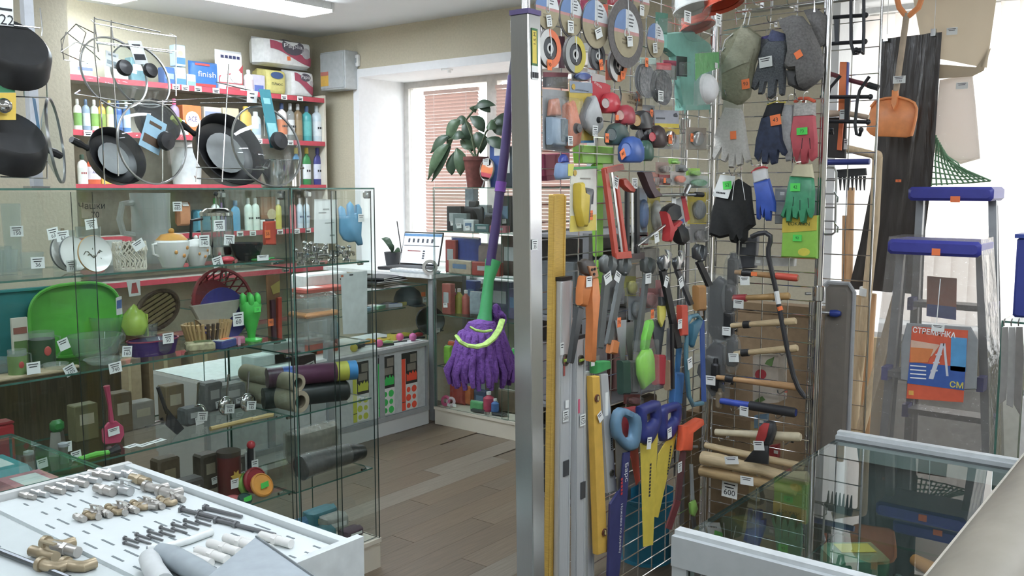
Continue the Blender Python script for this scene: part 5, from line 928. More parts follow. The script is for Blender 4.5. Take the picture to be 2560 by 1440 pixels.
p = colY(1250,4.7,ZTT); k = mpp(p); t = T('goods_carton','blue packed toy box on the glass case behind the mop handle','box',p,0); t.part('box',MB().bbox((0,0,60 * k),(44 * k,30 * k,120 * k),.004),mat('#2f5aa8',.5)); t.part('label',MB().box((6 * k,-15.5 * k,90 * k),(24 * k,.001,24 * k)),PAPER)
p = colY(1280,4.7,ZTT); t = T('goods_carton','dark carton with white label beside the blue box','box',p,0); t.part('box',MB().bbox((0,0,50 * k),(40 * k,30 * k,100 * k),.004),mat('#3c4a54',.5)); t.part('label',MB().box((-4 * k,-15.5 * k,60 * k),(18 * k,.001,50 * k)),PAPER)
# ================================================================ tower contents
GT = 'small goods in the window showcase'
COLT = ['#2c3034','#44505a','#1e2226','#5a6a70','#3a4046','#70808a','#23282c','#8a9498','#31393e','#505a5e']
def tgood(label,px,z,dY,hpx,wpx,col,kind='box',tag=None,name='gadget_box'):
    p = colY(px,TY0 + dY,z); k = mpp(p); h = hpx * k; w = wpx * k * 1.25; p.x = max(p.x,TX0 + w / 2 + .02); t = T(name,label,'goods',p,random.uniform(-.15,.15),GT); m = mat(col,.5,0,.15)
    if kind == 'box': t.part('box',MB().bbox((0,.02,h / 2),(w,.05,h),.004),m); t.part('label',MB().box((0,-.0055,h * .55),(w * .6,.001,h * .35)),mat('#a8b0b2' if random.random() < .6 else '#5a7a9a',.6))
    elif kind == 'cam': t.part('body',MB().bbox((0,.02,h * .4),(w,.05,h * .8),.012),m); t.part('lens',MB().lathe([(.001,.03),(w * .28,.03),(w * .3,0),(w * .25,0)],16,(0,-.005,h * .42),0,(0,-1,0)),BLACK); t.part('hump',MB().bbox((0,.02,h * .88),(w * .4,.04,h * .22),.006),m)
    elif kind == 'bot': t.part('body',MB().lathe([(.001,0),(w / 2,0),(w / 2,h * .7),(w * .2,h * .82),(w * .2,h)],14),m); t.part('cap',MB().lathe([(w * .22,h * .86),(w * .22,h),(.001,h)],12),WHITE)
    elif kind == 'bag': t.part('bag',pillow(w,h,.05),m); t.part('header',MB().box((0,.02,h * .92),(w * .9,.006,h * .14)),mat('#c8ccca',.6))
    elif kind == 'ring': t.part('ring',MB().lathe([(w * .3,0),(w * .5,.006),(w * .3,.012),(w * .2,.006),(w * .3,0)],16,(0,0,w * .5),0,(.3,-1,.3)),m); t.part('tag',MB().box((w * .5,-.01,.015),(.03,.001,.02)),PAPER)
    if tag: t.tagl(0,h * .3,'',.04,.03,-.012,.1)
    return t
def row(specs,z,word):
    for i,(px,dY,hp,wp,c_,kd,tg) in enumerate(specs): tgood('%s %s' % (c_[1],word),px,z,dY,hp,wp,c_[0],kd,tg)
row([(1118,.12,60,34,('#2c3034','black radio box hung near the end pane'),'box',1),(1140,.3,100,24,('#8a9aa4','tall grey phone case pack'),'box',0),(1150,.08,44,34,('#6f7f80','grey green gadget carton beside the black webcam'),'box',1),(1180,.2,74,56,('#23282c','large black speaker unit'),'cam',1),(1172,.05,30,30,('#c8d0d0','small white charger pack in front of the speaker'),'box',1),(1206,.22,64,30,('#8a9494','silver adapter box beside the speaker'),'box',0),(1228,.1,60,40,('#3a4448','dark grey camera beside the mop handle'),'cam',1),(1262,.15,90,34,('#2c2a2e','black upright player box behind the mop handle'),'box',1),(1285,.2,70,36,('#4a5054','dark grey carton near the steel straightedge'),'box',1),(1205,.05,20,34,('#3c6a6c','teal battery pack at the shelf edge'),'box',0),(1245,.04,18,40,('#b05a6a','pink cable pack at the shelf edge'),'box',0)],SHT[3],'on the upper glass shelf')
row([(1103,.1,80,26,('#a03c34','red printed game box'),'box',0),(1150,.12,88,84,('#243a86','dark blue bag of toys in clear film'),'bag',0),(1150,.05,34,64,('#a89c84','cream label packet in front of the blue bag'),'box',0),(1215,.12,78,76,('#7a6e6a','brown wrapped picture set beside the blue bag'),'bag',0),(1215,.05,34,66,('#a03c30','red fronted packet before the brown set'),'box',0),(1275,.14,100,50,('#4a3c34','dark framed icon with yellow mat'),'box',0)],SHT[2],'on the middle glass shelf')
row([(1106,.06,76,24,('#a8584c','red labelled bottle carton'),'box',1),(1128,.15,60,16,('#b83c6a','pink shampoo bottle'),'bot',0),(1148,.15,62,16,('#b8b83c','yellow green shampoo bottle'),'bot',0),(1165,.15,60,16,('#b85a4c','coral shampoo bottle'),'bot',0),(1187,.1,62,30,('#8fa0a8','silver spray bottle in a bag'),'bag',0),(1212,.2,66,26,('#3c4a5a','slate blue cologne carton'),'box',0),(1250,.2,88,60,('#4a4e66','large grey violet box'),'box',0),(1284,.15,76,30,('#5c5a78','narrow violet carton'),'box',0),(1135,.3,74,30,('#3a4a86','dark blue carton'),'box',0)],SHT[1],'on the third glass shelf')
row([(1108,.06,50,20,('#8fd030','lime plastic ladle set'),'bag',0),(1122,.1,60,20,('#d85a2c','orange spade set'),'bag',0),(1284,.1,66,20,('#3cb04c','green glove pack'),'bag',0),(1290,.05,40,18,('#b03c44','red brush pack'),'bag',0),(1105,.2,40,30,('#b0b4b4','grey cup set'),'box',0)],SHT[0],'on the lowest glass shelf')
row([(1108,.05,26,22,('#d04a80','pink hair band'),'ring',0),(1128,.06,24,20,('#d8c0c8','pale pink hair band'),'ring',0),(1140,.12,60,36,('#b04438','red and grey toy pack'),'bag',0),(1163,.15,50,30,('#c86a2c','orange toy pack'),'bag',0),(1190,.06,26,36,('#5ab06c','green plastic frog toy'),'bag',0),(1200,.14,46,30,('#3c4a6a','dark blue toy box'),'box',1),(1222,.1,52,22,('#d03c60','crimson toy bottle'),'bot',0),(1238,.08,40,16,('#4a7ac0','blue toy bottle'),'bot',0),(1265,.15,60,50,('#6a5a44','brown bagged toy set'),'bag',0),(1120,.25,80,40,('#8a9094','grey toy carton by the end pane'),'box',0),(1180,.28,90,70,('#7a6a64','wide brown toy carton at the back'),'box',0)],bh + .001,'on the showcase bottom board')
p = colY(1222,TY0 + .06,bh); k = mpp(p); t = T('steel_knife','steel folding tool with round pivot on the showcase floor','tool',p,.1); t.part('blade',MB().box((0,0,6 * k),(100 * k,16 * k,5 * k)),DSTEEL); t.part('pivot',MB().lathe([(.001,12 * k),(12 * k,10 * k),(12 * k,0)],16,(4 * k,-6 * k,0)),CHROME)
# ================================================================ the mop
MX = -1.68;
def mp(px,py,dX=0.): return onX(px,py,MX + dX)
o0 = mp(1226,660); t = T('twist_mop','purple twist mop with green collar hanging upside up by the straightedge','mop',o0,RZX)
def ml(px,py,dX=0.): return t.loc3(mp(px,py,dX))
k = mpp(o0); PM = mat('#3c2266',.4);
t.part('handle',MB().tube([ml(1225,665),ml(1240,560),ml(1262,380),ml(1281,190)],12 * k,14),PM); t.part('handle_tip',MB().tube([ml(1281,190),ml(1284,128)],[11 * k,5 * k],12),mat('#2c2a36',.5)); t.part('joint_ring',MB().tube([ml(1250,480),ml(1253,455)],14 * k,14),mat('#7a3ca8',.4))
GM = mat('#2fa860',.4); t.part('collar',MB().tube([ml(1233,652),ml(1231,660),ml(1222,700),ml(1214,780),ml(1210,812)],[20 * k,19 * k,13 * k,16 * k,22 * k],16),GM)
MOPM = mat('#6a3a94',.9,0,.2,120,.6); cc = ml(1204,815);
t.part('mop_core',MB().lathe([(.001,20 * k),(34 * k,10 * k),(58 * k,-30 * k),(62 * k,-80 * k),(50 * k,-120 * k),(.001,-130 * k)],20,cc,0),MOPM)
def strand(a0,r1,z1,r2,z2,w=8.2,m=MOPM,x0=0.,z0=0.,a1=None):
    a1 = a0 if a1 is None else a1
    q = [cc + Vector((x0 * k + 20 * k * cos(a0),20 * k * sin(a0) * .8,(z0 - 4) * k)),cc + Vector((r1 * .75 * k * cos(a0),r1 * .7 * k * sin(a0),z1 * .3 * k)),cc + Vector((r1 * k * cos(a0),r1 * .85 * k * sin(a0),z1 * k)),cc + Vector((r2 * k * cos(a1),r2 * .85 * k * sin(a1),(z1 * .4 + z2 * .6) * k)),cc + Vector((r2 * .9 * k * cos(a1),r2 * .8 * k * sin(a1),z2 * k))]
    t.part('yarn_strand',MB().tube(q,[w * .8 * k,w * k,w * k,w * k,w * .7 * k],7),m,smooth=70)
for i in range(40): a = 2 * pi * i / 40; strand(a,66 + 6 * (i % 2),-62,82 + 7 * ((i * 7) % 3),-148 + 10 * ((i * 5) % 3),8.6,a1=a + random.uniform(-.06,.06))
for i in range(22): a = 2 * pi * i / 22; strand(a,40,-22,66,-78,8)
for i in range(11):   # knot of yarn at the upper right
    a = random.uniform(0,2 * pi); b = Vector((random.uniform(34,58) * k,random.uniform(-10,10) * k,random.uniform(-12,34) * k)); s_ = random.uniform(13,20) * k; u = Vector((cos(a),.4,sin(a))); v = Vector((-sin(a),.3,cos(a)))
    t.part('yarn_loop',MB().tube([cc + b + u * s_ * cos(w_) + v * s_ * sin(w_) for w_ in [2 * pi * j / 12 for j in range(13)]],7 * k,7),MOPM,smooth=70)
for i in range(6): t.part('yarn_strand',MB().tube([cc + Vector(((56 + i * 2) * k,-14 * k,(10 - i) * k)),cc + Vector(((74 + i) * k,(-10 + i * 4) * k,-50 * k)),cc + Vector(((80 - i * 2) * k,(-8 + i * 4) * k,-112 * k))],8 * k,7),MOPM,smooth=70)
GB = mat('#a8d060',.7,0,.2,90)
t.part('stitch_band',MB().tube([ml(x,y,d) for x,y,d in ((1142,842,.05),(1152,856,.075),(1168,864,.09),(1190,867,.096),(1214,861,.094),(1234,845,.086),(1248,824,.075),(1256,800,.06))],8.5 * k,6,sx=.6),GB)
t.part('hang_hook',MB().tube([ml(1284,132),t.loc3(onX(1286,118,MX)),t.loc3(onX(1300,120,MX + .06)),t.loc3(onX(1318,122,-1.585))],.003,6),STEEL)
t.part('stitch_band',MB().tube([ml(x,y,d) for x,y,d in ((1176,818,.045),(1190,826,.062),(1210,829,.068),(1228,826,.06))],5.5 * k,6,sx=.6),GB)
# ================================================================ grid panels
P1X = -1.55; P2Y = 3.12
yA = colX(1352,P1X,1.5).y; yB = colX(1768,P1X,1.3).y; P2Y = yB + .02
xA = P1X; xB = colY(2044,P2Y,1.5).x
def gridpanel(label,o,rz,w,z0,z1,dv,dh):
    t = T('wire_grid_panel',label,'grid panel',o,rz,'chrome wire display grids'); r = .0022
    nv = max(2,round(w / dv)); nh = round((z1 - z0) / dh)
    vm = MB().cyl((0,0,z0),(0,0,z1),r,6).mesh('wire',CHROME); hm = MB().cyl((0,0,0),(w,0,0),r,6).mesh('wire',CHROME)
    for i in range(nv + 1): ob = mobj('wire',vm,None,t); ob.location = (i * w / nv,0,0)
    for i in range(nh + 1): ob = mobj('wire',hm,None,t); ob.location = (0,-.0035,z0 + i * (z1 - z0) / nh)
    for x in (0,w): t.part('frame_post',MB().cyl((x,.004,z0 - .02),(x,.004,z1 + .02),.005,8),CHROME)
    return t
gridpanel('chrome wire grid crowded with discs, tapes and saws',(P1X,yA,0),RZX,yB - yA,.25,2.35,.1,.05)
gridpanel('chrome wire grid hung with gloves and hammers',(xA + .02,P2Y,0),0,xB - xA - .02,.25,2.3,.1,.05)
def pole(label,x,y,z0,z1,r=.0125,joints=()):
    t = T('chrome_pole',label,'pole',(x,y,0),0,'chrome stand poles'); t.part('tube',MB().cyl((0,0,z0),(0,0,z1),r,16),CHROME); t.part('foot',MB().lathe([(.001,0),(r * 2.2,0),(r * 2.2,.006),(r,.012),(r,z0 + .02)],18),CHROME)
    for z in joints: t.part('joint',MB().lathe([(r,z - .028),(r + .009,z - .024),(r + .009,z + .024),(r,z + .028)],16),CHROME); t.part('joint_screw',MB().cyl((-.02,-.02,z),(-.034,-.034,z),.006,8),STEEL)
    return t
zj1 = onY(2020,732,P2Y).z; zj2 = onX(1748,1128,P1X).z
pole('chrome pole at the corner between the two grids',P1X - .012,P2Y + .02,.01,2.5,.0125,(zj2,onY(1770,575,P2Y).z))
pole('chrome pole at the end of the glove grid',xB + .012,P2Y + .004,.01,2.5,.0125,(zj1,))
pole('thin chrome pole beside the glove grid end',xB - .022,P2Y + .03,.01,1.2,.008)
pole('chrome pole behind the mint dustpans',P1X - .06,onX(1712,250,P1X - .06).y,.01,2.6,.014,(1.82,))
pole('chrome pole behind the aluminium straightedge',P1X - .03,yA - .03,.01,2.6,.012)
# grey rack behind grid 1
t = T('storage_rack','grey metal storage rack behind the tool grid','rack',(-2.02,2.66,0),0); GR = mat('#77777a',.6,0,.08)
for x in (0,.26):
    for y in (0,.72): t.part('post',MB().box((x,y,.72),(.025,.025,1.44)),GR)
for z in (.45,.8,1.12,1.42): t.part('shelf',MB().box2((-.0,-.0,z),(.26,.72,z + .012)),GR)
t.part('back_panel',MB().box2((-.006,0,.45),(0,.72,1.44)),mat('#6d6a68',.7,0,.15))
for i,(y,z,w,h,c_,lb) in enumerate(((.17,.462,.26,.26,'#2f3336','black carton on the second rack shelf'),(.52,.462,.3,.28,'#7a6a54','tan carton on the second rack shelf'),(.16,.812,.24,.22,'#8a8486','pale grey carton on the third rack shelf'),(.5,.812,.34,.2,'#8a5c58','dusty red carton on the third rack shelf'),(.2,1.132,.3,.2,'#6f7578','slate carton on the fourth rack shelf'),(.54,1.132,.26,.22,'#8d8a80','beige carton on the fourth rack shelf'))):
    q = T('goods_carton',lb + ' behind the grid','box',(-1.9,2.66 + y,z),RZX); q.part('box',MB().bbox((0,.03,h / 2),(w,.16,h),.004),mat(c_,.7,0,.12)); q.part('label',MB().box((0,-.051,h * .6),(w * .5,.001,h * .25)),mat('#b8b4ac',.7))
# ================================================================ straightedges and levels, standing on the floor
def bar(name,label,cat,pxl_t,pxr_t,py_t,pxl_b,X,dep,m,vials=(),holes=(),tags=(),stickers=(),zb=0.,wpx_b=None,cap=None,group=None):
    """upright bar whose face lies in plane X; dep = thickness into the grid"""
    a = onX((pxl_t + pxr_t) / 2,py_t,X); top = a.z; w = abs(onX(pxr_t,py_t,X).y - onX(pxl_t,py_t,X).y)
    b = onX(pxl_b,1439,X); zz = b.z; lean = (b.y + w / 2 - a.y) / (top - zz)      # y shift per metre going down
    y0 = a.y + lean * (top - zb); t = T(name,label,cat,(X,y0,zb),RZX,group)
    sh = Matrix.Identity(4); sh[0][2] = -lean
    t.part('profile',MB().bbox((0,dep / 2,(top - zb) / 2),(w,dep,top - zb),.003).xf(sh),m)
    for f in (-.5,.5): t.part('edge_flange',MB().box((f * (w - .006),-.0015,(top - zb) / 2),(.006,.003,top - zb - .01)).xf(sh),m)
    if cap: t.part('end_cap',MB().box((0,dep / 2,top - zb + .004),(w + .002,dep + .002,.01)).xf(sh),cap)
    for px,py in vials:
        x,z = t.uv(px,py); v = t.part('vial_window',MB().lathe([(.001,0),(w * .34,0),(w * .34,.004),(w * .26,.004)],16,(x,-.001,z),0,(0,-1,0)),mat('#5a5248',.4)); mobj('vial',MB().cyl((x - w * .22,-.006,z),(x + w * .22,-.006,z),w * .09,8),mat('#a8c838',.2),v)
    for px,py,hh in holes: x,z = t.uv(px,py); t.part('hand_slot',MB().box((x,-.002,z),(w * .5,.003,hh * mpp(a))),mat('#3a3c40',.5))
    for px,py,c_,ww,hh in stickers: x,z = t.uv(px,py); t.part('sticker',MB().box((x,-.0035,z),(ww * mpp(a),.001,hh * mpp(a))),c_)
    for tg in tags: t.tag(*tg)
    return t
# large aluminium straightedge (two visible faces)
SXX = -1.385
a = onX(1336,36,SXX); yb = onX(1348,1439,SXX); lean = (yb.y - a.y) / (a.z - yb.z); zt_ = a.z
t = T('aluminium_straightedge','tall aluminium builder straightedge with yellow label and barcode','straightedge',(SXX,a.y + lean * a.z,0),RZX); sh = Matrix.Identity(4); sh[0][2] = -lean
fw = abs(onX(1354,36,SXX).y - onX(1330,36,SXX).y)
t.part('profile',MB().bbox((0,.028,zt_ / 2),(fw + .012,.056,zt_),.002).xf(sh),mat('#d2d4d6',.2,.9,.03,12,stretch=(40,40,1))); t.part('end_cap',MB().box((0,.028,zt_ + .006),(fw + .014,.058,.012)).xf(sh),mat('#55457a',.5))
x,z = t.uv(1335,118); k = mpp(a); t.part('label',MB().box((-.002,-.0015,z),(fw * .62,.001,92 * k),0).box((-.004,-.0022,z),(fw * .42,.001,80 * k),1).text('1,5 M',-.003,z + .02,.014,-.0032,2,rot=pi / 2).xf(sh),[mat('#2f6a3c',.5),mat('#d8c030',.5),INK])
mb = MB().box((-.002,-.0015,t.uv(1337,182)[1]),(fw * .62,.001,34 * k),0); zz = t.uv(1337,188)[1]
for i in range(9): mb.box((-.014 + i * .003,-.0024,zz),(.0012 + .0008 * (i % 3),.0006,14 * k),1)
t.part('barcode_label',mb.xf(sh),[PAPER,INK])
t.tag(1337,612,'35',18,24,-.006)
bar('wooden_rail','golden yellow wooden lath standing beside the straightedge','lath',1385,1414,485,1372,-1.46,.02,mat('#c9a032',.5,0,.15,10,stretch=(4,4,60)))
bar('spirit_level','long aluminium level with hand slot beside the yellow lath','level',1404,1430,700,1396,-1.44,.02,ALU,[(1412,900)],[(1414,1170,40)],[(1405,872,'',12,30,-.004),(1414,1040,'580',20,28,-.004)],[(1408,915,mat('#b8544c',.5),7,50),(1415,1010,PAPER,14,20)],cap=BLACK,group='aluminium spirit levels')
bar('spirit_level','second aluminium level with pink sticker and slot','level',1440,1462,846,1440,-1.43,.02,ALU,[(1450,900)],[(1456,1225,44)],[(1457,1050,'520',20,28,-.004)],[(1445,1015,mat('#d05a7a',.5),8,36)],cap=BLACK,group='aluminium spirit levels')
bar('spirit_level','narrow grey aluminium level behind the yellow level','level',1464,1480,930,1468,-1.45,.018,ALU,[(1471,990)],[],[(1474,1036,'',18,26,-.004)],group='aluminium spirit levels')
t = hangX('spirit_level','bright yellow spirit level with two vials','level',1490,940,-1.41); t.prism('profile',[(1481,942),(1499,940),(1519,1380),(1496,1388)],0,.02,mat('#dfae28',.4),.002)
for px,py in ((1491,995),(1509,1330)): x,z = t.uv(px,py); q = t.part('vial_window',MB().lathe([(.001,0),(.011,0),(.011,.004),(.008,.004)],16,(x,-.001,z),0,(0,-1,0)),mat('#6a3a2c',.4)); mobj('vial',MB().cyl((x,-.006,z - .006),(x,-.006,z + .006),.003,8),mat('#c8b070',.2),q)
t.tag(1501,1042,'',18,26,-.006,.5)
t = hangX('spirit_level','short silver spirit level hung beside the yellow one','level',1518,935,-1.42); t.prism('profile',[(1502,936),(1520,934),(1541,1226),(1520,1234)],0,.018,ALU,.002); x,z = t.uv(1528,1182); t.part('vial_window',MB().lathe([(.001,0),(.01,0),(.01,.004),(.007,.004)],16,(x,-.001,z),0,(0,-1,0)),mat('#3c3c34',.4)); x,z = t.uv(1516,1010); t.part('scale_sticker',MB().box((x,-.001,z),(.016,.001,.07)),PAPER); t.part('lettering',MB().text('~~~~~~',*t.uv(1528,1110),.012,-.002,0,rot=pi / 2 + .07),INK)
# ================================================================ abrasive discs
def ell(t,px,py,X,name,rx_px,ry_px,m,r0=0,y=0,th=.003,ring=None):
    k = mpp(t.loc); x,z = t.uv(px,py); r = ry_px * k
    return t.part(name,MB().lathe([(r * r0 + 1e-5,0),(r,0),(r,th),(r * r0 + 1e-5,th)] + ([(r * r0,0)] if r0 else []),40,(x,y,z),0,(0,-1,0)),m)
DISCM = mat('#6a6664',.8,0,.15,150); KH = mat('#a89c7c',.7,0,.08); LBL = mat('#6f8fc0',.6)
def cutdisc(label,px,py,X,ry,inner=1.,tag=None):
    t = hangX('cutting_disc',label,'disc',px,py,X,'flat cutting discs hung on the grid'); k = mpp(t.loc); r = ry * k; ri = r * .985 * inner
    t.part('abrasive',MB().lathe([(r * .1,0),(r,0),(r,.003),(r * .1,.003),(r * .1,0)],40,(0,0,0),0,(0,-1,0)),DISCM)
    def half(z0,z1,x0=-1,x1=1):
        n = 14; pts = []
        for i in range(n + 1): z = z0 + (z1 - z0) * i / n; w = max(0,1 - z * z) ** .5; pts.append((max(-w,min(w,x0)) * ri,z * ri))
        for i in range(n,-1,-1): z = z0 + (z1 - z0) * i / n; w = max(0,1 - z * z) ** .5; pts.append((max(-w,min(w,x1)) * ri,z * ri))
        return pts
    y = -.0036
    mb = MB().prism(half(-.98,-.02),y - .0006,y,0); mb.prism(half(.12,.98,-1,-.1),y - .0006,y,1); mb.prism(half(.12,.98,-.1,1),y - .0006,y,2); mb.prism(half(-.02,.12),y - .0006,y,3)
    for i in range(3): mb.box((ri * .3,y - .001,ri * (.62 - .14 * i)),(ri * (.5 - .08 * i),.0006,ri * .05),4)
    mb.text('~~~',ri * .3,ri * .78,ri * .16,y - .001,4)
    mb.box((ri * .05,y - .001,ri * -.4),(ri * .8,.0006,ri * .08),5); mb.box((-ri * .1,y - .001,ri * -.25),(ri * .5,.0006,ri * .06),5)
    t.part('label',mb,[KH,LBL,mat('#dfe3e4',.6),mat('#c8908c',.6),mat('#55585c',.6),mat('#8a7f66',.7)])
    t.part('bore_ring',MB().lathe([(r * .1,0),(r * .16,0),(r * .16,.0055),(r * .1,.0055)],20,(0,0,0),0,(0,-1,0)),STEEL)
    t.part('string',MB().tube([(0,-.008,0),(0,-.01,r * .5),(0,-.006,r * 1.1)],.0012,4),WHITE)
    if tag: t.tag(*tag)
    return t
cutdisc('cutting disc partly behind the aluminium straightedge',1366,25,-1.44,50,1,(1373,52,'12',18,28,-.012,.2))
cutdisc('cutting disc with pale blue label above the yellow flap disc',1426,41,-1.46,53,.93,(1427,67,'17',22,30,-.012,.05))
cutdisc('larger cutting disc beside the giant grey disc',1487,61,-1.45,60,1,(1497,83,'',26,24,-.012,.4))
cutdisc('giant grey cutting disc with wide bare rim',1564,84,-1.43,84,.72,(1575,103,'',22,26,-.012,.15))
cutdisc('cutting disc hung above the mint dustpans',1601,8,-1.47,40,1,(1605,26,'',18,26,-.012))
cutdisc('small cutting disc hanging right of the giant disc',1637,102,-1.46,43,1,(1638,120,'36',18,24,-.012,.15))
def flap(label,px,py,X,ry,m1,m2,tag=None):
    t = hangX('flap_disc',label,'disc',px,py,X,'flap sanding discs'); k = mpp(t.loc); r = ry * k
    t.part('backing',MB().lathe([(r * .2,-.004),(r * .6,-.006),(r,0),(r,.008),(r * .55,.004),(r * .2,.006)],36,(0,0,0),0,(0,-1,0)),DISCM); n = 24; mb = MB()
    def sector(a0,a1,mi):
        mb.add([(r * q * cos(a),-.009,r * q * sin(a)) for a in [a0 + (a1 - a0) * i / 12 for i in range(13)] for q in (.6,.98)],[(2 * i,2 * i + 1,2 * i + 3,2 * i + 2) for i in range(12)],mi)
    sector(-1.7,1.7,0); sector(1.7,4.58,1); t.part('label_ring',mb,[m1,m2]); t.part('hub',MB().lathe([(r * .16,-.0085),(r * .3,-.0085),(r * .5,-.006)],24,(0,-.0,0),0,(0,1,0)),mat('#4a4c50',.6)); t.part('bore_ring',MB().lathe([(r * .16,.009),(r * .28,.009),(r * .28,.004)],20,(0,0,0),0,(0,-1,0)),mat('#c8c8c4',.5)); t.part('string',MB().tube([(0,-.011,-r * .4),(0,-.012,r * .3),(0,-.008,r)],.0014,4),WHITE)
    if tag: t.tag(*tag)
    return t
flap('orange and white flap disc beside the straightedge',1369,122,-1.43,48,mat('#e8703c',.6),mat('#d0d0cc',.6),(1374,162,'90',16,26,-.014,.05,1))
flap('grey and yellow flap disc under the pale blue disc',1433,137,-1.45,46,mat('#c8b830',.6),mat('#a4a8a4',.6))
flap('black flap disc with orange tag',1489,141,-1.46,34,mat('#4a4a4c',.6),mat('#55585a',.6),(1503,162,'65',14,26,-.014,.25,1))
flap('white and orange flap disc half hidden by the giant disc',1540,163,-1.46,42,mat('#e8803c',.6),mat('#c8c8c4',.6),(1557,188,'75',16,20,-.014,.1,1))
# ================================================================ carded goods
def card(name,label,cat,pts,X,m,y=0.,th=.002,head=None,headm=None,tags=(),wrap=True,group=None,mk=hangX):
    cx = sum(p[0] for p in pts) / len(pts); cy = sum(p[1] for p in pts) / len(pts); t = mk(name,label,cat,cx,cy,X,group)
    t.prism('backing_card',pts,y,y + th,m)
    if head: t.prism('card_header',head,y - .0012,y,headm)
    for tg in tags: t.tag(*tg)
    return t
def blob(t,name,pts,y0,y1,m,bev=.006,label=None): return t.prism(name,pts,y0,y1,m,bev,label=label,smooth=55)
def ovalpts(cx,cy,rx,ry,n=18,p=1.): return [(cx + rx * math.copysign(abs(cos(a)) ** p,cos(a)),cy + ry * math.copysign(abs(sin(a)) ** p,sin(a))) for a in [2 * pi * i / n for i in range(n)]]
t = card('chalk_line_pack','chalk powder bottle and orange chalk reel in clear blister','packet',[(1357,222),(1424,228),(1424,380),(1358,374)],-1.47,mat('#9a9ea0',.6)); blob(t,'powder_bottle',[(1359,293),(1397,296),(1398,366),(1360,362)],-.03,-.002,mat('#8fa6bc',.35)); t.prism('bottle_label',[(1379,298),(1396,300),(1396,356),(1380,354)],-.032,-.0305,mat('#3f5a66',.5)); blob(t,'reel_case',[(1402,262),(1416,252),(1426,290),(1435,325),(1430,362),(1410,372),(1402,340)],-.03,-.002,mat('#d8703c',.4)); x,z = t.uv(1418,322); t.part('reel_knob',MB().lathe([(.001,.012),(.012,.012),(.015,0)],16,(x,-.03,z),0,(0,-1,0)),mat('#4a4a4a',.4)); blob(t,'bottle_neck',[(1366,250),(1385,246),(1392,290),(1362,290)],-.02,-.002,mat('#c87a5c',.4)); t.prism('blister',[(1357,240),(1436,248),(1438,376),(1358,370)],-.036,-.003,BLIS,.01); t.tag(1426,352,'180',18,24,-.04)
t = card('chalk_line_pack','grey teardrop chalk line on a yellow card','packet',[(1423,202),(1480,208),(1484,357),(1426,358)],-1.45,mat('#c8ac34',.6),head=[(1423,202),(1480,208),(1481,233),(1424,231)],headm=mat('#8d99a8',.6)); blob(t,'reel_case',[(1470,240),(1478,262),(1488,300),(1488,322),(1472,340),(1456,326),(1448,300),(1452,276)],-.03,-.002,mat('#b4b6b6',.35)); blob(t,'reel_side',[(1462,242),(1468,246),(1454,300),(1462,330),(1448,318),(1444,290)],-.02,-.002,mat('#77787a',.4)); x,z = t.uv(1473,301); t.part('reel_knob',MB().lathe([(.001,.01),(.007,.01),(.009,0)],14,(x,-.03,z),0,(0,-1,0)),BLACK); x,z = t.uv(1432,217); t.part('emblem',MB().disc((x,-.002,z),.008,(0,-1,0),12),mat('#c8a42c',.6)); t.part('lettering',MB().text('ШНУР РАЗМЕТОЧНЫЙ',*t.uv(1454,227),.006,-.002),INK); t.prism('bottom_band',[(1426,352),(1484,351),(1484,357),(1426,358)],-.0012,0,mat('#3f88b8',.6)); t.tag(1488,327,'270',20,26,-.034)
t = card('tape_measure_card','red round tape measure on a red card','packet',[(1479,190),(1526,214),(1526,282),(1482,280)],-1.45,mat('#c42c3c',.6),head=[(1480,182),(1512,190),(1514,208),(1480,202)],headm=mat('#b8b0ac',.6)); t.part('lettering',MB().text('РУЛЕТКА',*t.uv(1494,213),.009,-.002,rot=-.3),PAPER)
def tape(t,cx,cy,rx,ry,m,face=None,th=.032,y=-.002,cap=None):
    pts = [(cx - rx,cy + ry * .85),(cx - rx,cy - ry * .2),(cx - rx * .55,cy - ry * .85),(cx,cy - ry),(cx + rx * .6,cy - ry * .8),(cx + rx,cy - ry * .1),(cx + rx,cy + ry * .85),(cx + rx * .7,cy + ry),(cx - rx * .8,cy + ry)]
    blob(t,'tape_case',pts,y - th,y,m,.008); x,z = t.uv(cx,cy,y - th); k = mpp(t.loc)
    if face: t.part('face_label',MB().lathe([(.001,0),(rx * .55 * k * 1.6,0),(rx * .6 * k * 1.6,.002)],16,(x,y - th - .001,z),0,(0,-1,0),.7),face)
    t.part('belt_clip',MB().box((x + rx * k,y - th / 2,z - ry * k * .3),(.006,th * .6,ry * k * .7)),DSTEEL)
tape(t,1512,258,18,26,mat('#d03444',.3),mat('#b8a8a4',.5));
def tapething(label,cx,cy,rx,ry,m,face,X=-1.43,tags=(),strap=True):
    t = hangX('tape_measure',label,'tape measure',cx,cy,X,'tape measures hung in a bunch'); tape(t,cx,cy,rx,ry,m,face)
    if strap: t.part('wrist_strap',MB().tube([t.loc3(onX(cx,cy - ry,X)),t.loc3(onX(cx + 4,cy - ry - 24,X)),t.loc3(onX(cx,cy - ry - 46,X - .03))],.0025,5),BLACK)
    for tg in tags: t.tag(*tg)
    return t
tapething('dark red tape measure with printed face',1549,288,18,25,mat('#b03444',.35),mat('#c89a90',.5),-1.43,[(1543,294,'',12,13,-.037,0,1)])
tapething('dark green tape measure with orange tag',1528,336,23,28,mat('#3a5450',.4),mat('#4a5a5c',.5),-1.42,[(1518,345,'90',14,22,-.037,0,1)])
tapething('black tape measure with golden disc face',1590,301,21,24,mat('#26262a',.35),mat('#b0863c',.4),-1.45)
tapething('black and red tape measure',1629,342,17,28,mat('#3a2426',.35),mat('#c4283c',.4),-1.46)
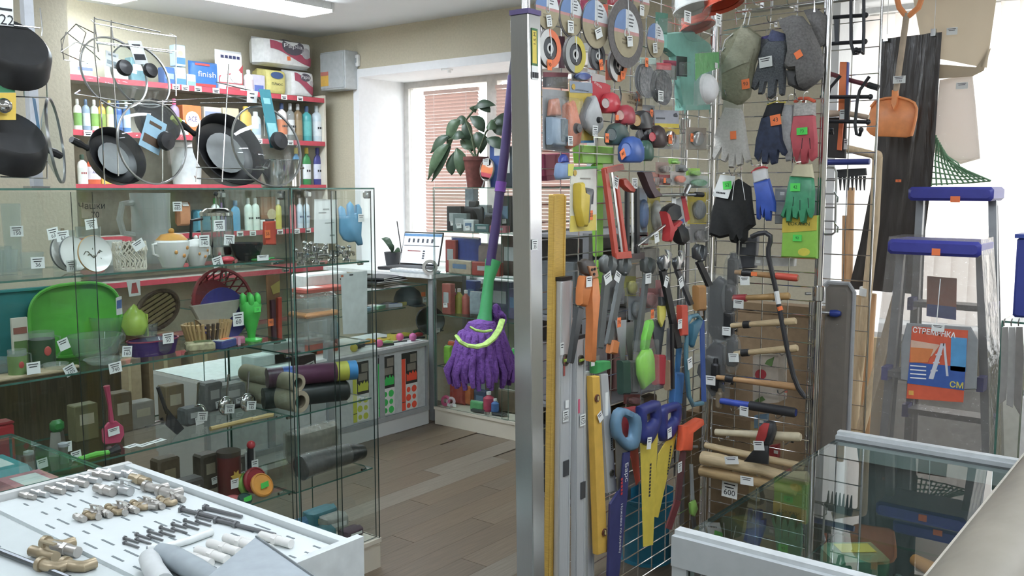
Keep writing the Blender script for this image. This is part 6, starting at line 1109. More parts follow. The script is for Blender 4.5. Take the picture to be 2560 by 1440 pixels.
tapething('blue tape measure with diamond orange tag',1564,374,25,33,mat('#3560b0',.35),mat('#3f6cc0',.4),-1.39,[(1557,385,'90',20,22,-.037,.5,1)])
tapething('small green tape measure with diamond orange tag',1600,377,13,26,mat('#2f5a4a',.35),mat('#35665a',.4),-1.41,[(1597,382,'95',12,24,-.037,.5,1)])
tapething('small black tape measure between the larger ones',1600,335,16,18,mat('#222226',.35),mat('#3a3a40',.4),-1.47,strap=False)
t = card('tape_card','kraft card of a tape reading TUN','card',[(1555,232),(1606,236),(1606,278),(1556,276)],-1.48,mat('#a89474',.7)); t.part('lettering',MB().text('TUN',*t.uv(1578,245),.018,-.001).text('РУЛЕТКА',*t.uv(1576,257),.009,-.001),mat('#4a3c2c',.7)); t.tag(1595,241,'74',16,24,-.004,0,1); t.prism('edge_print',[(1587,257),(1604,259),(1604,266),(1587,264)],-.0008,0,mat('#5c4632',.7))
def sandpack(label,cx,cy,rx,ry,m,X,tags,hdr):
    t = hangX('sanding_disc_pack',label,'packet',cx,cy,X,'bagged sanding discs'); r = ry * mpp(t.loc)
    for i in range(3): t.part('sanding_disc',MB().lathe([(r * .08,0),(r,0),(r,.002),(r * .08,.002)],30,(-.012 + i * .008,-.004 * i,-.003 * i),0,(0,-1,0)),m)
    t.prism('header_card',[(cx - rx * .9,cy - ry * 1.4),(cx + rx * .9,cy - ry * 1.35),(cx + rx * .9,cy - ry * .95),(cx - rx * .9,cy - ry)],-.012,-.01,hdr); t.prism('bag',[(cx - rx * 1.2,cy - ry * 1.3),(cx + rx * 1.2,cy - ry * 1.25),(cx + rx * 1.25,cy + ry * 1.2),(cx - rx * 1.2,cy + ry * 1.2)],-.018,.006,BLIS,.004)
    for tg in tags: t.tag(*tg)
sandpack('bag of grey felt sanding discs with orange tag',1612,200,22,40,mat('#66676a',.9),-1.46,[(1617,156,'90',12,22,-.022,0,1)],mat('#a8c4b8',.6))
sandpack('bag of black sanding discs with handwritten tag',1652,216,20,42,mat('#3a3c42',.9),-1.45,[(1652,240,'180',22,26,-.022)],mat('#c83c4a',.6))
def pk(label,pts,m,X,tags=(),inner=None,innerm=None,name='blister_pack',hdr=None):
    t = card(name,label,'packet',pts,X,m,group='blister packs on the tool grid'); x0 = min(p[0] for p in pts); x1 = max(p[0] for p in pts); y0 = min(p[1] for p in pts); y1 = max(p[1] for p in pts)
    if hdr: t.prism('header',[(x0,y0),(x1,y0 + 2),(x1,y0 + (y1 - y0) * .3),(x0,y0 + (y1 - y0) * .3)],-.0012,0,hdr)
    if inner: blob(t,'tool',inner,-.016,-.002,innerm or DSTEEL,.004)
    t.prism('blister',[(x0 + 2,y0 + (y1 - y0) * .3),(x1 - 2,y0 + (y1 - y0) * .3),(x1 - 2,y1 - 3),(x0 + 2,y1 - 3)],-.02,-.0015,BLIS,.005)
    for tg in tags: t.tag(*tg)
    return t
pk('grey and yellow padlock card',[(1638,274),(1697,277),(1697,320),(1638,318)],mat('#a4a6ae',.6),-1.47,(),None,None,hdr=mat('#b4b6c0',.6)).prism('yellow_band',[(1638,309),(1697,311),(1697,320),(1638,318)],-.0214,-.0205,mat('#d8c02c',.6)) if 0 else None
t = card('padlock_card','grey padlock card with yellow lower band','card',[(1637,274),(1697,277),(1697,320),(1637,318)],-1.465,mat('#a4a6b0',.6),head=[(1637,308),(1697,310),(1697,320),(1637,318)],headm=mat('#d8c02c',.6)); blob(t,'lock_icon',[(1684,285),(1690,282),(1693,288),(1693,292),(1684,291)],-.002,0,mat('#4a4c54',.6),0); t.prism('print',[(1640,293),(1662,294),(1662,298),(1640,297)],-.001,0,mat('#55585f',.6))
pk('chrome castor set in clear blister with orange tag',[(1646,320),(1698,322),(1698,374),(1646,372)],mat('#b4b0ac',.6),-1.47,[(1676,348,'76',16,22,-.024,0,1)],ovalpts(1668,346,14,20),CHROME,hdr=mat('#c8a838',.6))
pk('chrome hinge set in clear blister with orange tag',[(1716,318),(1766,320),(1766,376),(1716,374)],mat('#a89a8a',.6),-1.52,[(1730,344,'60',12,20,-.024,0,1)],ovalpts(1738,346,14,18),STEEL)
pk('red and grey lock card behind the tape measures',[(1604,262),(1636,264),(1636,312),(1606,310)],mat('#b8404c',.6),-1.485,[(1629,284,'72',12,20,-.024,0,1)],None,None,hdr=mat('#a8acb0',.6))
pk('grey and pink tool card above the chrome poles',[(1658,150),(1692,152),(1692,200),(1658,198)],mat('#a89ca0',.6),-1.49,(),None,None,hdr=mat('#c0506c',.6))
pk('dark label card behind the chalk bottle',[(1358,180),(1420,186),(1420,222),(1358,218)],mat('#6a686c',.6),-1.5,(),None,None,hdr=mat('#9c5a66',.6))
pk('blue oval card below the yellow flap disc',[(1430,178),(1474,180),(1474,204),(1430,202)],mat('#b8bcc4',.6),-1.48,(),ovalpts(1450,192,18,9),mat('#3a5ca8',.5))
t = hangX('chalk_bottle','small pale blue chalk bottle with dark blue nozzle','bottle',1396,420,-1.47); blob(t,'body',[(1383,408),(1408,406),(1413,414),(1408,448),(1382,450),(1379,440)],-.03,0,mat('#8aa6d0',.35),.01); blob(t,'nozzle',[(1387,406),(1388,396),(1394,386),(1400,386),(1405,396),(1407,406)],-.024,-.006,mat('#3a4ca8',.4),.006); t.prism('label',[(1397,410),(1412,410),(1408,440),(1397,440)],-.0315,-.0305,mat('#d8d44c',.5))
t = card('glue_gun_card','yellow staple gun on a white carded blister','packet',[(1427,420),(1491,418),(1492,576),(1424,580)],-1.45,mat('#dfdfd4',.6),head=[(1426,540),(1490,536),(1490,576),(1424,580)],headm=mat('#dcc84c',.6)); blob(t,'gun_body',[(1430,458),(1440,456),(1442,480),(1454,486),(1450,566),(1440,566),(1430,520)],-.03,-.002,mat('#d8bc1c',.4),.006); blob(t,'gun_lever',[(1446,468),(1468,472),(1462,490),(1456,560),(1448,564),(1452,490)],-.024,-.002,mat('#6a6c6e',.4),.005); t.prism('print',[(1471,478),(1484,478),(1482,510),(1471,512)],-.0012,0,mat('#44484c',.6)); t.tag(1478,538,'55',12,24,-.004,0,1); x,z = t.uv(1436,432); t.part('emblem',MB().disc((x,-.002,z),.008,(0,-1,0),12),mat('#c8a42c',.6)); t.part('lettering',MB().text('~~~~~~~~~~~~~~',*t.uv(1462,446),.007,-.002),mat('#8a8478',.6)); t.prism('hang_tab',[(1426,418),(1492,415),(1492,421),(1426,424)],-.0015,.002,GREEN)
# hacksaws
def strip(t,name,pts,w_px,y0,y1,m,bev=.001):
    (x0,y0p),(x1,y1p) = pts; d = math.hypot(x1 - x0,y1p - y0p); nx,ny = -(y1p - y0p) / d * w_px / 2,(x1 - x0) / d * w_px / 2
    return t.prism(name,[(x0 + nx,y0p + ny),(x1 + nx,y1p + ny),(x1 - nx,y1p - ny),(x0 - nx,y0p - ny)],y0,y1,m,bev)
RF = mat('#c8442c',.4)
t = hangX('hacksaw','orange red hacksaw hanging blade down','saw',1540,425,-1.44); strip(t,'frame_bar',[(1504,422),(1532,640)],9,-.016,-.004,RF); strip(t,'frame_bar',[(1531,440),(1558,636)],7,-.014,-.004,RF); t.prism('frame_end',[(1526,632),(1566,627),(1569,644),(1529,648)],-.018,-.002,RF,.003); t.prism('frame_top',[(1502,420),(1546,410),(1550,424),(1504,434)],-.018,-.002,RF,.003); strip(t,'blade',[(1522,430),(1548,634)],5,-.011,-.009,STEEL); blob(t,'grip',[(1541,448),(1552,446),(1576,476),(1572,482),(1560,478),(1544,462)],-.022,0,RF,.005); t.tag(1540,456,'90',20,28,-.024,-.25)
t = hangX('hacksaw','black hacksaw hanging beside the orange red one','saw',1586,470,-1.46); strip(t,'frame_bar',[(1563,470),(1563,640)],6,-.012,-.002,BLACK); strip(t,'frame_bar',[(1587,468),(1588,640)],7,-.012,-.002,BLACK); t.prism('frame_end',[(1557,636),(1602,630),(1602,646),(1558,650)],-.016,-.001,mat('#4a3c38',.4),.003); strip(t,'blade',[(1575,470),(1576,638)],5,-.008,-.006,STEEL); blob(t,'grip',[(1590,430),(1612,430),(1622,470),(1640,490),(1620,496),(1606,470)],-.026,0,mat('#4a2c34',.4),.005); t.tag(1587,458,'140',22,26,-.028)
# lime green broom behind the grid
t = T('plastic_broom','lime green plastic brush with long handle behind the grid','brush',onX(1500,640,P1X - .008),RZX); t.prism('handle',[(1489,410),(1508,408),(1508,640),(1494,642)],0,.018,LIME,.005); t.prism('brush_head',[(1448,362),(1532,368),(1532,410),(1452,408)],-.004,.03,LIME,.006); t.prism('handle_low',[(1494,650),(1508,650),(1506,780),(1494,782)],0,.016,LIME,.005)
t = T('hand_dustpan','crimson plastic dustpan behind the chalk bottle','dustpan',onX(1395,410,P1X - .008),RZX); t.prism('pan',[(1362,385),(1426,382),(1426,440),(1364,446)],0,.02,mat('#a83c60',.4),.004); t.prism('edge',[(1362,440),(1426,434),(1426,446),(1364,452)],-.006,.024,mat('#8a2c4c',.4))
# bar clamp and caulking gun
t = hangX('bar_clamp','steel quick clamp with red plate and black grips','clamp',1690,540,-1.45); t.part('bar',MB().cyl(t.loc3(onX(1592,615,-1.43)),t.loc3(onX(1662,563,-1.43)),.005,10),STEEL); blob(t,'jaw',[(1644,532),(1652,518),(1668,508),(1682,514),(1686,540),(1674,552),(1656,552)],-.03,-.002,BLACK,.005); blob(t,'red_lever',[(1643,528),(1650,534),(1662,566),(1680,550),(1686,554),(1664,580),(1657,604),(1650,602),(1652,570)],-.034,-.006,RED,.004); blob(t,'grip',[(1668,566),(1684,558),(1698,572),(1703,600),(1690,612),(1680,606),(1674,584)],-.036,-.004,BLACK,.007); t.tag(1642,594,'',18,24,-.04,.2)
t = card('clamp_card','grey carton sleeve with red edge behind the clamp','card',[(1680,504),(1704,492),(1718,556),(1690,572)],-1.475,mat('#a8a8a6',.6),head=[(1702,490),(1712,486),(1724,548),(1714,556)],headm=RED); t.prism('print',[(1690,556),(1708,546),(1710,556),(1692,568)],-.0012,0,mat('#3f5c9c',.6)); t.tag(1685,498,'',18,26,-.004)
t = hangX('bar_clamp','long steel bar clamp lying across the grid','clamp',1690,487,-1.47); t.part('bar',MB().cyl(t.loc3(onX(1630,488,-1.46)),t.loc3(onX(1752,486,-1.46)),.006,10),STEEL); t.part('screw',MB().cyl(t.loc3(onX(1712,486,-1.45)),t.loc3(onX(1722,464,-1.45)),.009,12),STEEL); t.part('end_grip',MB().cyl(t.loc3(onX(1738,486,-1.46)),t.loc3(onX(1756,487,-1.46)),.009,10),BLACK)
for i,(x0,y0,x1,y1,c_,h_) in enumerate(((1618,430,1648,470,'#b87a6a','#6a5048'),(1648,436,1676,462,'#a04444','#3c3030'),(1676,428,1712,462,'#b8b4ac','#e06a3c'),(1712,438,1770,470,'#b4bab0','#5a9a6c'),(1672,396,1696,410,'#86c43c','#86c43c'),(1690,412,1716,430,'#8a8c8c','#44484a'),(1716,420,1750,440,'#9ccc3c','#7ab02c'),(1640,405,1672,434,'#a08478','#6c5a50'))):
    t = pk(('copper fitting pack with orange tag','red and black bit pack','silver bit box with orange label','grey green drill card','lime plastic plug pack','steel chuck pack','lime hook pack beside the corner pole','brown leather strap pack')[i] + ' on the tool grid',[(x0,y0),(x1,y0 + 1),(x1,y1),(x0,y1)],mat(c_,.5),-1.47 + .004 * (i % 3),[((x0 + x1) / 2,(y0 + y1) / 2 + 2,'',10,12,-.024,0,1)] if i in (0,1) else (),ovalpts((x0 + x1) / 2,(y0 + y1) / 2 + 3,(x1 - x0) * .32,(y1 - y0) * .28),mat(h_,.4))
for i,(x0,y0,x1,y1,c_,c2) in enumerate(((1590,470,1618,590,'#9fb0c0','#5a7aa8'),(1620,470,1650,600,'#c0b44c','#a8a8a0'),(1720,480,1766,560,'#c8b02c','#8a8c8c'),(1590,580,1620,612,'#b04444','#8a8c8c'),(1726,560,1764,606,'#8a8684','#6a6668'))):
    pk(('blue and white bagged tool set','yellow carded pliers','yellow and grey knife card','red carded nozzle set','grey carded shears')[i] + ' deep on the tool grid',[(x0,y0),(x1,y0 + 1),(x1,y1),(x0,y1)],mat(c_,.5),-1.505,(),ovalpts((x0 + x1) / 2,(y0 + y1) / 2 + 4,(x1 - x0) * .3,(y1 - y0) * .3),mat(c2,.4))
# pipe wrenches, pruner, spanners
def wrench(label,hx,hy,ex,ey,X,m,w=14,tag=None,jaw=STEEL,s=1.,name='pipe_wrench',flip=1):
    t = hangX(name,label,'wrench',hx,hy,X,'wrenches hung on the tool grid'); strip(t,'handle',[(hx,hy + 14 * s),(ex,ey)],w,-.012,0,m,.003); f = flip
    blob(t,'fixed_jaw',[(hx - f * 14 * s,hy + 6 * s),(hx - f * 16 * s,hy - 22 * s),(hx - f * 6 * s,hy - 34 * s),(hx - f * 2 * s,hy - 28 * s),(hx - f * 6 * s,hy - 8 * s),(hx + f * 6 * s,hy + 16 * s)],-.018,0,jaw,.003)
    blob(t,'moving_jaw',[(hx + f * 2 * s,hy + 8 * s),(hx + f * 6 * s,hy - 14 * s),(hx + f * 4 * s,hy - 32 * s),(hx + f * 14 * s,hy - 26 * s),(hx + f * 17 * s,hy - 8 * s),(hx + f * 8 * s,hy + 14 * s)],-.02,-.003,jaw,.003)
    x,z = t.uv(hx + 2,hy + 10 * s); t.part('adjuster',MB().cyl((x - .008,-.012,z),(x + .008,-.012,z),.007,12),DSTEEL)
    if tag: t.tag(*tag)
    return t
def jaws(t,pts,m): blob(t,'bright_jaw',pts,-.026,-.019,m,.0006)
GW = mat('#6f7474',.4,.5)
wrench('grey pipe wrench with price tag leaning left',1512,672,1494,870,-1.43,GW,13,(1520,695,'',28,26,-.024,.35),GW,1.05); wrench('second grey pipe wrench crossing behind the pruner',1550,672,1516,860,-1.45,GW,12,(1544,692,'',22,24,-.024,-.5),GW,1.0); wrench('slim grey plumbing wrench beside the adjustable spanner',1612,672,1588,880,-1.46,GW,9,(1621,696,'',24,26,-.024,0),GW,.9)
WJ = mat('#e6e6e6',.25,.7)
V_ = [(1647,623),(1655,624),(1663,634),(1661,647),(1652,656),(1650,670),(1645,670),(1646,654),(1643,636),(1648,641),(1651,649),(1653,636)]
q1 = wrench('adjustable spanner with bright jaws and black handle',1652,664,1692,870,-1.42,BLACK,13,(1666,704,'',16,28,-.024,-.4),DSTEEL,.8,'adjustable_spanner',-1); jaws(q1,V_,WJ); q1 = wrench('adjustable spanner with bright jaws and grey handle',1688,664,1724,762,-1.44,DSTEEL,9,(1703,706,'',18,28,-.024,.4),DSTEEL,.7,'adjustable_spanner',-1); jaws(q1,[(x + 34,y + 2) for x,y in V_],WJ); wrench('black adjustable spanner at the corner pole',1742,640,1770,714,-1.46,BLACK,12,None,DSTEEL,.9,'adjustable_spanner')
OH = mat('#d87a2c',.45)
t = hangX('pruning_shears','orange handled loppers with black head and price tag','pruner',1462,670,-1.41); blob(t,'blade_head',[(1440,654),(1452,646),(1472,652),(1479,672),(1474,688),(1462,690),(1446,682)],-.02,0,mat('#4a4440',.4),.005); blob(t,'pivot_plate',[(1452,664),(1472,664),(1478,690),(1462,696)],-.026,-.019,mat('#c8885c',.4),.002); blob(t,'handle',[(1444,688),(1458,690),(1462,720),(1452,766),(1437,762),(1438,722)],-.024,0,OH,.006); blob(t,'handle',[(1466,692),(1480,692),(1485,740),(1477,830),(1474,904),(1463,902),(1466,800),(1464,740)],-.022,.002,OH,.005)
for px,py in ((1459,673),(1466,671),(1464,684)): x,z = t.uv(px,py); t.part('bolt',MB().cyl((x,-.027,z),(x,-.03,z),.004,10),BLACK)
blob(t,'dark_handle',[(1436,766),(1450,770),(1424,908),(1416,906)],-.014,0,mat('#3a3c3e',.5),.003); t.tag(1473,704,'',22,26,-.03)
# putty knives, trowels
def trowel(label,x0,y0,x1,y1,hx,hy,bl,hm,X,bw=26,hw=16,tag=None,name='putty_knife'):
    t = hangX(name,label,'trowel',(x0 + x1) / 2,(y0 + y1) / 2,X,'trowels and putty knives'); d = math.hypot(x1 - x0,y1 - y0); ux,uy = (x1 - x0) / d,(y1 - y0) / d; nx,ny = -uy,ux
    blob(t,'blade',[(x0 + nx * bw / 2,y0 + ny * bw / 2),(x0 - nx * bw / 2,y0 - ny * bw / 2),(x1 - nx * 5,y1 - ny * 5),(x1 + nx * 5,y1 + ny * 5)],-.006,-.002,bl,.001); strip(t,'handle',[(x1,y1),(hx,hy)],hw,-.018,.006,hm,.006)
    if tag: t.tag(*tag)
    return t
trowel('putty knife with dark green handle and orange tag',1548,800,1554,900,1556,985,mat('#8a8c8e',.4,.4),mat('#26483c',.4),-1.44,28,20,(1548,806,'76',14,24,-.022,0,1)); trowel('putty knife with grey handle',1568,805,1574,900,1576,982,mat('#5c5a58',.4,.3),mat('#6a6864',.5),-1.45,26,18); trowel('red handled trowel with dark blade',1642,800,1644,886,1641,962,mat('#4a5054',.4,.3),mat('#b82c38',.4),-1.44,36,20); trowel('orange handled chisel in a clear bag',1534,790,1530,850,1524,884,mat('#b4b0a8',.4,.3),mat('#d0762c',.4),-1.45,14,18); trowel('wooden chisel with pale blade',1672,820,1668,900,1668,975,mat('#b0b2b4',.35,.6),mat('#b89a78',.6),-1.46,14,12); trowel('wooden handled file hung near the teal hacksaw',1700,800,1690,930,1684,1010,mat('#2c78b0',.4),mat('#2c6aa8',.4),-1.45,16,20)
t = hangX('garden_trowel','bright lime green plastic trowel in a bag','trowel',1610,880,-1.42); blob(t,'handle',[(1612,800),(1622,798),(1625,812),(1614,850),(1610,876),(1598,874),(1602,840)],-.018,0,mat('#6ac82c',.35),.005); blob(t,'scoop',[(1598,874),(1616,870),(1622,890),(1624,950),(1598,972),(1588,940),(1586,896)],-.024,0,mat('#8ee02c',.3),.008); t.prism('bag',[(1582,850),(1628,846),(1630,972),(1584,978)],-.03,.004,BLIS,.005)
t = hangX('utility_knife','orange red utility knife with white tag','knife',1697,800,-1.42); strip(t,'body',[(1698,762),(1700,838)],16,-.02,0,mat('#d8482c',.4),.004); strip(t,'blade',[(1699,838),(1700,856)],9,-.012,-.008,STEEL); t.tag(1700,810,'',18,24,-.024)
t = hangX('paint_scraper','yellow scraper hung above the red trowel','scraper',1650,780,-1.43); blob(t,'blade',[(1642,764),(1660,764),(1660,790),(1650,818),(1643,800)],-.008,0,mat('#c8bc3c',.4),.002); strip(t,'handle',[(1651,764),(1651,742)],10,-.012,.002,DSTEEL,.003); t.tag(1631,785,'65',13,22,-.012,0,1)
t = hangX('wood_handle','short round wooden handle near the corner pole','handle',1745,745,-1.43); strip(t,'grip',[(1744,713),(1746,776)],21,-.018,.008,mat('#b07c3c',.5),.007); strip(t,'tang',[(1746,776),(1748,790)],8,-.01,0,STEEL)
TH_ = mat('#4c7f90',.4); t = hangX('hacksaw','teal blue bow hacksaw frame hanging at the corner pole','saw',1735,900,-1.42)
t.part('frame',MB().tube([t.loc3(onX(x,y,-1.41)) for x,y in ((1752,800),(1742,788),(1726,792),(1716,812),(1715,900),(1722,990),(1732,1012),(1756,1008))],.008,8),TH_); strip(t,'blade',[(1752,800),(1757,1004)],10,-.006,-.002,mat('#3358a0',.4)); blob(t,'grip',[(1720,810),(1738,796),(1746,800),(1730,840),(1722,868),(1716,860)],-.02,0,mat('#2c6880',.4),.006); t.tag(1725,908,'',20,28,-.024,.2)
strip(hangX('metal_file','thin black round file hanging on the grid','file',1678,860,-1.41),'blade',[(1677,810),(1679,972)],5,-.008,0,BLACK).name
t = hangX('plastic_block','green plastic plane block on the grid','block',1490,915,-1.45); blob(t,'body',[(1472,902),(1506,900),(1508,918),(1472,932)],-.03,0,mat('#2c9a4c',.4),.004); t.tag(1482,905,'',14,20,-.034)
for i,(x0,y0,x1,y1,c_) in enumerate(((1572,740,1600,800,'#8a9094'),(1584,800,1600,870,'#a8b4b8'),(1520,700,1560,760,'#77787a'),(1560,690,1590,740,'#b0ac54'),(1640,700,1672,770,'#a06c6a'),(1600,720,1640,770,'#96605e'),(1560,985,1600,1010,'#7a3c34'))):
    pk(('silver bagged hook set','clear bag of blue plugs','grey carded lock','yellow square tape puck pack','dusty pink glove bundle','dusty red cloth bundle','dark red tool pouch')[i] + ' behind the wrenches',[(x0,y0),(x1,y0 + 1),(x1,y1),(x0,y1)],mat(c_,.6),-1.51,(),ovalpts((x0 + x1) / 2,(y0 + y1) / 2 + 3,(x1 - x0) * .34,(y1 - y0) * .34),mat(c_,.4,0,.3))
# hand saws
def ringpart(t,outer,inner,m,y=.014):      # saw handle with a real grip opening
    o,i = t.pl(outer),t.pl(inner); cx = sum(p[0] for p in i) / len(i); cz = sum(p[1] for p in i) / len(i); n = 28
    def rs(poly,a):
        d = (cos(a),sin(a)); best = 0
        for k in range(len(poly)):
            (x1,z1),(x2,z2) = poly[k],poly[(k + 1) % len(poly)]; ex,ez = x2 - x1,z2 - z1; den = d[0] * ez - d[1] * ex
            if abs(den) < 1e-12: continue
            s = ((x1 - cx) * ez - (z1 - cz) * ex) / den; u = ((x1 - cx) * d[1] - (z1 - cz) * d[0]) / den
            if s > 0 and -1e-6 <= u <= 1 + 1e-6: best = max(best,s)
        return best
    vs = []
    for k in range(n):
        a = 2 * pi * k / n; ro,ri = rs(o,a),rs(i,a); rm = (ro + ri) / 2
        for r_,yy in ((ro,-y * .4),(rm + (ro - rm) * .6,-y),(rm + (ri - rm) * .6,-y),(ri,-y * .4),(ri,y * .4),(rm + (ri - rm) * .6,y),(rm + (ro - rm) * .6,y),(ro,y * .4)): vs.append((cx + r_ * cos(a),yy,cz + r_ * sin(a)))
    return t.part('handle',MB().add(vs,[(k * 8 + j,((k + 1) % n) * 8 + j,((k + 1) % n) * 8 + (j + 1) % 8,k * 8 + (j + 1) % 8) for k in range(n) for j in range(8)]),m,smooth=60)
def saw(label,handle,hole,blade,hm,bm,X,name='hand_saw',tags=(),txt=None,grip2=None):
    t = hangX(name,label,'saw',sum(p[0] for p in handle) / len(handle),sum(p[1] for p in handle) / len(handle),X,'hand saws hung by the handle'); t.prism('blade',blade,-.001,.001,bm)
    ringpart(t,handle,hole,hm)
    if txt: s_,px,py,sz,rot,c_ = txt; t.part('lettering',MB().text(s_,*t.uv(px,py),sz,-.002,0,rot=rot),c_)
    for tg in tags: t.tag(*tg)
    return t
NV = mat('#24307c',.4)
t = saw('hand saw with grey blue handle and navy blade cover',[(1536,1030),(1546,1018),(1562,1020),(1580,1030),(1596,1036),(1600,1060),(1596,1100),(1588,1124),(1566,1128),(1548,1112),(1534,1090),(1530,1060)],[(1552,1038),(1572,1046),(1578,1064),(1576,1092),(1562,1096),(1550,1080),(1546,1056)],[(1538,1100),(1560,1120),(1572,1130),(1566,1250),(1548,1262),(1540,1180)],mat('#5c86a4',.45),STEEL,-1.40); t.prism('blade_cover',[(1556,1132),(1573,1128),(1566,1240),(1545,1440),(1518,1440),(1524,1260),(1550,1220)],-.004,.004,mat('#2a2f6a',.5),.001); t.part('lettering',MB().text('Барс',*t.uv(1562,1180),.026,-.006,0,rot=-pi / 2 + .03).text('Ножовка по дереву',*t.uv(1548,1320),.016,-.006,0,rot=-pi / 2 - .05),WHITE); t.part('red_print',MB().text('~~~~~',*t.uv(1550,1215),.02,-.0065,0,rot=-pi / 2),RED)
YB_ = mat('#d8c020',.4)
saw('hand saw with navy handle and long yellow blade',[(1592,1018),(1610,1010),(1634,1000),(1646,1002),(1648,1030),(1646,1062),(1636,1092),(1624,1112),(1604,1110),(1596,1090),(1600,1060)],[(1612,1036),(1630,1030),(1632,1048),(1620,1058),(1610,1066)],[(1601,1108),(1624,1104),(1645,1064),(1632,1362),(1608,1367)],NV,YB_,-1.40,tags=[(1623,1108,'',18,30,-.02,-.15)],txt=('~~~~~~~~~~',1624,1200,.02,-pi / 2 - .04,INK)); t = T('hand_saw','hand saw with navy handle tucked behind the longer yellow one','saw',onX(1668,1060,-1.43),RZX,'hand saws hung by the handle'); t.prism('blade',[(1645,1136),(1666,1100),(1696,1062),(1645,1294),(1632,1292)],-.001,.001,YB_); ringpart(t,[(1645,1020),(1662,1012),(1690,1004),(1698,1006),(1698,1040),(1690,1072),(1676,1098),(1652,1104),(1646,1084),(1650,1054)],[(1664,1034),(1682,1026),(1684,1044),(1672,1054),(1662,1062)],NV); t.tag(1674,1082,'',18,26,-.02,.1); t.part('lettering',MB().text('~~~~~~~~~~',*t.uv(1672,1150),.018,-.002,0,rot=-pi / 2 - .22),INK)
t = hangX('garden_saw','garden saw with bright orange handle and dark red blade','saw',1720,1085,-1.41); blob(t,'handle',[(1698,1064),(1712,1062),(1740,1044),(1750,1046),(1751,1058),(1722,1080),(1719,1126),(1694,1126),(1698,1090)],-.018,.01,mat('#f0561c',.4),.007); strip(t,'blade',[(1706,1128),(1692,1250)],12,-.006,0,mat('#55242a',.5)); strip(t,'blade_tip',[(1692,1250),(1668,1322)],14,-.006,0,mat('#6a1f24',.5)); t.tag(1700,1168,'31',16,26,-.012)
t = hangX('hand_saw','red handled saw hidden behind the navy handles','saw',1586,1060,-1.46); blob(t,'handle',[(1562,1020),(1590,1016),(1592,1060),(1570,1100),(1560,1080)],-.012,.012,mat('#a02430',.4),.005); t.prism('blade',[(1568,1096),(1590,1060),(1600,1200),(1590,1214)],-.001,.001,mat('#b83c30',.4))
t = hangX('weeding_fork','small tool with lime green tip near the floor','tool',1728,1260,-1.535); strip(t,'handle',[(1726,1160),(1730,1250)],6,-.006,0,GREYP); blob(t,'tip',[(1720,1256),(1732,1248),(1738,1270),(1730,1290),(1722,1284)],-.014,0,mat('#8ac04c',.4),.004); strip(t,'shaft',[(1730,1290),(1736,1340)],8,-.008,0,DSTEEL)
# teal bucket on the floor
p = onZ(1592,1408,0.0); p = Vector((p.x,p.y + .08,0.0)); k = mpp(p + Vector((0,0,.1))); t = T('bucket','teal plastic bucket on the floor under the saws','bucket',p,RZX); TB = mat('#1583a8',.35); t.part('body',MB().lathe([(.001,.004),(62 * k,.004),(64 * k,.01),(82 * k,160 * k),(84 * k,160 * k),(86 * k,168 * k),(80 * k,168 * k),(60 * k,.014),(.001,.014)],30),TB); t.part('base_ring',MB().lathe([(64 * k,0),(66 * k,0),(66 * k,.016),(64 * k,.016)],30),TB); t.part('handle',MB().tube([(-84 * k,0,160 * k),(-70 * k,-50 * k,140 * k),(0,-84 * k,128 * k),(70 * k,-50 * k,140 * k),(84 * k,0,160 * k)],.004,6),TB); t.part('label',MB().box((-.01,-74 * k,80 * k),(.05,.002,.09)),PAPER)
# helmets, dustpans and mask pack above
def hardhat(label,px,py,X,rpx,m,tag=None,wrap=False,tilt=(0,-.3,-1)):
    t = hangX('hard_hat',label,'helmet',px,py,X); r = rpx * mpp(t.loc); ax = Vector(tilt).normalized() * -1
    t.part('shell',MB().lathe([(r * 1.0,0),(r * .98,r * .35),(r * .82,r * .78),(r * .5,r * 1.02),(.001,r * 1.1)],26,(0,0,0),0,ax),m); t.part('brim',MB().lathe([(r * .99,-.004),(r * 1.2,-.012),(r * 1.2,-.008),(r * .99,.004)],26,(0,0,0),0,ax),m)
    for s_ in (-.3,.3): t.part('ridge',MB().tube([Vector((s_ * r,-.0,0)) + ax * q[1] * r + Vector((0,q[0] * r,0)) for q in ((-.9,.5),(-.5,1.0),(0,1.1),(.5,1.0))],.006,6),m)
    if wrap: t.part('wrap',MB().sph((0,0,r * .1),(r * 1.3,r * 1.2,r * 1.2),18,12),WRAP)
    if tag: t.tag(*tag)
    return t
hardhat('white hard hat in yellow edged bag hung above the masks',1730,15,-1.44,42,mat('#f2f2ee',.35),(1719,42,'52',28,26,-.1),True); hardhat('orange hard hat with price tag hung beside the white one',1806,8,-1.35,44,mat('#e2512c',.35),(1796,50,'112',22,28,-.1)); hardhat('orange hard hat in clear bag below the white one',1742,62,-1.5,38,mat('#e0583c',.35),None,True)
MINT = mat('#7fc0b0',.4)
t = T('dustpan','mint green plastic dustpan hung behind the mask pack','dustpan',onX(1730,160,-1.53),RZX); t.prism('pan',[(1665,82),(1735,76),(1780,110),(1782,200),(1770,268),(1708,270),(1690,140),(1664,118)],0,.03,MINT,.008); t.prism('lip',[(1708,262),(1770,260),(1772,274),(1708,276)],-.008,.034,MINT,.003)
t = hangX('respirator_pack','white respirator mask in a green topped bag','mask',1768,200,-1.40); t.prism('bag',[(1738,132),(1796,128),(1800,262),(1736,264)],-.01,.004,BLIS,.003); t.prism('header_card',[(1738,134),(1796,130),(1797,170),(1752,186),(1738,202)],-.002,0,mat('#4cae4c',.5)); x,z = t.uv(1766,222); r = 38 * mpp(t.loc); t.part('mask',MB().lathe([(r,0),(r * .92,r * .3),(r * .6,r * .6),(.001,r * .7)],22,(x,0,z),0,(0,-1,.1)),mat('#dedede',.7)); x,z = t.uv(1788,164); t.part('label',MB().box((x,-.004,z),(.02,.001,.018)),PAPER)
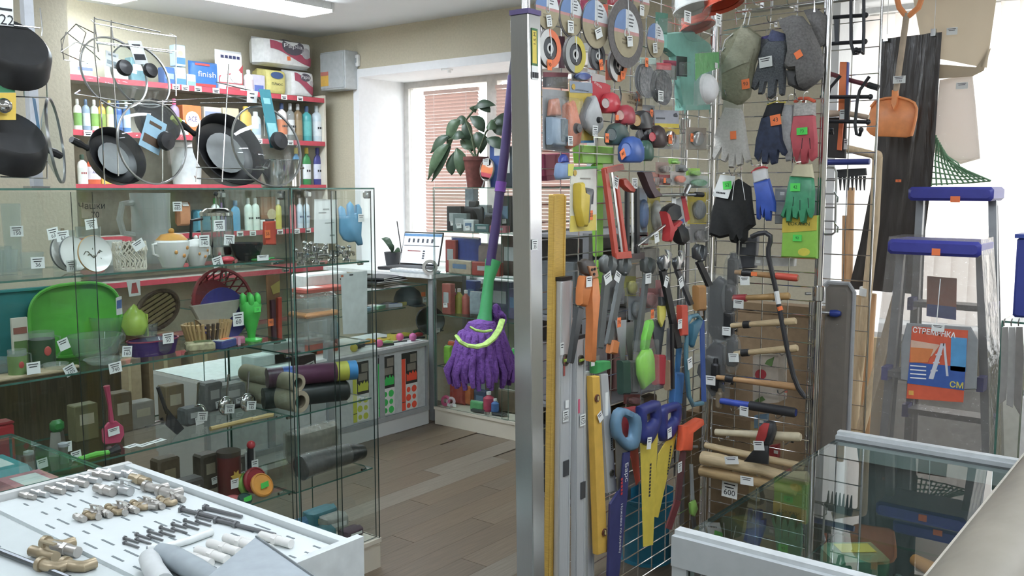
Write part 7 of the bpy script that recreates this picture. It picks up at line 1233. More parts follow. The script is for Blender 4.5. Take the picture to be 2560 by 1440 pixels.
pk('dark hose clamp pack with handwritten card above the chrome pole',[(1692,140),(1718,142),(1718,192),(1692,190)],mat('#33363a',.5),-1.44,(),None,None)
pk('clear bag of green netting beside the small cutting disc',[(1640,30),(1670,34),(1668,86),(1640,84)],mat('#4a8a74',.5),-1.49)
for i,(x0,y0,x1,y1,c_) in enumerate(((1395,0,1410,40,'#8a2c50'),(1398,90,1412,170,'#7a4a5c'),(1452,0,1470,30,'#b02c58'),(1510,10,1520,60,'#d85a3c'),(1520,-20,1580,12,'#c83044'),(1515,150,1530,200,'#d8603c'))):
    pk(('wine red carded goods beside the first disc','mauve carded goods below the first disc','magenta carded goods above the second disc','orange carded goods beside the giant disc','red wide pack above the giant disc','orange carded goods below the black flap disc')[i],[(x0,y0),(x1,y0 + 1),(x1,y1),(x0,y1)],mat(c_,.5,0,.2),-1.515)
# ================================================================ glove grid (faces -Y)
Yg = P2Y - .04
def hy(name,label,cat,px,py,Y=None,group=None): return hangY(name,label,cat,px,py,Yg if Y is None else Y,group)
def gl(name,label,px,py,pts,m,cuff=None,cm=None,th=.022,tags=(),Y=None,hook=True,lines=()):
    t = hangY(name,label,'glove',px,py,Yg if Y is None else Y); blob(t,'palm',pts,-th / 2,th / 2,m,th * .4)
    if cuff: blob(t,'cuff',cuff,-th * (.62 if name == 'canvas_hood' else .42),th * .42,cm,th * .3)
    for ln in lines: q = [t.uv(a,b,-th / 2) for a,b in ln]; t.part('finger_seam',MB().tube([(x,-th / 2 - .0005,z) for x,z in q],.0012,5),mat('#1c1e22',.8))
    if hook: x,z = t.uv(px,py); t.part('hang_loop',MB().tube([(x,0,z),(x + .002,-.004,z + .02),(x,.02,z + .03),(x,.04,z + .03)],.0018,5),CHROME)
    for tg in tags: t.tag(*tg)
    return t
KN = mat('#55595e',.95,0,.25,160,.5); FELT = mat('#6c6a68',.95,0,.2,120,.4); CLOTH = mat('#8f8e74',.9,0,.12,80,.3); CLOTH2 = mat('#a5a48c',.9,0,.1,80,.3)
gl('canvas_hood','beige canvas welder hood with white ties and orange tag',1866,40,[(1859,58),(1901,90),(1900,122),(1887,163),(1881,210),(1875,242),(1847,267),(1805,248),(1799,204),(1802,140),(1808,117),(1831,82)],CLOTH,[(1859,62),(1901,93),(1897,128),(1886,160),(1866,166),(1840,178),(1806,194),(1804,172),(1816,150),(1836,118)],CLOTH2,.05,[(1864,210,'90',18,24,-.03,.1,1)])
t = hy('tie_cord','white tie cord looped on the hood hook','cord',1866,30,Yg - .03); t.part('cord',MB().tube([(*q[:1],0,q[1]) for q in t.pl([(1858,62),(1868,22),(1876,34),(1870,62)])],.0018,5),WHITE); t.part('cord_end',MB().tube([(*q[:1],.002,q[1]) for q in t.pl([(1832,84),(1812,100),(1804,128),(1812,118)])],.0018,5),WHITE)
gl('knit_glove','dark grey knitted work glove with blue cuff and white tag',1944,64,[(1926,100),(1966,96),(1970,120),(1964,165),(1966,200),(1962,238),(1954,240),(1950,200),(1944,200),(1938,240),(1928,248),(1922,246),(1922,205),(1914,205),(1906,236),(1896,236),(1900,200),(1886,226),(1878,220),(1884,192),(1898,152),(1907,117)],KN,[(1930,74),(1962,84),(1968,106),(1926,106),(1918,98)],mat('#4a5070',.95,0,.2,160),.024,[(1914,155,'',30,26,-.018,.1)])
gl('knit_glove','dark grey knitted glove hanging behind another one',1915,92,[(1902,96),(1926,92),(1930,130),(1926,190),(1900,200),(1896,150)],KN,[(1904,92),(1922,88),(1926,104),(1904,108)],mat('#4c4880',.95),.02,Y=Yg + .02)
gl('felt_hat','grey felt hat hanging with orange tag',1985,30,[(1948,50),(1983,38),(2006,41),(2027,67),(2053,125),(2060,175),(2056,192),(2038,210),(2015,226),(2000,222),(1996,176),(1974,178),(1962,166),(1971,125),(1965,76)],FELT,[(1966,176),(1996,178),(2000,222),(2014,227),(1998,226),(1972,212)],mat('#4c4b4c',.95),.07,[(1996,136,'',16,18,-.042,.5,1)],Y=Yg - .02)
gl('felt_hat','second grey felt hat folded behind the tagged hat',2035,10,[(2010,26),(2040,20),(2066,40),(2062,110),(2050,118),(2030,66)],FELT,None,None,.05,Y=Yg + .03)
gl('cotton_glove','off white cotton glove with orange tag',1834,240,[(1814,262),(1855,266),(1862,303),(1872,372),(1878,400),(1868,408),(1860,380),(1858,412),(1846,416),(1842,384),(1836,420),(1824,420),(1824,384),(1814,406),(1804,402),(1806,366),(1786,400),(1781,392),(1790,353),(1786,340),(1802,292)],mat('#c4c1ba',.95,0,.08,120,.3),[(1810,248),(1856,262),(1858,290),(1804,290)],mat('#b2ae9c',.95),.022,[(1833,338,'',14,20,-.015,.05,1)])
gl('rubber_glove','navy blue coated work glove with orange tag',1940,250,[(1922,285),(1951,286),(1957,350),(1969,380),(1962,390),(1950,372),(1944,408),(1930,412),(1926,380),(1920,410),(1906,410),(1906,376),(1896,404),(1886,390),(1890,350),(1895,330),(1904,295)],mat('#232f4c',.7,0,.3,60),[(1920,258),(1960,258),(1952,290),(1906,296)],mat('#1d1e26',.9),.024,[(1939,300,'43',24,26,-.017,.15,1)])
t = hy('yellow_cord','yellow edging on the navy glove cuff loop','cord',1940,257,Yg - .012); t.part('cord',MB().tube([(x,0,z) for x,z in t.pl([(1918,262),(1944,252),(1950,256),(1962,256)])],.0022,5),mat('#c8b83c',.8)); t.part('knot',MB().sph((*t.uv(1962,256)[:1],0,t.uv(1962,256)[1]),.004,8,6),mat('#c8b83c',.8))
gl('rubber_glove','red coated work glove with grey knit cuff and green tag',2008,250,[(1984,286),(2038,284),(2044,350),(2044,392),(2030,404),(2026,372),(2020,408),(2006,411),(2004,372),(1996,410),(1986,406),(1980,360),(1976,340),(1980,310)],mat('#c04450',.55,0,.12),[(1986,257),(2038,257),(2040,290),(1982,294)],mat('#b0aca6',.95,0,.2,150),.026,[(2005,328,'73',24,18,-.018,.05,2)],lines=[[(2026,372),(2024,345)],[(2004,372),(2006,345)]])
gl('rubber_glove','grey backed work glove beside the red one',1970,256,[(1958,262),(1984,262),(1982,330),(1978,402),(1966,404),(1956,340)],mat('#a4a4a4',.9,0,.15,100),None,None,.02,Y=Yg + .015)
t = hy('rubber_glove','orange rimmed cuff of a white glove above the red glove','glove',2008,254,Yg + .01); t.part('cuff_rim',MB().tube([(x,0,z) for x,z in t.pl([(1986,256),(2000,246),(2020,246),(2038,254)])],.006,6),mat('#e0562c',.7)); t.prism('back',[(1986,258),(2038,258),(2036,280),(1988,280)],0,.01,mat('#c4c0ba',.9))
gl('nitrile_glove','blue and white coated glove with red rim',1900,412,[(1884,456),(1924,446),(1932,474),(1940,507),(1940,530),(1930,528),(1928,552),(1916,552),(1914,520),(1908,545),(1902,510),(1898,550),(1892,546),(1890,490)],mat('#2450b4',.5,0,.15),[(1880,428),(1918,420),(1922,448),(1886,460)],mat('#d8d8d8',.9),.022)
t = hy('nitrile_glove','red cuff rim of the blue and white glove','glove',1899,424,Yg - .002); t.part('cuff_rim',MB().tube([(x,0,z) for x,z in t.pl([(1879,432),(1890,422),(1908,417),(1919,420)])],.004,6),mat('#c83c44',.7)); t.part('lining',MB().tube([(x,.006,z) for x,z in t.pl([(1882,434),(1900,427),(1917,424)])],.004,6),WHITE)
BK = mat('#131414',.9,0,.2,100)
t = gl('black_glove','bundle of black knit gloves with a white label card',1835,440,[(1793,482),(1847,447),(1877,467),(1882,520),(1889,562),(1870,577),(1868,600),(1858,608),(1850,590),(1842,608),(1830,606),(1827,590),(1800,596),(1773,586),(1780,530)],BK,None,None,.05); t.prism('label_card',[(1810,437),(1847,440),(1829,497),(1790,490)],-.032,-.03,PAPER); t.tag(1818,463,'52',20,20,-.034,.1,2); t.part('lettering',MB().text('~~~~~~',*t.uv(1812,482),.011,-.0335,rot=-.1),INK)
for x0,x1 in ((1846,1840),(1862,1872)): x,z = t.uv(x0,448); x2,z2 = t.uv(x1,500); t.part('tie_string',MB().tube([(x,-.03,z + .01),(x2,-.032,z2)],.0012,4),WHITE)
GN = mat('#2a8f62',.4,0,.15,40)
t = hy('packed_gloves','yellow and lime printed bag of gloves behind the green glove','packet',1998,540,Yg + .01); t.prism('bag',[(1957,545),(2043,538),(2041,647),(1951,643)],0,.02,mat('#8cc83c',.35),.005); t.prism('yellow_panel',[(1957,545),(2043,538),(2042,576),(1955,582)],-.0015,0,mat('#d0b828',.4)); t.part('lettering',MB().text('LOKA KN',*t.uv(1998,560),.018,-.003),mat('#3a5a28',.5)); t.prism('yellow_mark',ovalpts(2010,630,15,10),-.0015,0,mat('#d8d02c',.5)); t.tag(1993,595,'92',20,16,-.005,0,2)
gl('rubber_glove','emerald green rubber glove with cream cuff and green tag',2008,404,[(1975,440),(2034,443),(2038,477),(2036,530),(2030,545),(2022,520),(2016,556),(2006,560),(2000,526),(1994,548),(1984,545),(1982,515),(1976,556),(1966,556),(1966,520),(1958,545),(1951,540),(1962,510),(1968,473)],GN,[(1988,410),(2030,410),(2036,446),(1976,442)],mat('#d0c8a4',.9),.024,[(1988,468,'42',22,20,-.017,0,2)],lines=[[(2022,520),(2020,495)],[(2000,526),(2000,500)],[(1982,515),(1984,492)]])
# crowbar
t = hy('crowbar','long black crowbar with hooked top and small labels','crowbar',1920,640,Yg - .06); t.part('bar',MB().tube([(x,0,z) for x,z in t.pl([(1878,592),(1896,584),(1914,582),(1926,590),(1926,604),(1921,620),(1921,640),(1930,680),(1940,724),(1952,790),(1964,850),(1972,890),(1984,940),(1996,970),(2010,990)])],.0085,8),mat('#26262a',.5)); t.part('label',MB().tube([(x,-.001,z) for x,z in t.pl([(1941,728),(1947,760)])],.0095,8),PAPER); t.part('sticker',MB().tube([(x,-.001,z) for x,z in t.pl([(1949,766),(1952,776)])],.0098,8),ORTAG); t.part('claw',MB().tube([(x,-.001,z) for x,z in t.pl([(2004,982),(2014,996)])],[.009,.004],8),mat('#26262a',.5))
# hammers and axes lying in the grid
def hammer(label,x0,y0,x1,y1,hw,m,head,tags,Y=None,end=None,band=None,name='hammer',wrap=False,headw=26,hh=70):
    t = hy(name,label,'hammer',(x0 + x1) / 2,(y0 + y1) / 2,Yg - .05 if Y is None else Y,'hammers laid in the grid hooks'); a = t.uv(x0,y0); b = t.uv(x1,y1); k = mpp(t.loc); r = hw * k / 2
    A = Vector((a[0],0,a[1])); B = Vector((b[0],0,b[1])); t.part('handle',MB().tube([A,A.lerp(B,.3),A.lerp(B,.75),B.lerp(A,.02),B],[r * .8,r * .85,r * 1.1,r * 1.15,r * .9],10),m)
    if end: t.part('grip',MB().tube([A.lerp(B,end[0]),A.lerp(B,.98),B],[r * 1.18,r * 1.22,r],10),end[1])
    if band: t.part('band',MB().tube([A.lerp(B,band[0]),A.lerp(B,band[1])],r * 1.2,10),band[2])
    if head: c = A + Vector((-headw * k * .35,0,0)); t.part('head',MB().bbox((c.x,.01,c.z),(headw * k,.03,hh * k),.006),head); t.part('peen',MB().tube([c + Vector((0,.01,hh * k * .5)),c + Vector((0,.01,hh * k * .68))],[headw * k * .38,headw * k * .28],10),head)
    if wrap: t.part('wrap',MB().sph((A.x - headw * k * .3,.005,A.z),(headw * k * .95,.03,hh * k * .75),14,10),WRAP)
    for tg in tags: t.tag(*tg)
    return t
HD = mat('#2c2d30',.4,.5,.15); HW_ = mat('#b98d58',.5,0,.15,8,stretch=(4,30,30)); HWL = mat('#c6ae82',.55,0,.12,8,stretch=(4,30,30))
hammer('hammer with red dipped wooden handle in plastic wrap',1838,680,1995,695,15,HW_,HD,[(1862,702,'',22,22,-.016,.08),(1885,685,'',14,10,-.014,0,1)],end=(.66,mat('#c8442c',.4)),band=(.12,.28,BLACK),wrap=True)
hammer('hammer with golden wooden handle and red mark',1832,746,1974,740,16,mat('#a88348',.5,0,.15),HD,[(1846,760,'',24,22,-.016)],band=(.02,.25,mat('#b02c34',.5)),wrap=True)
hammer('hammer with pale handle, black collar and barcode label',1828,814,1990,803,16,HWL,HD,[(1816,828,'',20,22,-.016)],band=(.2,.3,BLACK)); hammer('hammer with pale handle and white label under the barcode hammer',1836,884,1994,870,16,HWL,HD,[(1834,894,'',24,22,-.016,.1)],band=(.12,.24,BLACK),wrap=True); hammer('long hammer with orange brown handle and white label',1792,943,1994,968,16,HW_,HD,[(1776,951,'',24,24,-.016)],band=(.12,.22,BLACK),headw=20)
hammer('blue and black rubber handled hammer',1802,1002,1990,1032,20,mat('#2c4cb8',.45),mat('#7a6a50',.5),[(1860,1028,'',20,24,-.018)],end=(.4,mat('#1c1d22',.6)),headw=18,hh=44)
hammer('plain white wooden tool handle lying in the grid',1789,1080,2002,1093,20,mat('#cfc2a0',.6,0,.1),None,[],name='tool_handle')
t = hy('mattock','black mattock head with red sleeve hung over the handles','axe',1915,1060,Yg - .09); blob(t,'blade',[(1900,1108),(1924,1110),(1923,1160),(1862,1152),(1880,1130)],-.012,0,mat('#3a3d40',.4,.3),.003); blob(t,'eye',[(1906,1062),(1920,1052),(1934,1056),(1939,1076),(1928,1112),(1900,1110)],-.02,.02,mat('#2c2d30',.5),.006); blob(t,'red_sleeve',[(1905,1064),(1916,1054),(1930,1056),(1922,1090),(1914,1106),(1894,1100)],-.024,-.019,mat('#c03434',.5),.001); t.tag(1897,1114,'',24,24,-.028,.15)
def axeh(label,pts,rs,m,tags,Y):
    t = hy('wooden_haft',label,'handle',sum(p[0] for p in pts) / len(pts),sum(p[1] for p in pts) / len(pts),Y,'spare wooden tool handles'); k = mpp(t.loc); q = [(x,0,z) for x,z in t.pl(pts)]; t.part('shaft',MB().tube(q,[r * k for r in rs],12),m); t.part('end_cut',MB().tube([q[0],(q[0][0] - .002,0,q[0][2])],rs[0] * k * .95,12),mat('#a88c5c',.7))
    for tg in tags: t.tag(*tg)
AW = mat('#cbb488',.6,0,.14,6,stretch=(4,30,30))
axeh('thin wooden axe handle lying behind the curved one',[(1764,1113),(1830,1128),(1920,1148),(2008,1166)],[8,9,9,9],AW,[],Yg - .03); axeh('thick curved wooden axe handle',[(1756,1144),(1800,1152),(1850,1164),(1910,1176),(1960,1192),(2018,1196)],[18,18,15,13,15,17],AW,[(1829,1151,'',32,20,-.03,.2)],Yg - .06); axeh('straight wooden axe handle with two tape bands',[(1752,1176),(1830,1192),(1910,1208),(1990,1226)],[14,14,13,13],mat('#bea06c',.6,0,.14,6,stretch=(4,30,30)),[(1867,1202,'',30,22,-.022,.05)],Yg - .05)
t = hy('price_card','large white price card under the axe handles','price card',1824,1224,Yg - .03); t.tagl(0,0,'600',.062,.062,0,-.03); t.part('clip',MB().box((0,.004,.03),(.012,.008,.01)),CHROME)
# things behind the glove grid
t = T('cardboard_sheet','large brown cardboard boxes stacked behind the glove grid','box',(colY(1900,P2Y + .42,0).x,P2Y + .42,0),0); KB = mat('#8d7350',.8,0,.12); t.part('box',MB().box2((-.36,0,0),(.3,.12,.62)),KB); t.part('tape',MB().box2((-.06,-.001,0),(-.01,0,.62)),mat('#a8905c',.4))
t = T('cardboard_sheet','tall brown board standing on the cardboard boxes','box',(colY(1910,P2Y + .42,.63).x,P2Y + .43,.621),0); t.part('board',MB().box2((-.3,0,0),(.3,.08,.5)),mat('#957a58',.8,0,.12)); t.part('flap',MB().box2((-.3,-.003,.46),(.3,0,.5)),KB)
t = T('flower_box','white box with red tulip print behind the hammers','box',onY(1915,1010,P2Y + .012),0); t.prism('box',[(1882,890),(1946,884),(1946,1006),(1882,1012)],0,.08,mat('#c4b8a8',.6)); t.prism('tulip',ovalpts(1902,936,14,13),-.002,0,mat('#b8303c',.5)); t.prism('leaf',[(1918,900),(1936,892),(1930,916),(1912,910)],-.002,0,mat('#5a7a3c',.5)); t.prism('leaf',[(1886,1002),(1906,990),(1914,1000),(1896,1008)],-.002,0,mat('#5a7a3c',.5))
for lb,pts,c_,yy in (('grey plastic crate hung behind the black gloves',[(1840,600),(1892,590),(1886,670),(1838,672)],'#4a4c52',.06),('white plastic tray behind the crowbar',[(1876,640),(1986,640),(1984,666),(1878,664)],'#c0c0bc',.1),('pale translucent box behind the emerald glove',[(1936,470),(2044,470),(2044,560),(1936,560)],'#a8acac',.12),('red net sack deep behind the mattock',[(1920,1116),(1944,1112),(1944,1146),(1922,1148)],'#a83438',.1),('blue pack low behind the blue hammer',[(1884,1040),(1916,1036),(1914,1070),(1884,1072)],'#6a8ca4',.1)):
    t = T('backstock_pack',lb,'packet',onY(pts[0][0],pts[0][1],P2Y + .012 + yy * .04),0); t.prism('pack',pts,0,.03,mat(c_,.5,0,.15),.004); t.part('label',MB().box((*t.uv(pts[0][0] + 20,pts[0][1] + 14)[:1],-.001,t.uv(pts[0][0] + 20,pts[0][1] + 14)[1]),(.016,.001,.012)),PAPER)
for lb,x0,y0,y1,c_ in (('dark bagged spade head near the corner pole',1800,690,860,'#3c3d40'),('dark bagged hammer heads under the barcode hammer',1790,850,990,'#34343a'),('black bagged hoe at the lower corner',1770,890,960,'#26262a')):
    t = hy('bagged_tool',lb,'packet',x0,y0,Yg - .01); blob(t,'head',[(x0 - 20,y0 + 20),(x0,y0),(x0 + 24,y0 + 16),(x0 + 20,y1 - 10),(x0 - 6,y1),(x0 - 24,y1 - 30)],-.02,.01,mat(c_,.5,.2),.006); t.prism('bag',[(x0 - 30,y0 - 8),(x0 + 34,y0),(x0 + 32,y1 + 4),(x0 - 30,y1 + 6)],-.03,.016,WRAP,.008)
# hooks of the glove grid
hm_ = MB().tube([(0,.0,0),(0,-.06,-.004),(0,-.075,.004),(0,-.08,.016)],.0025,6).mesh('hook',CHROME)
tp = [(1860,30),(1940,60),(1990,20),(1905,14),(1836,240),(1938,250),(2010,250),(1900,412),(1846,436),(2006,404),(1850,690),(1950,690),(1840,752),(1950,745),(1840,822),(1960,812),(1845,892),(1970,880),(1830,955),(1965,975),(1850,1018),(1960,1036),(1820,1092),(1980,1100)]
for i,(px,py) in enumerate(tp):
    p = onY(px,py,P2Y - .004); t = T('display_hook','single chrome hook carrying goods on the glove grid','hook',p,0,'chrome hooks of the glove grid'); o = mobj('prong',hm_,None,t); t.part('clip',MB().box((0,.002,0),(.012,.006,.02)),CHROME)
# top wire rail in front of the glove grid
t = hy('hanging_rail','bent chrome wire rail above the canvas hood','rail',1836,36,Yg - .03); t.part('wire',MB().tube([(x,0,z) for x,z in t.pl([(1842,62),(1838,32),(1920,20),(2036,4),(2036,30)])],.003,6),CHROME); t.part('wire_low',MB().tube([(x,.01,z) for x,z in t.pl([(1806,76),(1880,62),(1950,50)])],.0025,6),CHROME)
# ================================================================ right side: hook racks, mats, poles, ladders
Y3 = 3.78
xg0 = colY(2052,Y3,1.6).x; xg1 = colY(2185,Y3,1.6).x
gridpanel('pale wire grid carrying black coat hooks behind the pole',(xg0,Y3,0),0,xg1 - xg0,.3,2.35,.1,.1)
BM = mat('#22242a',.4,.3)
def hookrack(label,bars,hooks,plates,Y):
    t = hangY('coat_hook_rack',label,'hook rack',bars[0][0][0],bars[0][0][1],Y,'black metal coat hook racks')
    for b in bars: t.part('bar',MB().tube([(x,0,z) for x,z in t.pl(b)],.0075,8),BM)
    for h_ in hooks: q = t.pl(h_); t.part('hook',MB().tube([(x,-.012 - (.03 if i == len(q) - 1 else 0),z) for i,(x,z) in enumerate(q)],.0065,8),BM); x,z = q[-1]; t.part('hook_tip',MB().sph((x,-.045,z),.01,10,8),BM)
    for p_ in plates: t.prism('plate',p_,-.006,.002,BM)
    for b in bars:
        for e in (b[0],b[-1]): x,z = t.uv(*e); t.part('bar_cap',MB().sph((x,0,z),.011,8,6),BM)
hookrack('black coat hook rack with keyhole plate hung high',[[(2074,44),(2164,38)],[(2066,110),(2162,104)]],[[(2140,-30),(2130,6),(2130,110),(2138,136),(2148,134),(2150,128)],[(2162,-30),(2162,80),(2160,136),(2158,130)],[(2076,100),(2070,122),(2064,136),(2080,134)]],[[(2086,48),(2099,48),(2098,108),(2088,109)]],Y3 - .08)
hookrack('black coat hook rack hung beside the orange saw',[[(2056,243),(2176,242)],[(2056,303),(2170,305)]],[[(2104,190),(2078,220),(2070,250),(2069,310),(2074,332),(2084,334),(2088,324)],[(2176,192),(2152,226),(2146,250),(2140,310),(2144,336),(2152,338),(2162,326)]],[[(2113,246),(2126,246),(2122,306),(2112,306)]],Y3 - .1)
t = hangY('garden_saw','orange handled folding saw with blue edge hung behind the hooks','saw',2110,200,Y3 - .04); strip(t,'handle',[(2112,156),(2108,280)],17,-.02,0,ORANGE,.005); strip(t,'blue_edge',[(2120,156),(2116,270)],6,-.016,.004,mat('#4a5aa8',.4),.002); strip(t,'blade',[(2107,280),(2100,376)],11,-.012,-.004,mat('#e06a2c',.4),.002); t.tag(2106,286,'',12,24,-.024)
t = hangY('rubber_mallet','black square mat with white label behind the hooks','mat',2092,345,Y3 - .03); t.prism('mat',[(2070,294),(2114,292),(2112,396),(2068,394)],0,.02,mat('#2c2724',.7),.003); t.tag(2114,360,'',8,26,-.004)
t = hangY('tool_handle','short wooden handle laid across the hooks','handle',2130,288,Y3 - .05); t.part('shaft',MB().tube([(x,0,z) for x,z in t.pl([(2066,284),(2120,284),(2172,294)])],[.014,.011,.01],10),mat('#c4ab92',.6)); t.part('end',MB().sph((*t.uv(2066,284)[:1],0,t.uv(2066,284)[1]),.014,10,8),mat('#b09880',.6))
t = hangY('dowel','dark red broom stick laid behind the hooks','stick',2120,200,Y3 - .02); t.part('stick',MB().tube([(x,0,z) for x,z in t.pl([(2062,180),(2130,202),(2192,218)])],.009,8),mat('#6a2430',.5)); t.part('grip',MB().tube([(x,0,z) for x,z in t.pl([(2170,212),(2196,220)])],.012,8),RUBBER)
t = hangY('window_squeegee','dark blue pole laid level on the grid','pole',2120,404,Y3 - .05); t.part('pole',MB().tube([(x,0,z) for x,z in t.pl([(2058,406),(2174,404)])],.012,10),mat('#2c3a8a',.35)); t.part('grip',MB().tube([(x,0,z) for x,z in t.pl([(2052,406),(2068,406)])],.017,10),BLACK)
t = hangY('dish_rack','grey wire basket hung on the pole beside the emerald glove','rack',2066,500,P2Y + .03); q = t.pl([(2046,418),(2086,420),(2091,430),(2088,580),(2080,586),(2046,586)]); t.part('frame',MB().tube([(x,0,z) for x,z in q],.004,6),STEEL)
for y in (450,484,518,552): t.part('wire',MB().tube([(x,0,z) for x,z in t.pl([(2044,y),(2090,y + 1)])],.0025,5),STEEL)
for x_,y in ((2092,480),(2092,555)): q = t.pl([(x_ - 4,y),(x_ + 6,y + 12),(x_ + 4,y + 26)]); t.part('hook',MB().tube([(x,-.01,z) for x,z in q],.003,5),STEEL)
t = hangY('garden_rake','black rake head with a row of straight teeth','rake',2130,430,Y3 + .02); t.prism('head',[(2090,424),(2164,420),(2166,438),(2092,444)],0,.012,mat('#3a3a3c',.5),.002)
for i in range(7): x = 2096 + i * 10; t.prism('tooth',[(x,440),(x + 8,440),(x + 5,476),(x + 3,476)],.002,.008,mat('#3a3a3c',.5))
# wooden poles leaning at the window
PW = mat('#d4bb94',.55,0,.12,5,stretch=(30,30,2)); PO = mat('#c99a68',.55,0,.12,5,stretch=(30,30,2))
def wpole(label,pts,r,Y0,Y1,m,tag=None,knob=None):
    n = len(pts); base = onY(*pts[-1],Y1); t = T('wooden_pole',label,'pole',(base.x,base.y,0),0,'wooden poles at the window'); q = [onY(px,py,Y0 + (Y1 - Y0) * i / (n - 1)) - t.loc for i,(px,py) in enumerate(pts)]
    d = (q[-1] - q[-2]).normalized(); q[-1] = q[-1] + d * ((0.0 + .002 - q[-1].z) / d.z) if q[-1].z > .01 else q[-1]
    t.part('shaft',MB().tube(q,r,10),m); t.part('end_cut',MB().tube([q[0],q[0] + (q[0] - q[1]).normalized() * .002],r * .95,10),mat('#b89a6c',.7))
    if tag: t.part('price_tag',MB().tube([q[0].lerp(q[-1],tag),q[0].lerp(q[-1],tag + .02)],r * 1.12,10),PAPER)
    return t
wpole('pale wooden pole in front of the black sheet with paper band',[(2194,392),(2186,560),(2168,730)],.021,4.05,4.15,PW,.33); wpole('pale wooden pole leaning below the black sheet',[(2242,742),(2210,860),(2172,1000)],.02,4.2,4.05,PW,.18); wpole('amber wooden pole standing behind the black rake',[(2128,470),(2124,640),(2118,900)],.016,4.3,4.3,PO,.4); wpole('second amber wooden pole beside the rake',[(2114,540),(2112,700),(2110,900)],.015,4.36,4.36,PO); wpole('cream wooden pole near the wrapped board',[(2146,740),(2142,860),(2138,1000)],.02,4.2,4.2,PW); wpole('thick amber wooden pole between the pale poles',[(2180,735),(2172,850),(2166,1000)],.022,4.35,4.35,PO)
t = T('wooden_crossbar','pale wooden handle bar on top of the pole before the black sheet','handle',onY(2156,380,4.05),0); t.part('bar',MB().tube([t.loc3(onY(2116,371,4.0)),t.loc3(onY(2192,389,4.05))],.016,10),PW); t.part('joint',MB().sph(t.loc3(onY(2192,390,4.05)),.024,12,8),PW)
# rail near the ceiling
t = T('hanging_rail','steel ceiling rail above the shovel and sheets','rail',(-.9,4.28,2.44),0); t.part('pipe',MB().cyl((-1.0,0,0),(1.3,0,0),.012,12),STEEL)
for x in (-.9,0,1.2): t.part('drop_rod',MB().cyl((x,0,0),(x,0,ZC - 2.44),.006,8),STEEL)
# black sheet
t = hangY('plastic_sheet','tall black plastic sheet hanging behind the shovel','sheet',2270,95,4.28); BS = mat('#332d2a',.3,0,.2,7,.6,stretch=(6,6,1)); pts = [(2199,98),(2250,92),(2355,80),(2344,240),(2332,400),(2322,520),(2304,640),(2292,736),(2240,731),(2184,737),(2122,722),(2150,610),(2178,460),(2190,300)]
L_ = [(2199,98),(2190,300),(2178,460),(2150,610),(2122,722)]; R_ = [(2355,80),(2344,240),(2332,420),(2308,620),(2292,736)]
def shf(u,v):
    f = v * 4; i = min(3,int(f)); g = f - i; a = t.uv(L_[i][0] + (L_[i + 1][0] - L_[i][0]) * g,L_[i][1] + (L_[i + 1][1] - L_[i][1]) * g); b = t.uv(R_[i][0] + (R_[i + 1][0] - R_[i][0]) * g,R_[i][1] + (R_[i + 1][1] - R_[i][1]) * g)
    return (a[0] + (b[0] - a[0]) * u,.006 * sin(u * 13 + v * 4) + .003 * sin(u * 29 + v * 7),a[1] + (b[1] - a[1]) * u)
t.part('sheet',MB().grid(shf,40,20),BS,smooth=80); t.tag(2246,452,'58',12,7,-.03,0,1)
for u in (.12,.88): x,y,z = shf(u,0); t.part('clip',MB().box((x,-.01,z),(.02,.02,.03)),STEEL); t.part('string',MB().cyl((x,0,z),(x,0,2.44 - t.loc.z),.0015,4),WHITE)
# shovel
t = hangY('childs_shovel','orange plastic shovel with wooden shaft hanging blade down','shovel',2240,240,4.12); SO = mat('#f7964a',.4); bl = [(2178,268),(2191,252),(2215,246),(2247,243),(2272,250),(2287,258),(2293,272),(2291,294),(2284,326),(2280,340),(2266,344),(2186,341),(2176,336),(2166,325),(2172,290)]
blob(t,'blade',bl,-.006,.006,SO,.004); q = t.pl(bl + bl[:1]); t.part('blade_rim',MB().tube([(x,-.008,z) for x,z in q[:10]],.006,6),SO); blob(t,'socket',[(2233,226),(2249,226),(2246,262),(2238,278),(2231,262)],-.024,.002,SO,.006); t.part('shaft',MB().tube([(x,-.011,z) for x,z in t.pl([(2241,236),(2256,130),(2269,34)])],.0125,10),mat('#b9a58c',.6,0,.12)); t.part('d_grip',MB().tube([(x,-.011,z) for x,z in t.pl([(2268,42),(2250,20),(2243,-8),(2252,-26),(2300,-26),(2308,-8),(2298,20),(2272,42)])],.012,8),SO); t.tag(2248,199,'130',26,18,-.03); t.part('string',MB().cyl((*t.uv(2274,-26)[:1],-.011,t.uv(2274,-26)[1]),(t.uv(2274,-26)[0],.16,2.44 - t.loc.z),.002,5),WHITE)
# canvas, clear bag and green mesh
CAN = transl('canvas',(.6,.52,.4),.35)
t = hangY('canvas_sheet','beige canvas sheet hung before the bright window','sheet',2380,60,4.30); t.part('sheet',MB().grid(lambda u,v: (lambda a,b: (a[0] + (b[0] - a[0]) * u,.012 * sin(u * 9 + v),a[1] + (b[1] - a[1]) * u))(t.uv(2278 + 30 * v,-30 + 170 * v),t.uv(2494 - 26 * v,-30 + 200 * v)),20,10),CAN,smooth=80); t.prism('lower_fold',[(2344,160),(2440,168),(2476,120),(2458,176),(2430,190),(2346,196)],.004,.014,CAN,.003); t.tag(2380,78,'',22,18,-.03)
t = hangY('plastic_bag','clear bag of white sheeting hung under the canvas','packet',2390,200,4.34); t.prism('contents',[(2348,200),(2428,184),(2436,260),(2448,396),(2400,410),(2330,380)],0,.03,VB,.008); t.prism('bag',[(2344,194),(2434,178),(2442,260),(2454,404),(2326,390)],-.008,.038,WRAP,.006); t.tag(2405,214,'',24,16,-.014)
t = hangY('garden_mesh','green plastic garden mesh fanned out in its bag','mesh',2400,440,4.3); a_ = (2345,337)
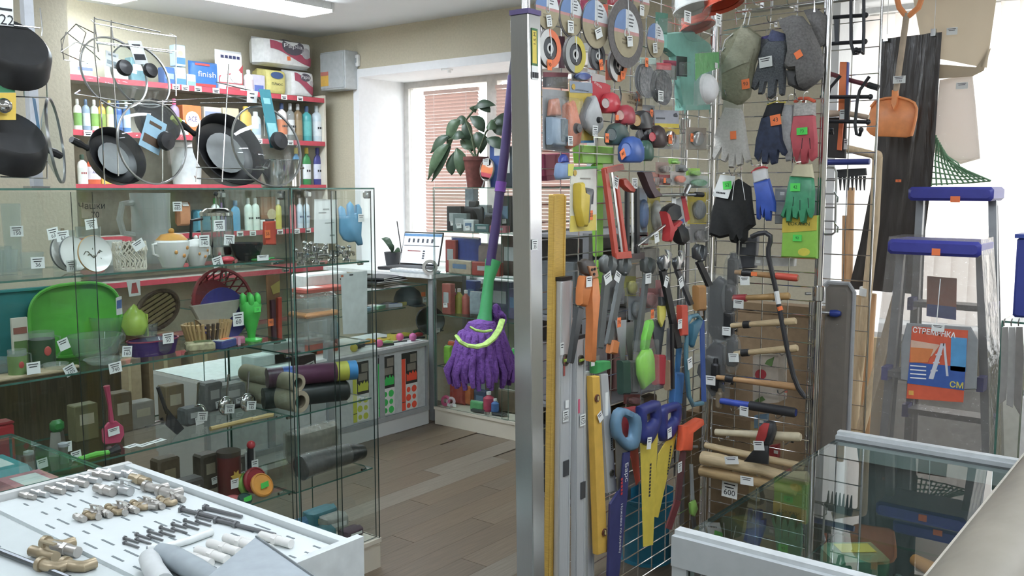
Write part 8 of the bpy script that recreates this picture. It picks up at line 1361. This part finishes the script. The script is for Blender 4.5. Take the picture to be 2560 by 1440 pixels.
for i in range(12): e = (2328 + (2478 - 2328) * i / 11,466 - 14 * i / 11); t.part('mesh_strand',MB().tube([(x,-.002 * (i % 3),z) for x,z in t.pl([(2340 + i * 3,338 + i * 6),((2340 + i * 3 + e[0]) / 2 - 4,(338 + i * 6 + e[1]) / 2),e])],.004,5),mat('#6a9a72',.5))
for j in range(7): f = .25 + j * .12; t.part('mesh_strand',MB().tube([(x,.002,z) for x,z in t.pl([(2342 + (2328 - 2342) * f,340 + 124 * f),(2390 + 20 * f,390 + 70 * f),(2373 + (2478 - 2373) * f,404 + 50 * f)])],.0035,5),mat('#7aa880',.5))
# ladders
LP = mat('#8d9094',.4,.6); BL = mat('#33389c',.4)
def ladder(label,pxl,pxr,pyt,Y,bl,br,pyb,wrap=True,steps=(.25,.5,.75)):
    a = onY(pxl,pyt,Y); b = onY(pxr,pyt,Y); zt = a.z; cx = (a.x + b.x) / 2; t = T('step_ladder',label,'ladder',(cx,Y,0),0,'blue topped step ladders'); w = b.x - a.x
    cl = onY(bl,pyb,Y); cr = onY(br,pyb,Y); s0 = (cl.x - a.x) / (zt - cl.z); s1 = (cr.x - b.x) / (zt - cr.z)
    L0 = Vector((a.x - cx,0,zt)); L1 = Vector((a.x - cx + s0 * zt,-.16,.012)); R0 = Vector((b.x - cx,0,zt)); R1 = Vector((b.x - cx + s1 * zt,-.16,.012))
    for p,q in ((L0,L1),(R0,R1)): t.part('rail',MB().tube([p,q],.018,4),LP); t.part('foot',MB().box((q.x,q.y,.014),(.05,.06,.028)),BL)
    for p,q in ((L0,L1),(R0,R1)): t.part('rear_leg',MB().tube([p + Vector((0,.04,-.03)),q + Vector((0,.1,0))],.012,6),LP)
    pl_ = t.part('top_platform',MB().bbox((0,.0,zt + .012),(w + .04,.2,.05),.01),BL)
    for f in steps: p = L0.lerp(L1,f); q = R0.lerp(R1,f); st_ = t.part('step',MB().box(((p.x + q.x) / 2,p.y - .02,p.z),(q.x - p.x,.09,.02)),LP); [mobj('step_cap',MB().box((x,p.y - .02,p.z),(.02,.1,.045)),BL,st_) for x in (p.x,q.x)]
    if wrap:
        mb = MB(); qs = []
        for z,g in ((zt + .045,.02),(zt * .75,.03),(zt * .4,.02),(.1,.03)):
            f = (zt - z) / zt; p = L0.lerp(L1,f); q = R0.lerp(R1,f); qs.append([(p.x - g,p.y - .09,z),(q.x + g,q.y - .09,z),(q.x + g,p.y + .1,z),(p.x - g,p.y + .1,z)])
        for i in range(3): mb.add(qs[i] + qs[i + 1],[(0,4,5,1),(1,5,6,2),(2,6,7,3),(3,7,4,0)])
        t.part('wrap',mb,glassmat('ladder_film',(.8,.79,.78),1.4,.1,.3,.8,18,(.34,.32,.3)))
    return t
lA = ladder('taller step ladder with blue top standing behind the labelled one',2302,2482,492,3.62,2290,2500,1000,False); lA.tag(2388,498,'',18,14,-.12,0,1)
lB = ladder('step ladder in clear film with a printed label board',2254,2452,622,3.28,2226,2478,1100,True,(.3,.56,.8)); lB.tag(2340,630,'',16,16,-.13,0,1)
t = hangY('label_board','printed step ladder poster reading СТРЕМЯНКА','poster',2345,900,3.10); t.prism('grey_plate',[(2266,808),(2426,818),(2444,850),(2440,974),(2400,976),(2250,950),(2252,860)],.003,.012,mat('#8d9092',.4),.003)
t.prism('sheet',[(2280,816),(2420,826),(2408,1006),(2266,996)],0,.002,mat('#d8542c',.5)); t.prism('blue_panel',[(2274,905),(2414,918),(2410,976),(2268,958)],-.0012,0,mat('#2f5aa8',.5)); t.prism('sky_panel',[(2378,842),(2418,846),(2414,930),(2376,926)],-.0012,0,mat('#4a9ad0',.5)); t.prism('white_panel',[(2278,850),(2350,862),(2330,890),(2276,905)],-.0012,0,mat('#d8b49c',.5)); t.prism('wall_panel',[(2277,868),(2334,872),(2320,906),(2276,906)],-.002,-.0012,mat('#d87a34',.5))
t.part('ladder_picture',MB().add([(x,-.003,z) for x,z in t.pl([(2352,858),(2362,858),(2334,948),(2322,946)])] + [(x,-.003,z) for x,z in t.pl([(2358,858),(2364,858),(2372,940),(2366,940)])],[(0,1,2,3),(4,5,6,7)]).add([(x,-.0034,z) for y in (884,904,924) for x,z in t.pl([(2348 - (y - 858) * .3,y),(2362 - (y - 858) * .25,y),(2361 - (y - 858) * .25,y + 4),(2346 - (y - 858) * .3,y + 4)])],[(0,1,2,3),(4,5,6,7),(8,9,10,11)]),mat('#c9ccd4',.5))
t.part('lettering',MB().text('СТРЕМЯНКА',*t.uv(2335,832),.024,-.002,0,w=.128,rot=-.05,bold=.02),WHITE); t.part('size_lettering',MB().text('СМ',*t.uv(2392,963),.026,-.003,0,bold=.02),mat('#d8c83c',.5)); t.part('small_print',MB().add([(x,-.003,z) for y in (912,922,932,942) for x,z in t.pl([(2276,y),(2316,y + 3),(2316,y + 6),(2276,y + 3)])],[(i * 4,i * 4 + 1,i * 4 + 2,i * 4 + 3) for i in range(4)]),PAPER); t.tag(2345,820,'',26,18,-.004); t.prism('badge',[(2272,976),(2284,977),(2284,988),(2272,987)],-.0012,0,mat('#e0a83c',.5)); t.part('string',MB().cyl((t.uv(2340,816)[0],.004,t.uv(2340,816)[1]),(t.uv(2340,720)[0],.05,t.uv(2340,700)[1]),.0015,4),WHITE)
for nm,m_,pp,yy in (('inner_poster',mat('#b86a4c',.5),[(2318,690),(2392,696),(2390,800),(2316,790)],3.33),('inner_poster_print',mat('#4a5ca8',.5),[(2318,760),(2390,768),(2390,800),(2316,790)],3.328)):
    q = [onY(a,b,yy) - lB.loc for a,b in pp]; lB.part(nm,MB().prism([(v.x,v.z) for v in q],q[0].y,q[0].y + .0015),m_)
# wrapped board by the pole
t = T('wrapped_mirror','flat grey board in bubble wrap leaning beside the chrome pole','board',(onY(2082,1100,P2Y + .2).x,P2Y + .2,0),0); bz = onY(2080,706,P2Y + .2).z; bw = onY(2118,800,P2Y + .2).x - onY(2040,800,P2Y + .2).x; t.part('board',MB().bbox((-.005,.02,bz / 2),(bw - .02,.03,bz - .02),.012),mat('#7d6f60',.6,0,.08)); t.part('wrap',MB().bbox((-.005,.02,bz / 2),(bw,.045,bz),.02),WRAP); t.part('edge_foam',MB().tube([(-bw / 2,-.004,bz - .02),(-bw / 2 + .02,-.004,bz),(bw / 2 - .02,-.004,bz),(bw / 2,-.004,bz - .03),(bw / 2,-.004,.02)],.008,6),mat('#b4b6b8',.6))
t = hangY('screwdriver','blue capped rod sticking out beside the wrapped board','rod',2085,783,P2Y + .186); t.part('rod',MB().tube([(x,0,z) for x,z in t.pl([(2044,780),(2082,783)])],.006,8),STEEL); t.part('cap',MB().tube([(x,0,z) for x,z in t.pl([(2076,783),(2092,784),(2102,784)])],[.012,.014,.008],10),BLUE)
# plywood/beige panels behind
t = T('plywood_board','cream board standing behind the wooden poles','board',(onY(2150,900,4.7).x,4.7,0),0); t.part('board',MB().box2((-.12,0,0),(.16,.02,onY(2150,840,4.7).z)),mat('#c9b48c',.6)); t.part('edge',MB().box2((-.125,-.002,0),(-.12,.022,.8)),mat('#a8946c',.7))
# right edge: glass shelf with hung bags
t = T('glass_shelf_unit','glass shelf unit with hung grey bags beside the ladders','shelf unit',(onY(2492,1000,3.0).x,3.0,0),0); xz = 0
sheet(t,'side_pane',(0,0,0),(.006,.4,onY(2492,800,3.0).z)); sheet(t,'glass_shelf',(.006,0,onY(2500,806,3.0).z),(.5,.4,onY(2500,806,3.0).z + .006)); sheet(t,'glass_shelf',(.006,0,.45),(.5,.4,.456)); t.part('base',MB().box2((0,0,0),(.5,.4,.06)),WHITE)
for i,px in enumerate((2510,2528,2546)):
    t = hangY('grey_bag',('grey plastic bag hung at the shelf unit corner','grey plastic bag hung in the middle of the shelf unit','dark grey plastic bag hung at the frame of the shelf unit')[i],'bag',px,815,2.98 - .012 * i); t.prism('bag',[(px - 6,818),(px + 10,818),(px + 14,900),(px + 4,1000 + 20 * i),(px - 12,1012),(px - 8,900)],0,.008,mat(('#8f8c88','#9a9894','#77736f')[i],.5,0,.1),.002); t.part('hook',MB().tube([(0,.002,.0),(0,-.004,.012),(0,.01,.02)],.002,5),STEEL)
t = T('blue_crate','dark blue crate standing on the glass shelf','crate',(onY(2562,700,3.15).x,3.15,onY(2500,806,3.0).z + .006),0); t.part('body',MB().bbox((.04,0,.12),(.12,.1,.24),.006),mat('#23348c',.4)); t.part('rim',MB().box((.04,0,.245),(.13,.11,.012)),BLUE)
# ================================================================ foreground right counter
ZC2 = .95
c0 = onZ(1640,1345,ZC2); c1 = onZ(2132,1096,ZC2); fx0 = (c0.x + c1.x) / 2; fy0,fy1 = c0.y,c1.y; fx1 = fx0 + .62
t = T('glass_counter','aluminium framed glass counter with tools under its top','counter',(fx0,fy0,0),0); w,d = fx1 - fx0,fy1 - fy0; f_ = .04
AF = mat('#aeb4b6',.45,.25,.04)
for yy in (0,d - f_):
    t.part('frame_bar',MB().box2((0,yy,ZC2 - .045),(w,yy + f_,ZC2 + .012)),AF); t.part('frame_lip',MB().box2((0,yy + .012,ZC2 + .012),(w,yy + f_ - .006,ZC2 + .02)),mat('#c2c7c8',.45,.2))
    for xx in (0,w - .03): t.part('leg_post',MB().box2((xx,yy + .004,0),(xx + .03,yy + f_ - .004,ZC2 - .045)),AF)
sheet(t,'top_pane',(.002,f_,ZC2 - .004),(w - .002,d - f_,ZC2 + .002),mt=glassmat('counter_glass',(.78,.85,.83),1.9),ed=EDGED); sheet(t,'side_pane',(.002,f_,.1),(.008,d - f_,ZC2 - .006),ed=EDGED); sheet(t,'front_pane',(.03,.012,.1),(w - .03,.018,ZC2 - .05)); sheet(t,'glass_shelf',(.012,f_,.70),(w - .012,d - f_,.706)); sheet(t,'glass_shelf',(.012,f_,.40),(w - .012,d - f_,.406)); t.part('base_board',MB().box2((0,0,.06),(w,d,.1)),AF); t.part('added_back_board',MB().box2((w - .014,f_,.1),(w - .004,d - f_,ZC2 - .05)),mat('#4c5254',.6)); t.part('added_end_board',MB().box2((.03,d - .02,.1),(w - .03,d - .012,ZC2 - .05)),mat('#5c6264',.6))  # opaque back and end boards added to keep the inside dark under reflections
for i,(x,y,z,c_,c2,kd,lb) in enumerate(((.12,.2,.706,'#2f6a4a','#c8d0c8',0,'green bagged sprayer under the counter glass'),(.2,.38,.706,'#2c4a9a','#c0c8d0',0,'blue bagged fitting set under the counter glass'),(.36,.2,.706,'#a83c44','#d8d0c8',1,'red handled hose nozzle under the counter glass'),(.34,.5,.706,'#44484c','#9aa0a4',1,'dark grip drill under the counter glass'),(.14,.62,.706,'#5a8a6c','#c8c04c',0,'green and yellow packet under the counter glass'),(.46,.36,.706,'#2a3436','#b8bcc0',1,'black handled pliers under the counter glass'),(.5,.62,.706,'#cfd2d2','#8a9094',0,'white boxed bulb set under the counter glass'),(.3,.7,.706,'#d8842c','#3a3c40',1,'orange handled cutter under the counter glass'),(.24,.56,.706,'#6a747a','#c8ccd0',1,'grey riveter under the counter glass'),(.42,.12,.706,'#8a6a4c','#d0c8b8',0,'brown packet under the counter glass'),(.2,.25,.406,'#3a4a6a','#b0b8c0',0,'blue carton on the lower counter shelf'),(.4,.5,.406,'#4a3c34','#b8b0a8',0,'brown carton on the lower counter shelf'),(.2,.65,.406,'#54605c','#a8b0ac',0,'grey green carton on the lower counter shelf'))):
    q = T('counter_goods',lb,'tool' if kd else 'packet',(fx0 + x,fy0 + y,z),random.uniform(-.8,.8))
    if kd == 0: q.part('pack',MB().bbox((0,0,.035),(.13,.1,.068),.012),mat(c_,.45,0,.25,30)); q.part('label',MB().box((0,0,.0705),(.08,.05,.001)),mat(c2,.5))
    else: q.part('grip',MB().tube([(-.09,0,.02),(-.03,.006,.022),(.02,0,.02)],[.014,.018,.014],10),mat(c_,.4)); q.part('jaw',MB().tube([(.02,0,.02),(.06,.01,.022),(.1,.012,.018)],[.012,.014,.006],8),mat(c2,.25,.8)); q.part('spring',MB().lathe([(.02,0),(.02,.03),(.012,.04)],12,(.02,.03,0)),CHROME)
# beige roll lying on the counter
zr = ZC2 + .012; rr = .07
t = T('film_roll','thick grey beige roll of film lying along the counter edge','roll',(-.243,fy0 - .3,zr + rr),0); RM = mat('#766f62',.42,0,.12,14,.35,stretch=(1,.4,1)); t.part('roll',MB().tube([(0,-.45,0),(0,0,0),(0,.5,0),(0,1.2,0)],[rr,rr * 1.01,rr,rr * .98],30),RM); t.part('core',MB().cyl((0,1.201,0),(0,1.21,0),.03,16),CARDC); t.part('seam',MB().tube([(-rr * .92,-.4,rr * .42),(-rr * .9,.3,rr * .46),(-rr * .92,1.0,rr * .42)],.003,5),mat('#a09a8c',.4))
t = T('glass_counter','lower glass counter in front of the teal bucket','counter',(fx0 - .02,fy0 - .55,0),0); sheet(t,'top_pane',(-.06,0,.80),(.1,.5,.806)); sheet(t,'side_pane',(-.06,0,.1),(-.054,.5,.8)); t.part('base_board',MB().box2((-.06,0,0),(.1,.5,.1)),AF)
# ================================================================ foreground left: tray of fittings
ZT2 = .93; ta = onZ(306,1164,ZT2 + .02); tb = onZ(862,1352,ZT2 + .02); TY1_ = (ta.y + tb.y) / 2; TXa,TXb = ta.x,tb.x + .02
WB = mat('#c2c8c8',.5,0,.02,5)
t = T('display_table','white display table with raised rim for plumbing fittings','table',(TXa,-.2,0),0); w,d = TXb - TXa,TY1_ + .2
t.part('table_top',MB().box2((0,0,ZT2 - .02),(w,d,ZT2)),WB); t.part('rim',MB().box2((-.018,0,ZT2 - .03),(0,d + .018,ZT2 + .022)),mat('#c4c6c4',.5)); t.part('rim',MB().box2((0,d,ZT2 - .03),(w,d + .018,ZT2 + .02)),WB); t.part('side_board',MB().box2((w,.0,ZT2 - .24),(w + .018,d + .018,ZT2 + .034)),mat('#c0c6c6',.5))
for x in (.03,w - .05):
    for y in (.05,d - .06): t.part('leg',MB().box2((x,y,0),(x + .04,y + .04,ZT2 - .02)),WB)
sy = onZ(150,1355,ZT2 + .008).y; sx = .0
b_ = T('display_board','white labelled board of bolts and nipples in the table','board',(TXa + .005,sy + .006,ZT2),0); bw_,bd = w - .01,TY1_ - sy - .01; b_.part('board',MB().box2((0,0,0),(bw_,bd,.008)),mat('#c9d0d0',.5,0,.02))
b2 = T('display_board','second white board with curved pipe pieces in the table','board',(TXa + .005,sy - .36,ZT2),0); b2.part('board',MB().box2((0,0,0),(bw_,.355,.008)),mat('#bcc4c4',.5,0,.02)); b2.part('edge_strip',MB().box2((0,.0,.008),(.3,.006,.013)),GREYP)
# printed captions on the boards
mb = MB()
for i in range(9):
    for j in range(10):
        if random.random() < .72: x = .04 + i * bw_ / 9.2 + random.uniform(0,.02); y = .02 + j * bd / 10.5; mb.box((x,y,.0085),(random.uniform(.02,.05),.004,.0006))
b_.part('captions',mb,mat('#6a7478',.8)); b_.o.children[-1]['kind'] = 'stuff' if b_.o.children else None
mb = MB()
for i in range(8):
    for j in range(4):
        if random.random() < .6: mb.box((.05 + i * bw_ / 8.5,.04 + j * .08,.0085),(random.uniform(.03,.06),.004,.0006))
o = b2.part('captions',mb,mat('#6a7478',.8)); o['kind'] = 'stuff'
for o in b_.o.children:
    if o.name.startswith('captions'): o['kind'] = 'stuff'
ZB = ZT2 + .0085
FM = [mat('#aaa69f',.35,.45,.1),mat('#b9bcbc',.3,.5,.1),mat('#a08f70',.4,.45,.12),mat('#6a6c6e',.45,.4,.1)]
def fitting(px,py,kind,ln,r,m,label,group,ang=.0):
    p = onZ(px,py,ZB); t = T('pipe_fitting',label,'fitting',(p.x,p.y,ZB + r),ang,group)
    if kind == 'nipple': t.part('body',MB().tube([(-ln / 2,0,0),(ln / 2,0,0)],r,12),m); t.part('collar',MB().lathe([(r,-.006),(r * 1.25,-.005),(r * 1.25,.005),(r,.006)],6,(0,0,0),0,(1,0,0)),m)
    elif kind == 'bolt': t.part('shank',MB().tube([(-ln / 2,0,0),(ln / 2,0,0)],[r,r * .8],8),m); t.part('head',MB().lathe([(.001,0),(r * 1.9,0),(r * 1.9,r * 1.2),(.001,r * 1.2)],6,(-ln / 2,0,0),0,(-1,0,0)),m)
    elif kind == 'valve': t.part('body',MB().tube([(-ln / 2,0,0),(-ln * .15,0,0),(0,0,0),(ln * .15,0,0),(ln / 2,0,0)],[r,r,r * 1.35,r,r],12),m); t.part('stem',MB().cyl((0,0,r),(0,0,r * 2.2),r * .4,8),m); t.part('lever',MB().box((ln * .2,0,r * 2.3),(ln * .6,r * .8,r * .3)),m)
    elif kind == 'elbow': t.part('body',MB().tube([(-ln / 2,0,0),(0,0,0),(ln * .2,ln * .1,0),(ln * .25,ln * .4,0)],r,12),m); t.part('collar',MB().lathe([(r,-.005),(r * 1.3,-.005),(r * 1.3,.005),(r,.005)],12,(-ln / 2 + .006,0,0),0,(1,0,0)),m)
    return t
GA,GB_,GC_,GD = 'steel nipples along the rim','brass and steel valves on the board','screws and bolts on the board','long anchor bolts on the board'
for i,(px,py) in enumerate(((70,1246),(100,1240),(138,1232),(168,1224),(192,1214),(222,1206),(252,1196),(276,1192))): fitting(px,py,'nipple',.045 + .005 * i,.006 + .0004 * i,FM[i % 2],'short steel pipe nipple in the row along the table rim',GA,.2)
for i,(px,py) in enumerate(((262,1236),(306,1234),(350,1210),(330,1198),(385,1232),(420,1244))): fitting(px,py,('nipple','valve','nipple','nipple','elbow','elbow')[i],.06,.01,FM[(0,1,2,1,0,0)[i]],('thick grey pipe nipple near the board middle','chrome ball valve beside the thick nipple','brass tinted nipple behind the valve','bright chrome rod end at the rim corner','dull steel elbow past the valve','dull steel elbow near the white rim')[i],GB_,.1)
for i in range(22): fitting(200 + (i % 11) * 22 + (i // 11) * 30,1302 - (i % 11) * 3.6 + (i // 11) * -14,('nipple','elbow','valve')[i % 3],.034,.0065,FM[(0,2,0)[i % 3]],'small dull pipe fitting in the crowded middle rows','small fittings in the middle rows',random.uniform(-.4,.4))
for i in range(14): fitting(330 + (i % 7) * 30,1362 - (i % 7) * 9 + (i // 7) * 12 - 8,'bolt',.04,.0025,FM[3],'thin dark screw in the labelled screw rows',GC_,.1)
for i,(px,py) in enumerate(((545,1300),(590,1318),(560,1286),(640,1330),(500,1290))): fitting(px,py,'bolt',.1,.0045,FM[3],'long dark anchor bolt near the table edge',GD,.15)
for i,(px,py) in enumerate(((490,1408),(530,1398),(560,1380),(600,1366),(640,1372),(470,1420),(690,1360))): fitting(px,py,'nipple',.08,.0085,mat('#d0cfca',.5),'pale plastic pipe piece near the grey panel','pale plastic pipes on the board',.1)
for i,(px,py) in enumerate(((110,1398),(165,1386),(140,1376),(130,1432),(190,1430))): fitting(px,py,('valve','nipple','elbow','elbow','elbow')[i],.065,.01,FM[(2,0,2,2,2)[i]],('brass ball valve on the second board','dark pipe nipple on the second board','brass elbow touching the valve on the second board','brass ring elbow at the second board edge','curved brass bend at the second board edge')[i],'brass pieces on the second board',.2)
fitting(50,1405,'bolt',.3,.006,DSTEEL,'long steel rod lying on the second board','long rods on the second board',.1)
def hose(label,pts,r,m):
    q = [onZ(px,py,ZB + r) for px,py in pts]; t = T('foam_tube',label,'tube',q[0],0,'grey foam tubes on the table'); t.part('tube',MB().tube([v - q[0] for v in q],r,16),m); t.part('end_ring',MB().tube([Vector((0,0,0)),(q[0] - q[1]).normalized() * .003],r * .7,14),mat('#7c8286',.7))
hose('short pale grey foam tube at the board edge',[(374,1396),(382,1420),(410,1460)],.018,mat('#b8bcbc',.6)); hose('thick grey foam tube curving along the board edge',[(398,1386),(430,1392),(490,1425),(570,1480)],.02,mat('#8d979c',.6))
hose('thin white bent pipe lying across the screw rows',[(370,1372),(420,1366),(470,1352),(530,1330)],.007,mat('#cfd4d2',.4))
# grey flat case nearest the camera
q = [onZ(640,1336,1.0),onZ(800,1446,1.0),onZ(640,1600,1.0),onZ(500,1450,1.0)]
t = T('flat_case','flat grey case lying on the table corner beside the plastic pipes','case',(q[0].x,q[0].y,.9655),0); mb = MB(); v0 = Vector((q[0].x,q[0].y,1.0)); P_ = [v - v0 for v in q]; mb.add([(v.x,v.y,0) for v in P_] + [(v.x,v.y,.03) for v in P_],[(0,1,2,3),(7,6,5,4),(0,4,5,1),(1,5,6,2),(2,6,7,3),(3,7,4,0)]); t.part('body',mb,mat('#8d979d',.5)); t.part('edge_seam',MB().tube([(P_[0].x,P_[0].y,.031),(P_[1].x,P_[1].y,.031)],.002,5),mat('#6c7478',.5)); t.part('spacer',MB().box2((P_[0].x * .5 + P_[2].x * .5 - .04,P_[0].y * .5 + P_[2].y * .5 - .04,-.036 + .0005),(P_[0].x * .5 + P_[2].x * .5 + .04,P_[0].y * .5 + P_[2].y * .5 + .04,0)),GREYP)
# glass counter beyond the table, full of teal packs
ge = onZ(120,1117,.95); t = T('glass_counter','low glass counter of teal packs beyond the fittings table','counter',(TXa - .5,-.3,0),0); gx,gy = .47,ge.y + .3
sheet(t,'top_pane',(0,0,.944),(gx,gy,.95)); sheet(t,'end_pane',(0,gy - .006,.3),(gx,gy,.943)); sheet(t,'side_pane',(0,0,.3),(.006,gy - .007,.943)); t.part('base_board',MB().box2((0,0,0),(gx,gy,.3)),LAM); sheet(t,'glass_shelf',(.01,.01,.75),(gx - .01,gy - .01,.756))
for i in range(8):
    q_ = T('textile_pack',('teal towel pack','pink towel pack','turquoise towel pack','olive towel pack','dark teal towel pack','white edged teal pack','rose towel pack','sea green towel pack')[i] + ' inside the low glass counter','packet',(TXa - .5 + .13 + .2 * (i % 2),-.3 + gy - .1 - .16 * (i // 2),.756 if i < 4 else .3005),0); q_.part('pack',MB().bbox((0,0,.08),(.17,.13,.16),.015),mat(('#1f7a7c','#a86a70','#2c8f90','#6a7c4a','#1a5c60','#3c9496','#b07a7c','#3a8a74')[i],.5,0,.2)); q_.part('label',MB().box((0,0,.1605),(.09,.06,.001)),mat('#b8c4bc',.6))
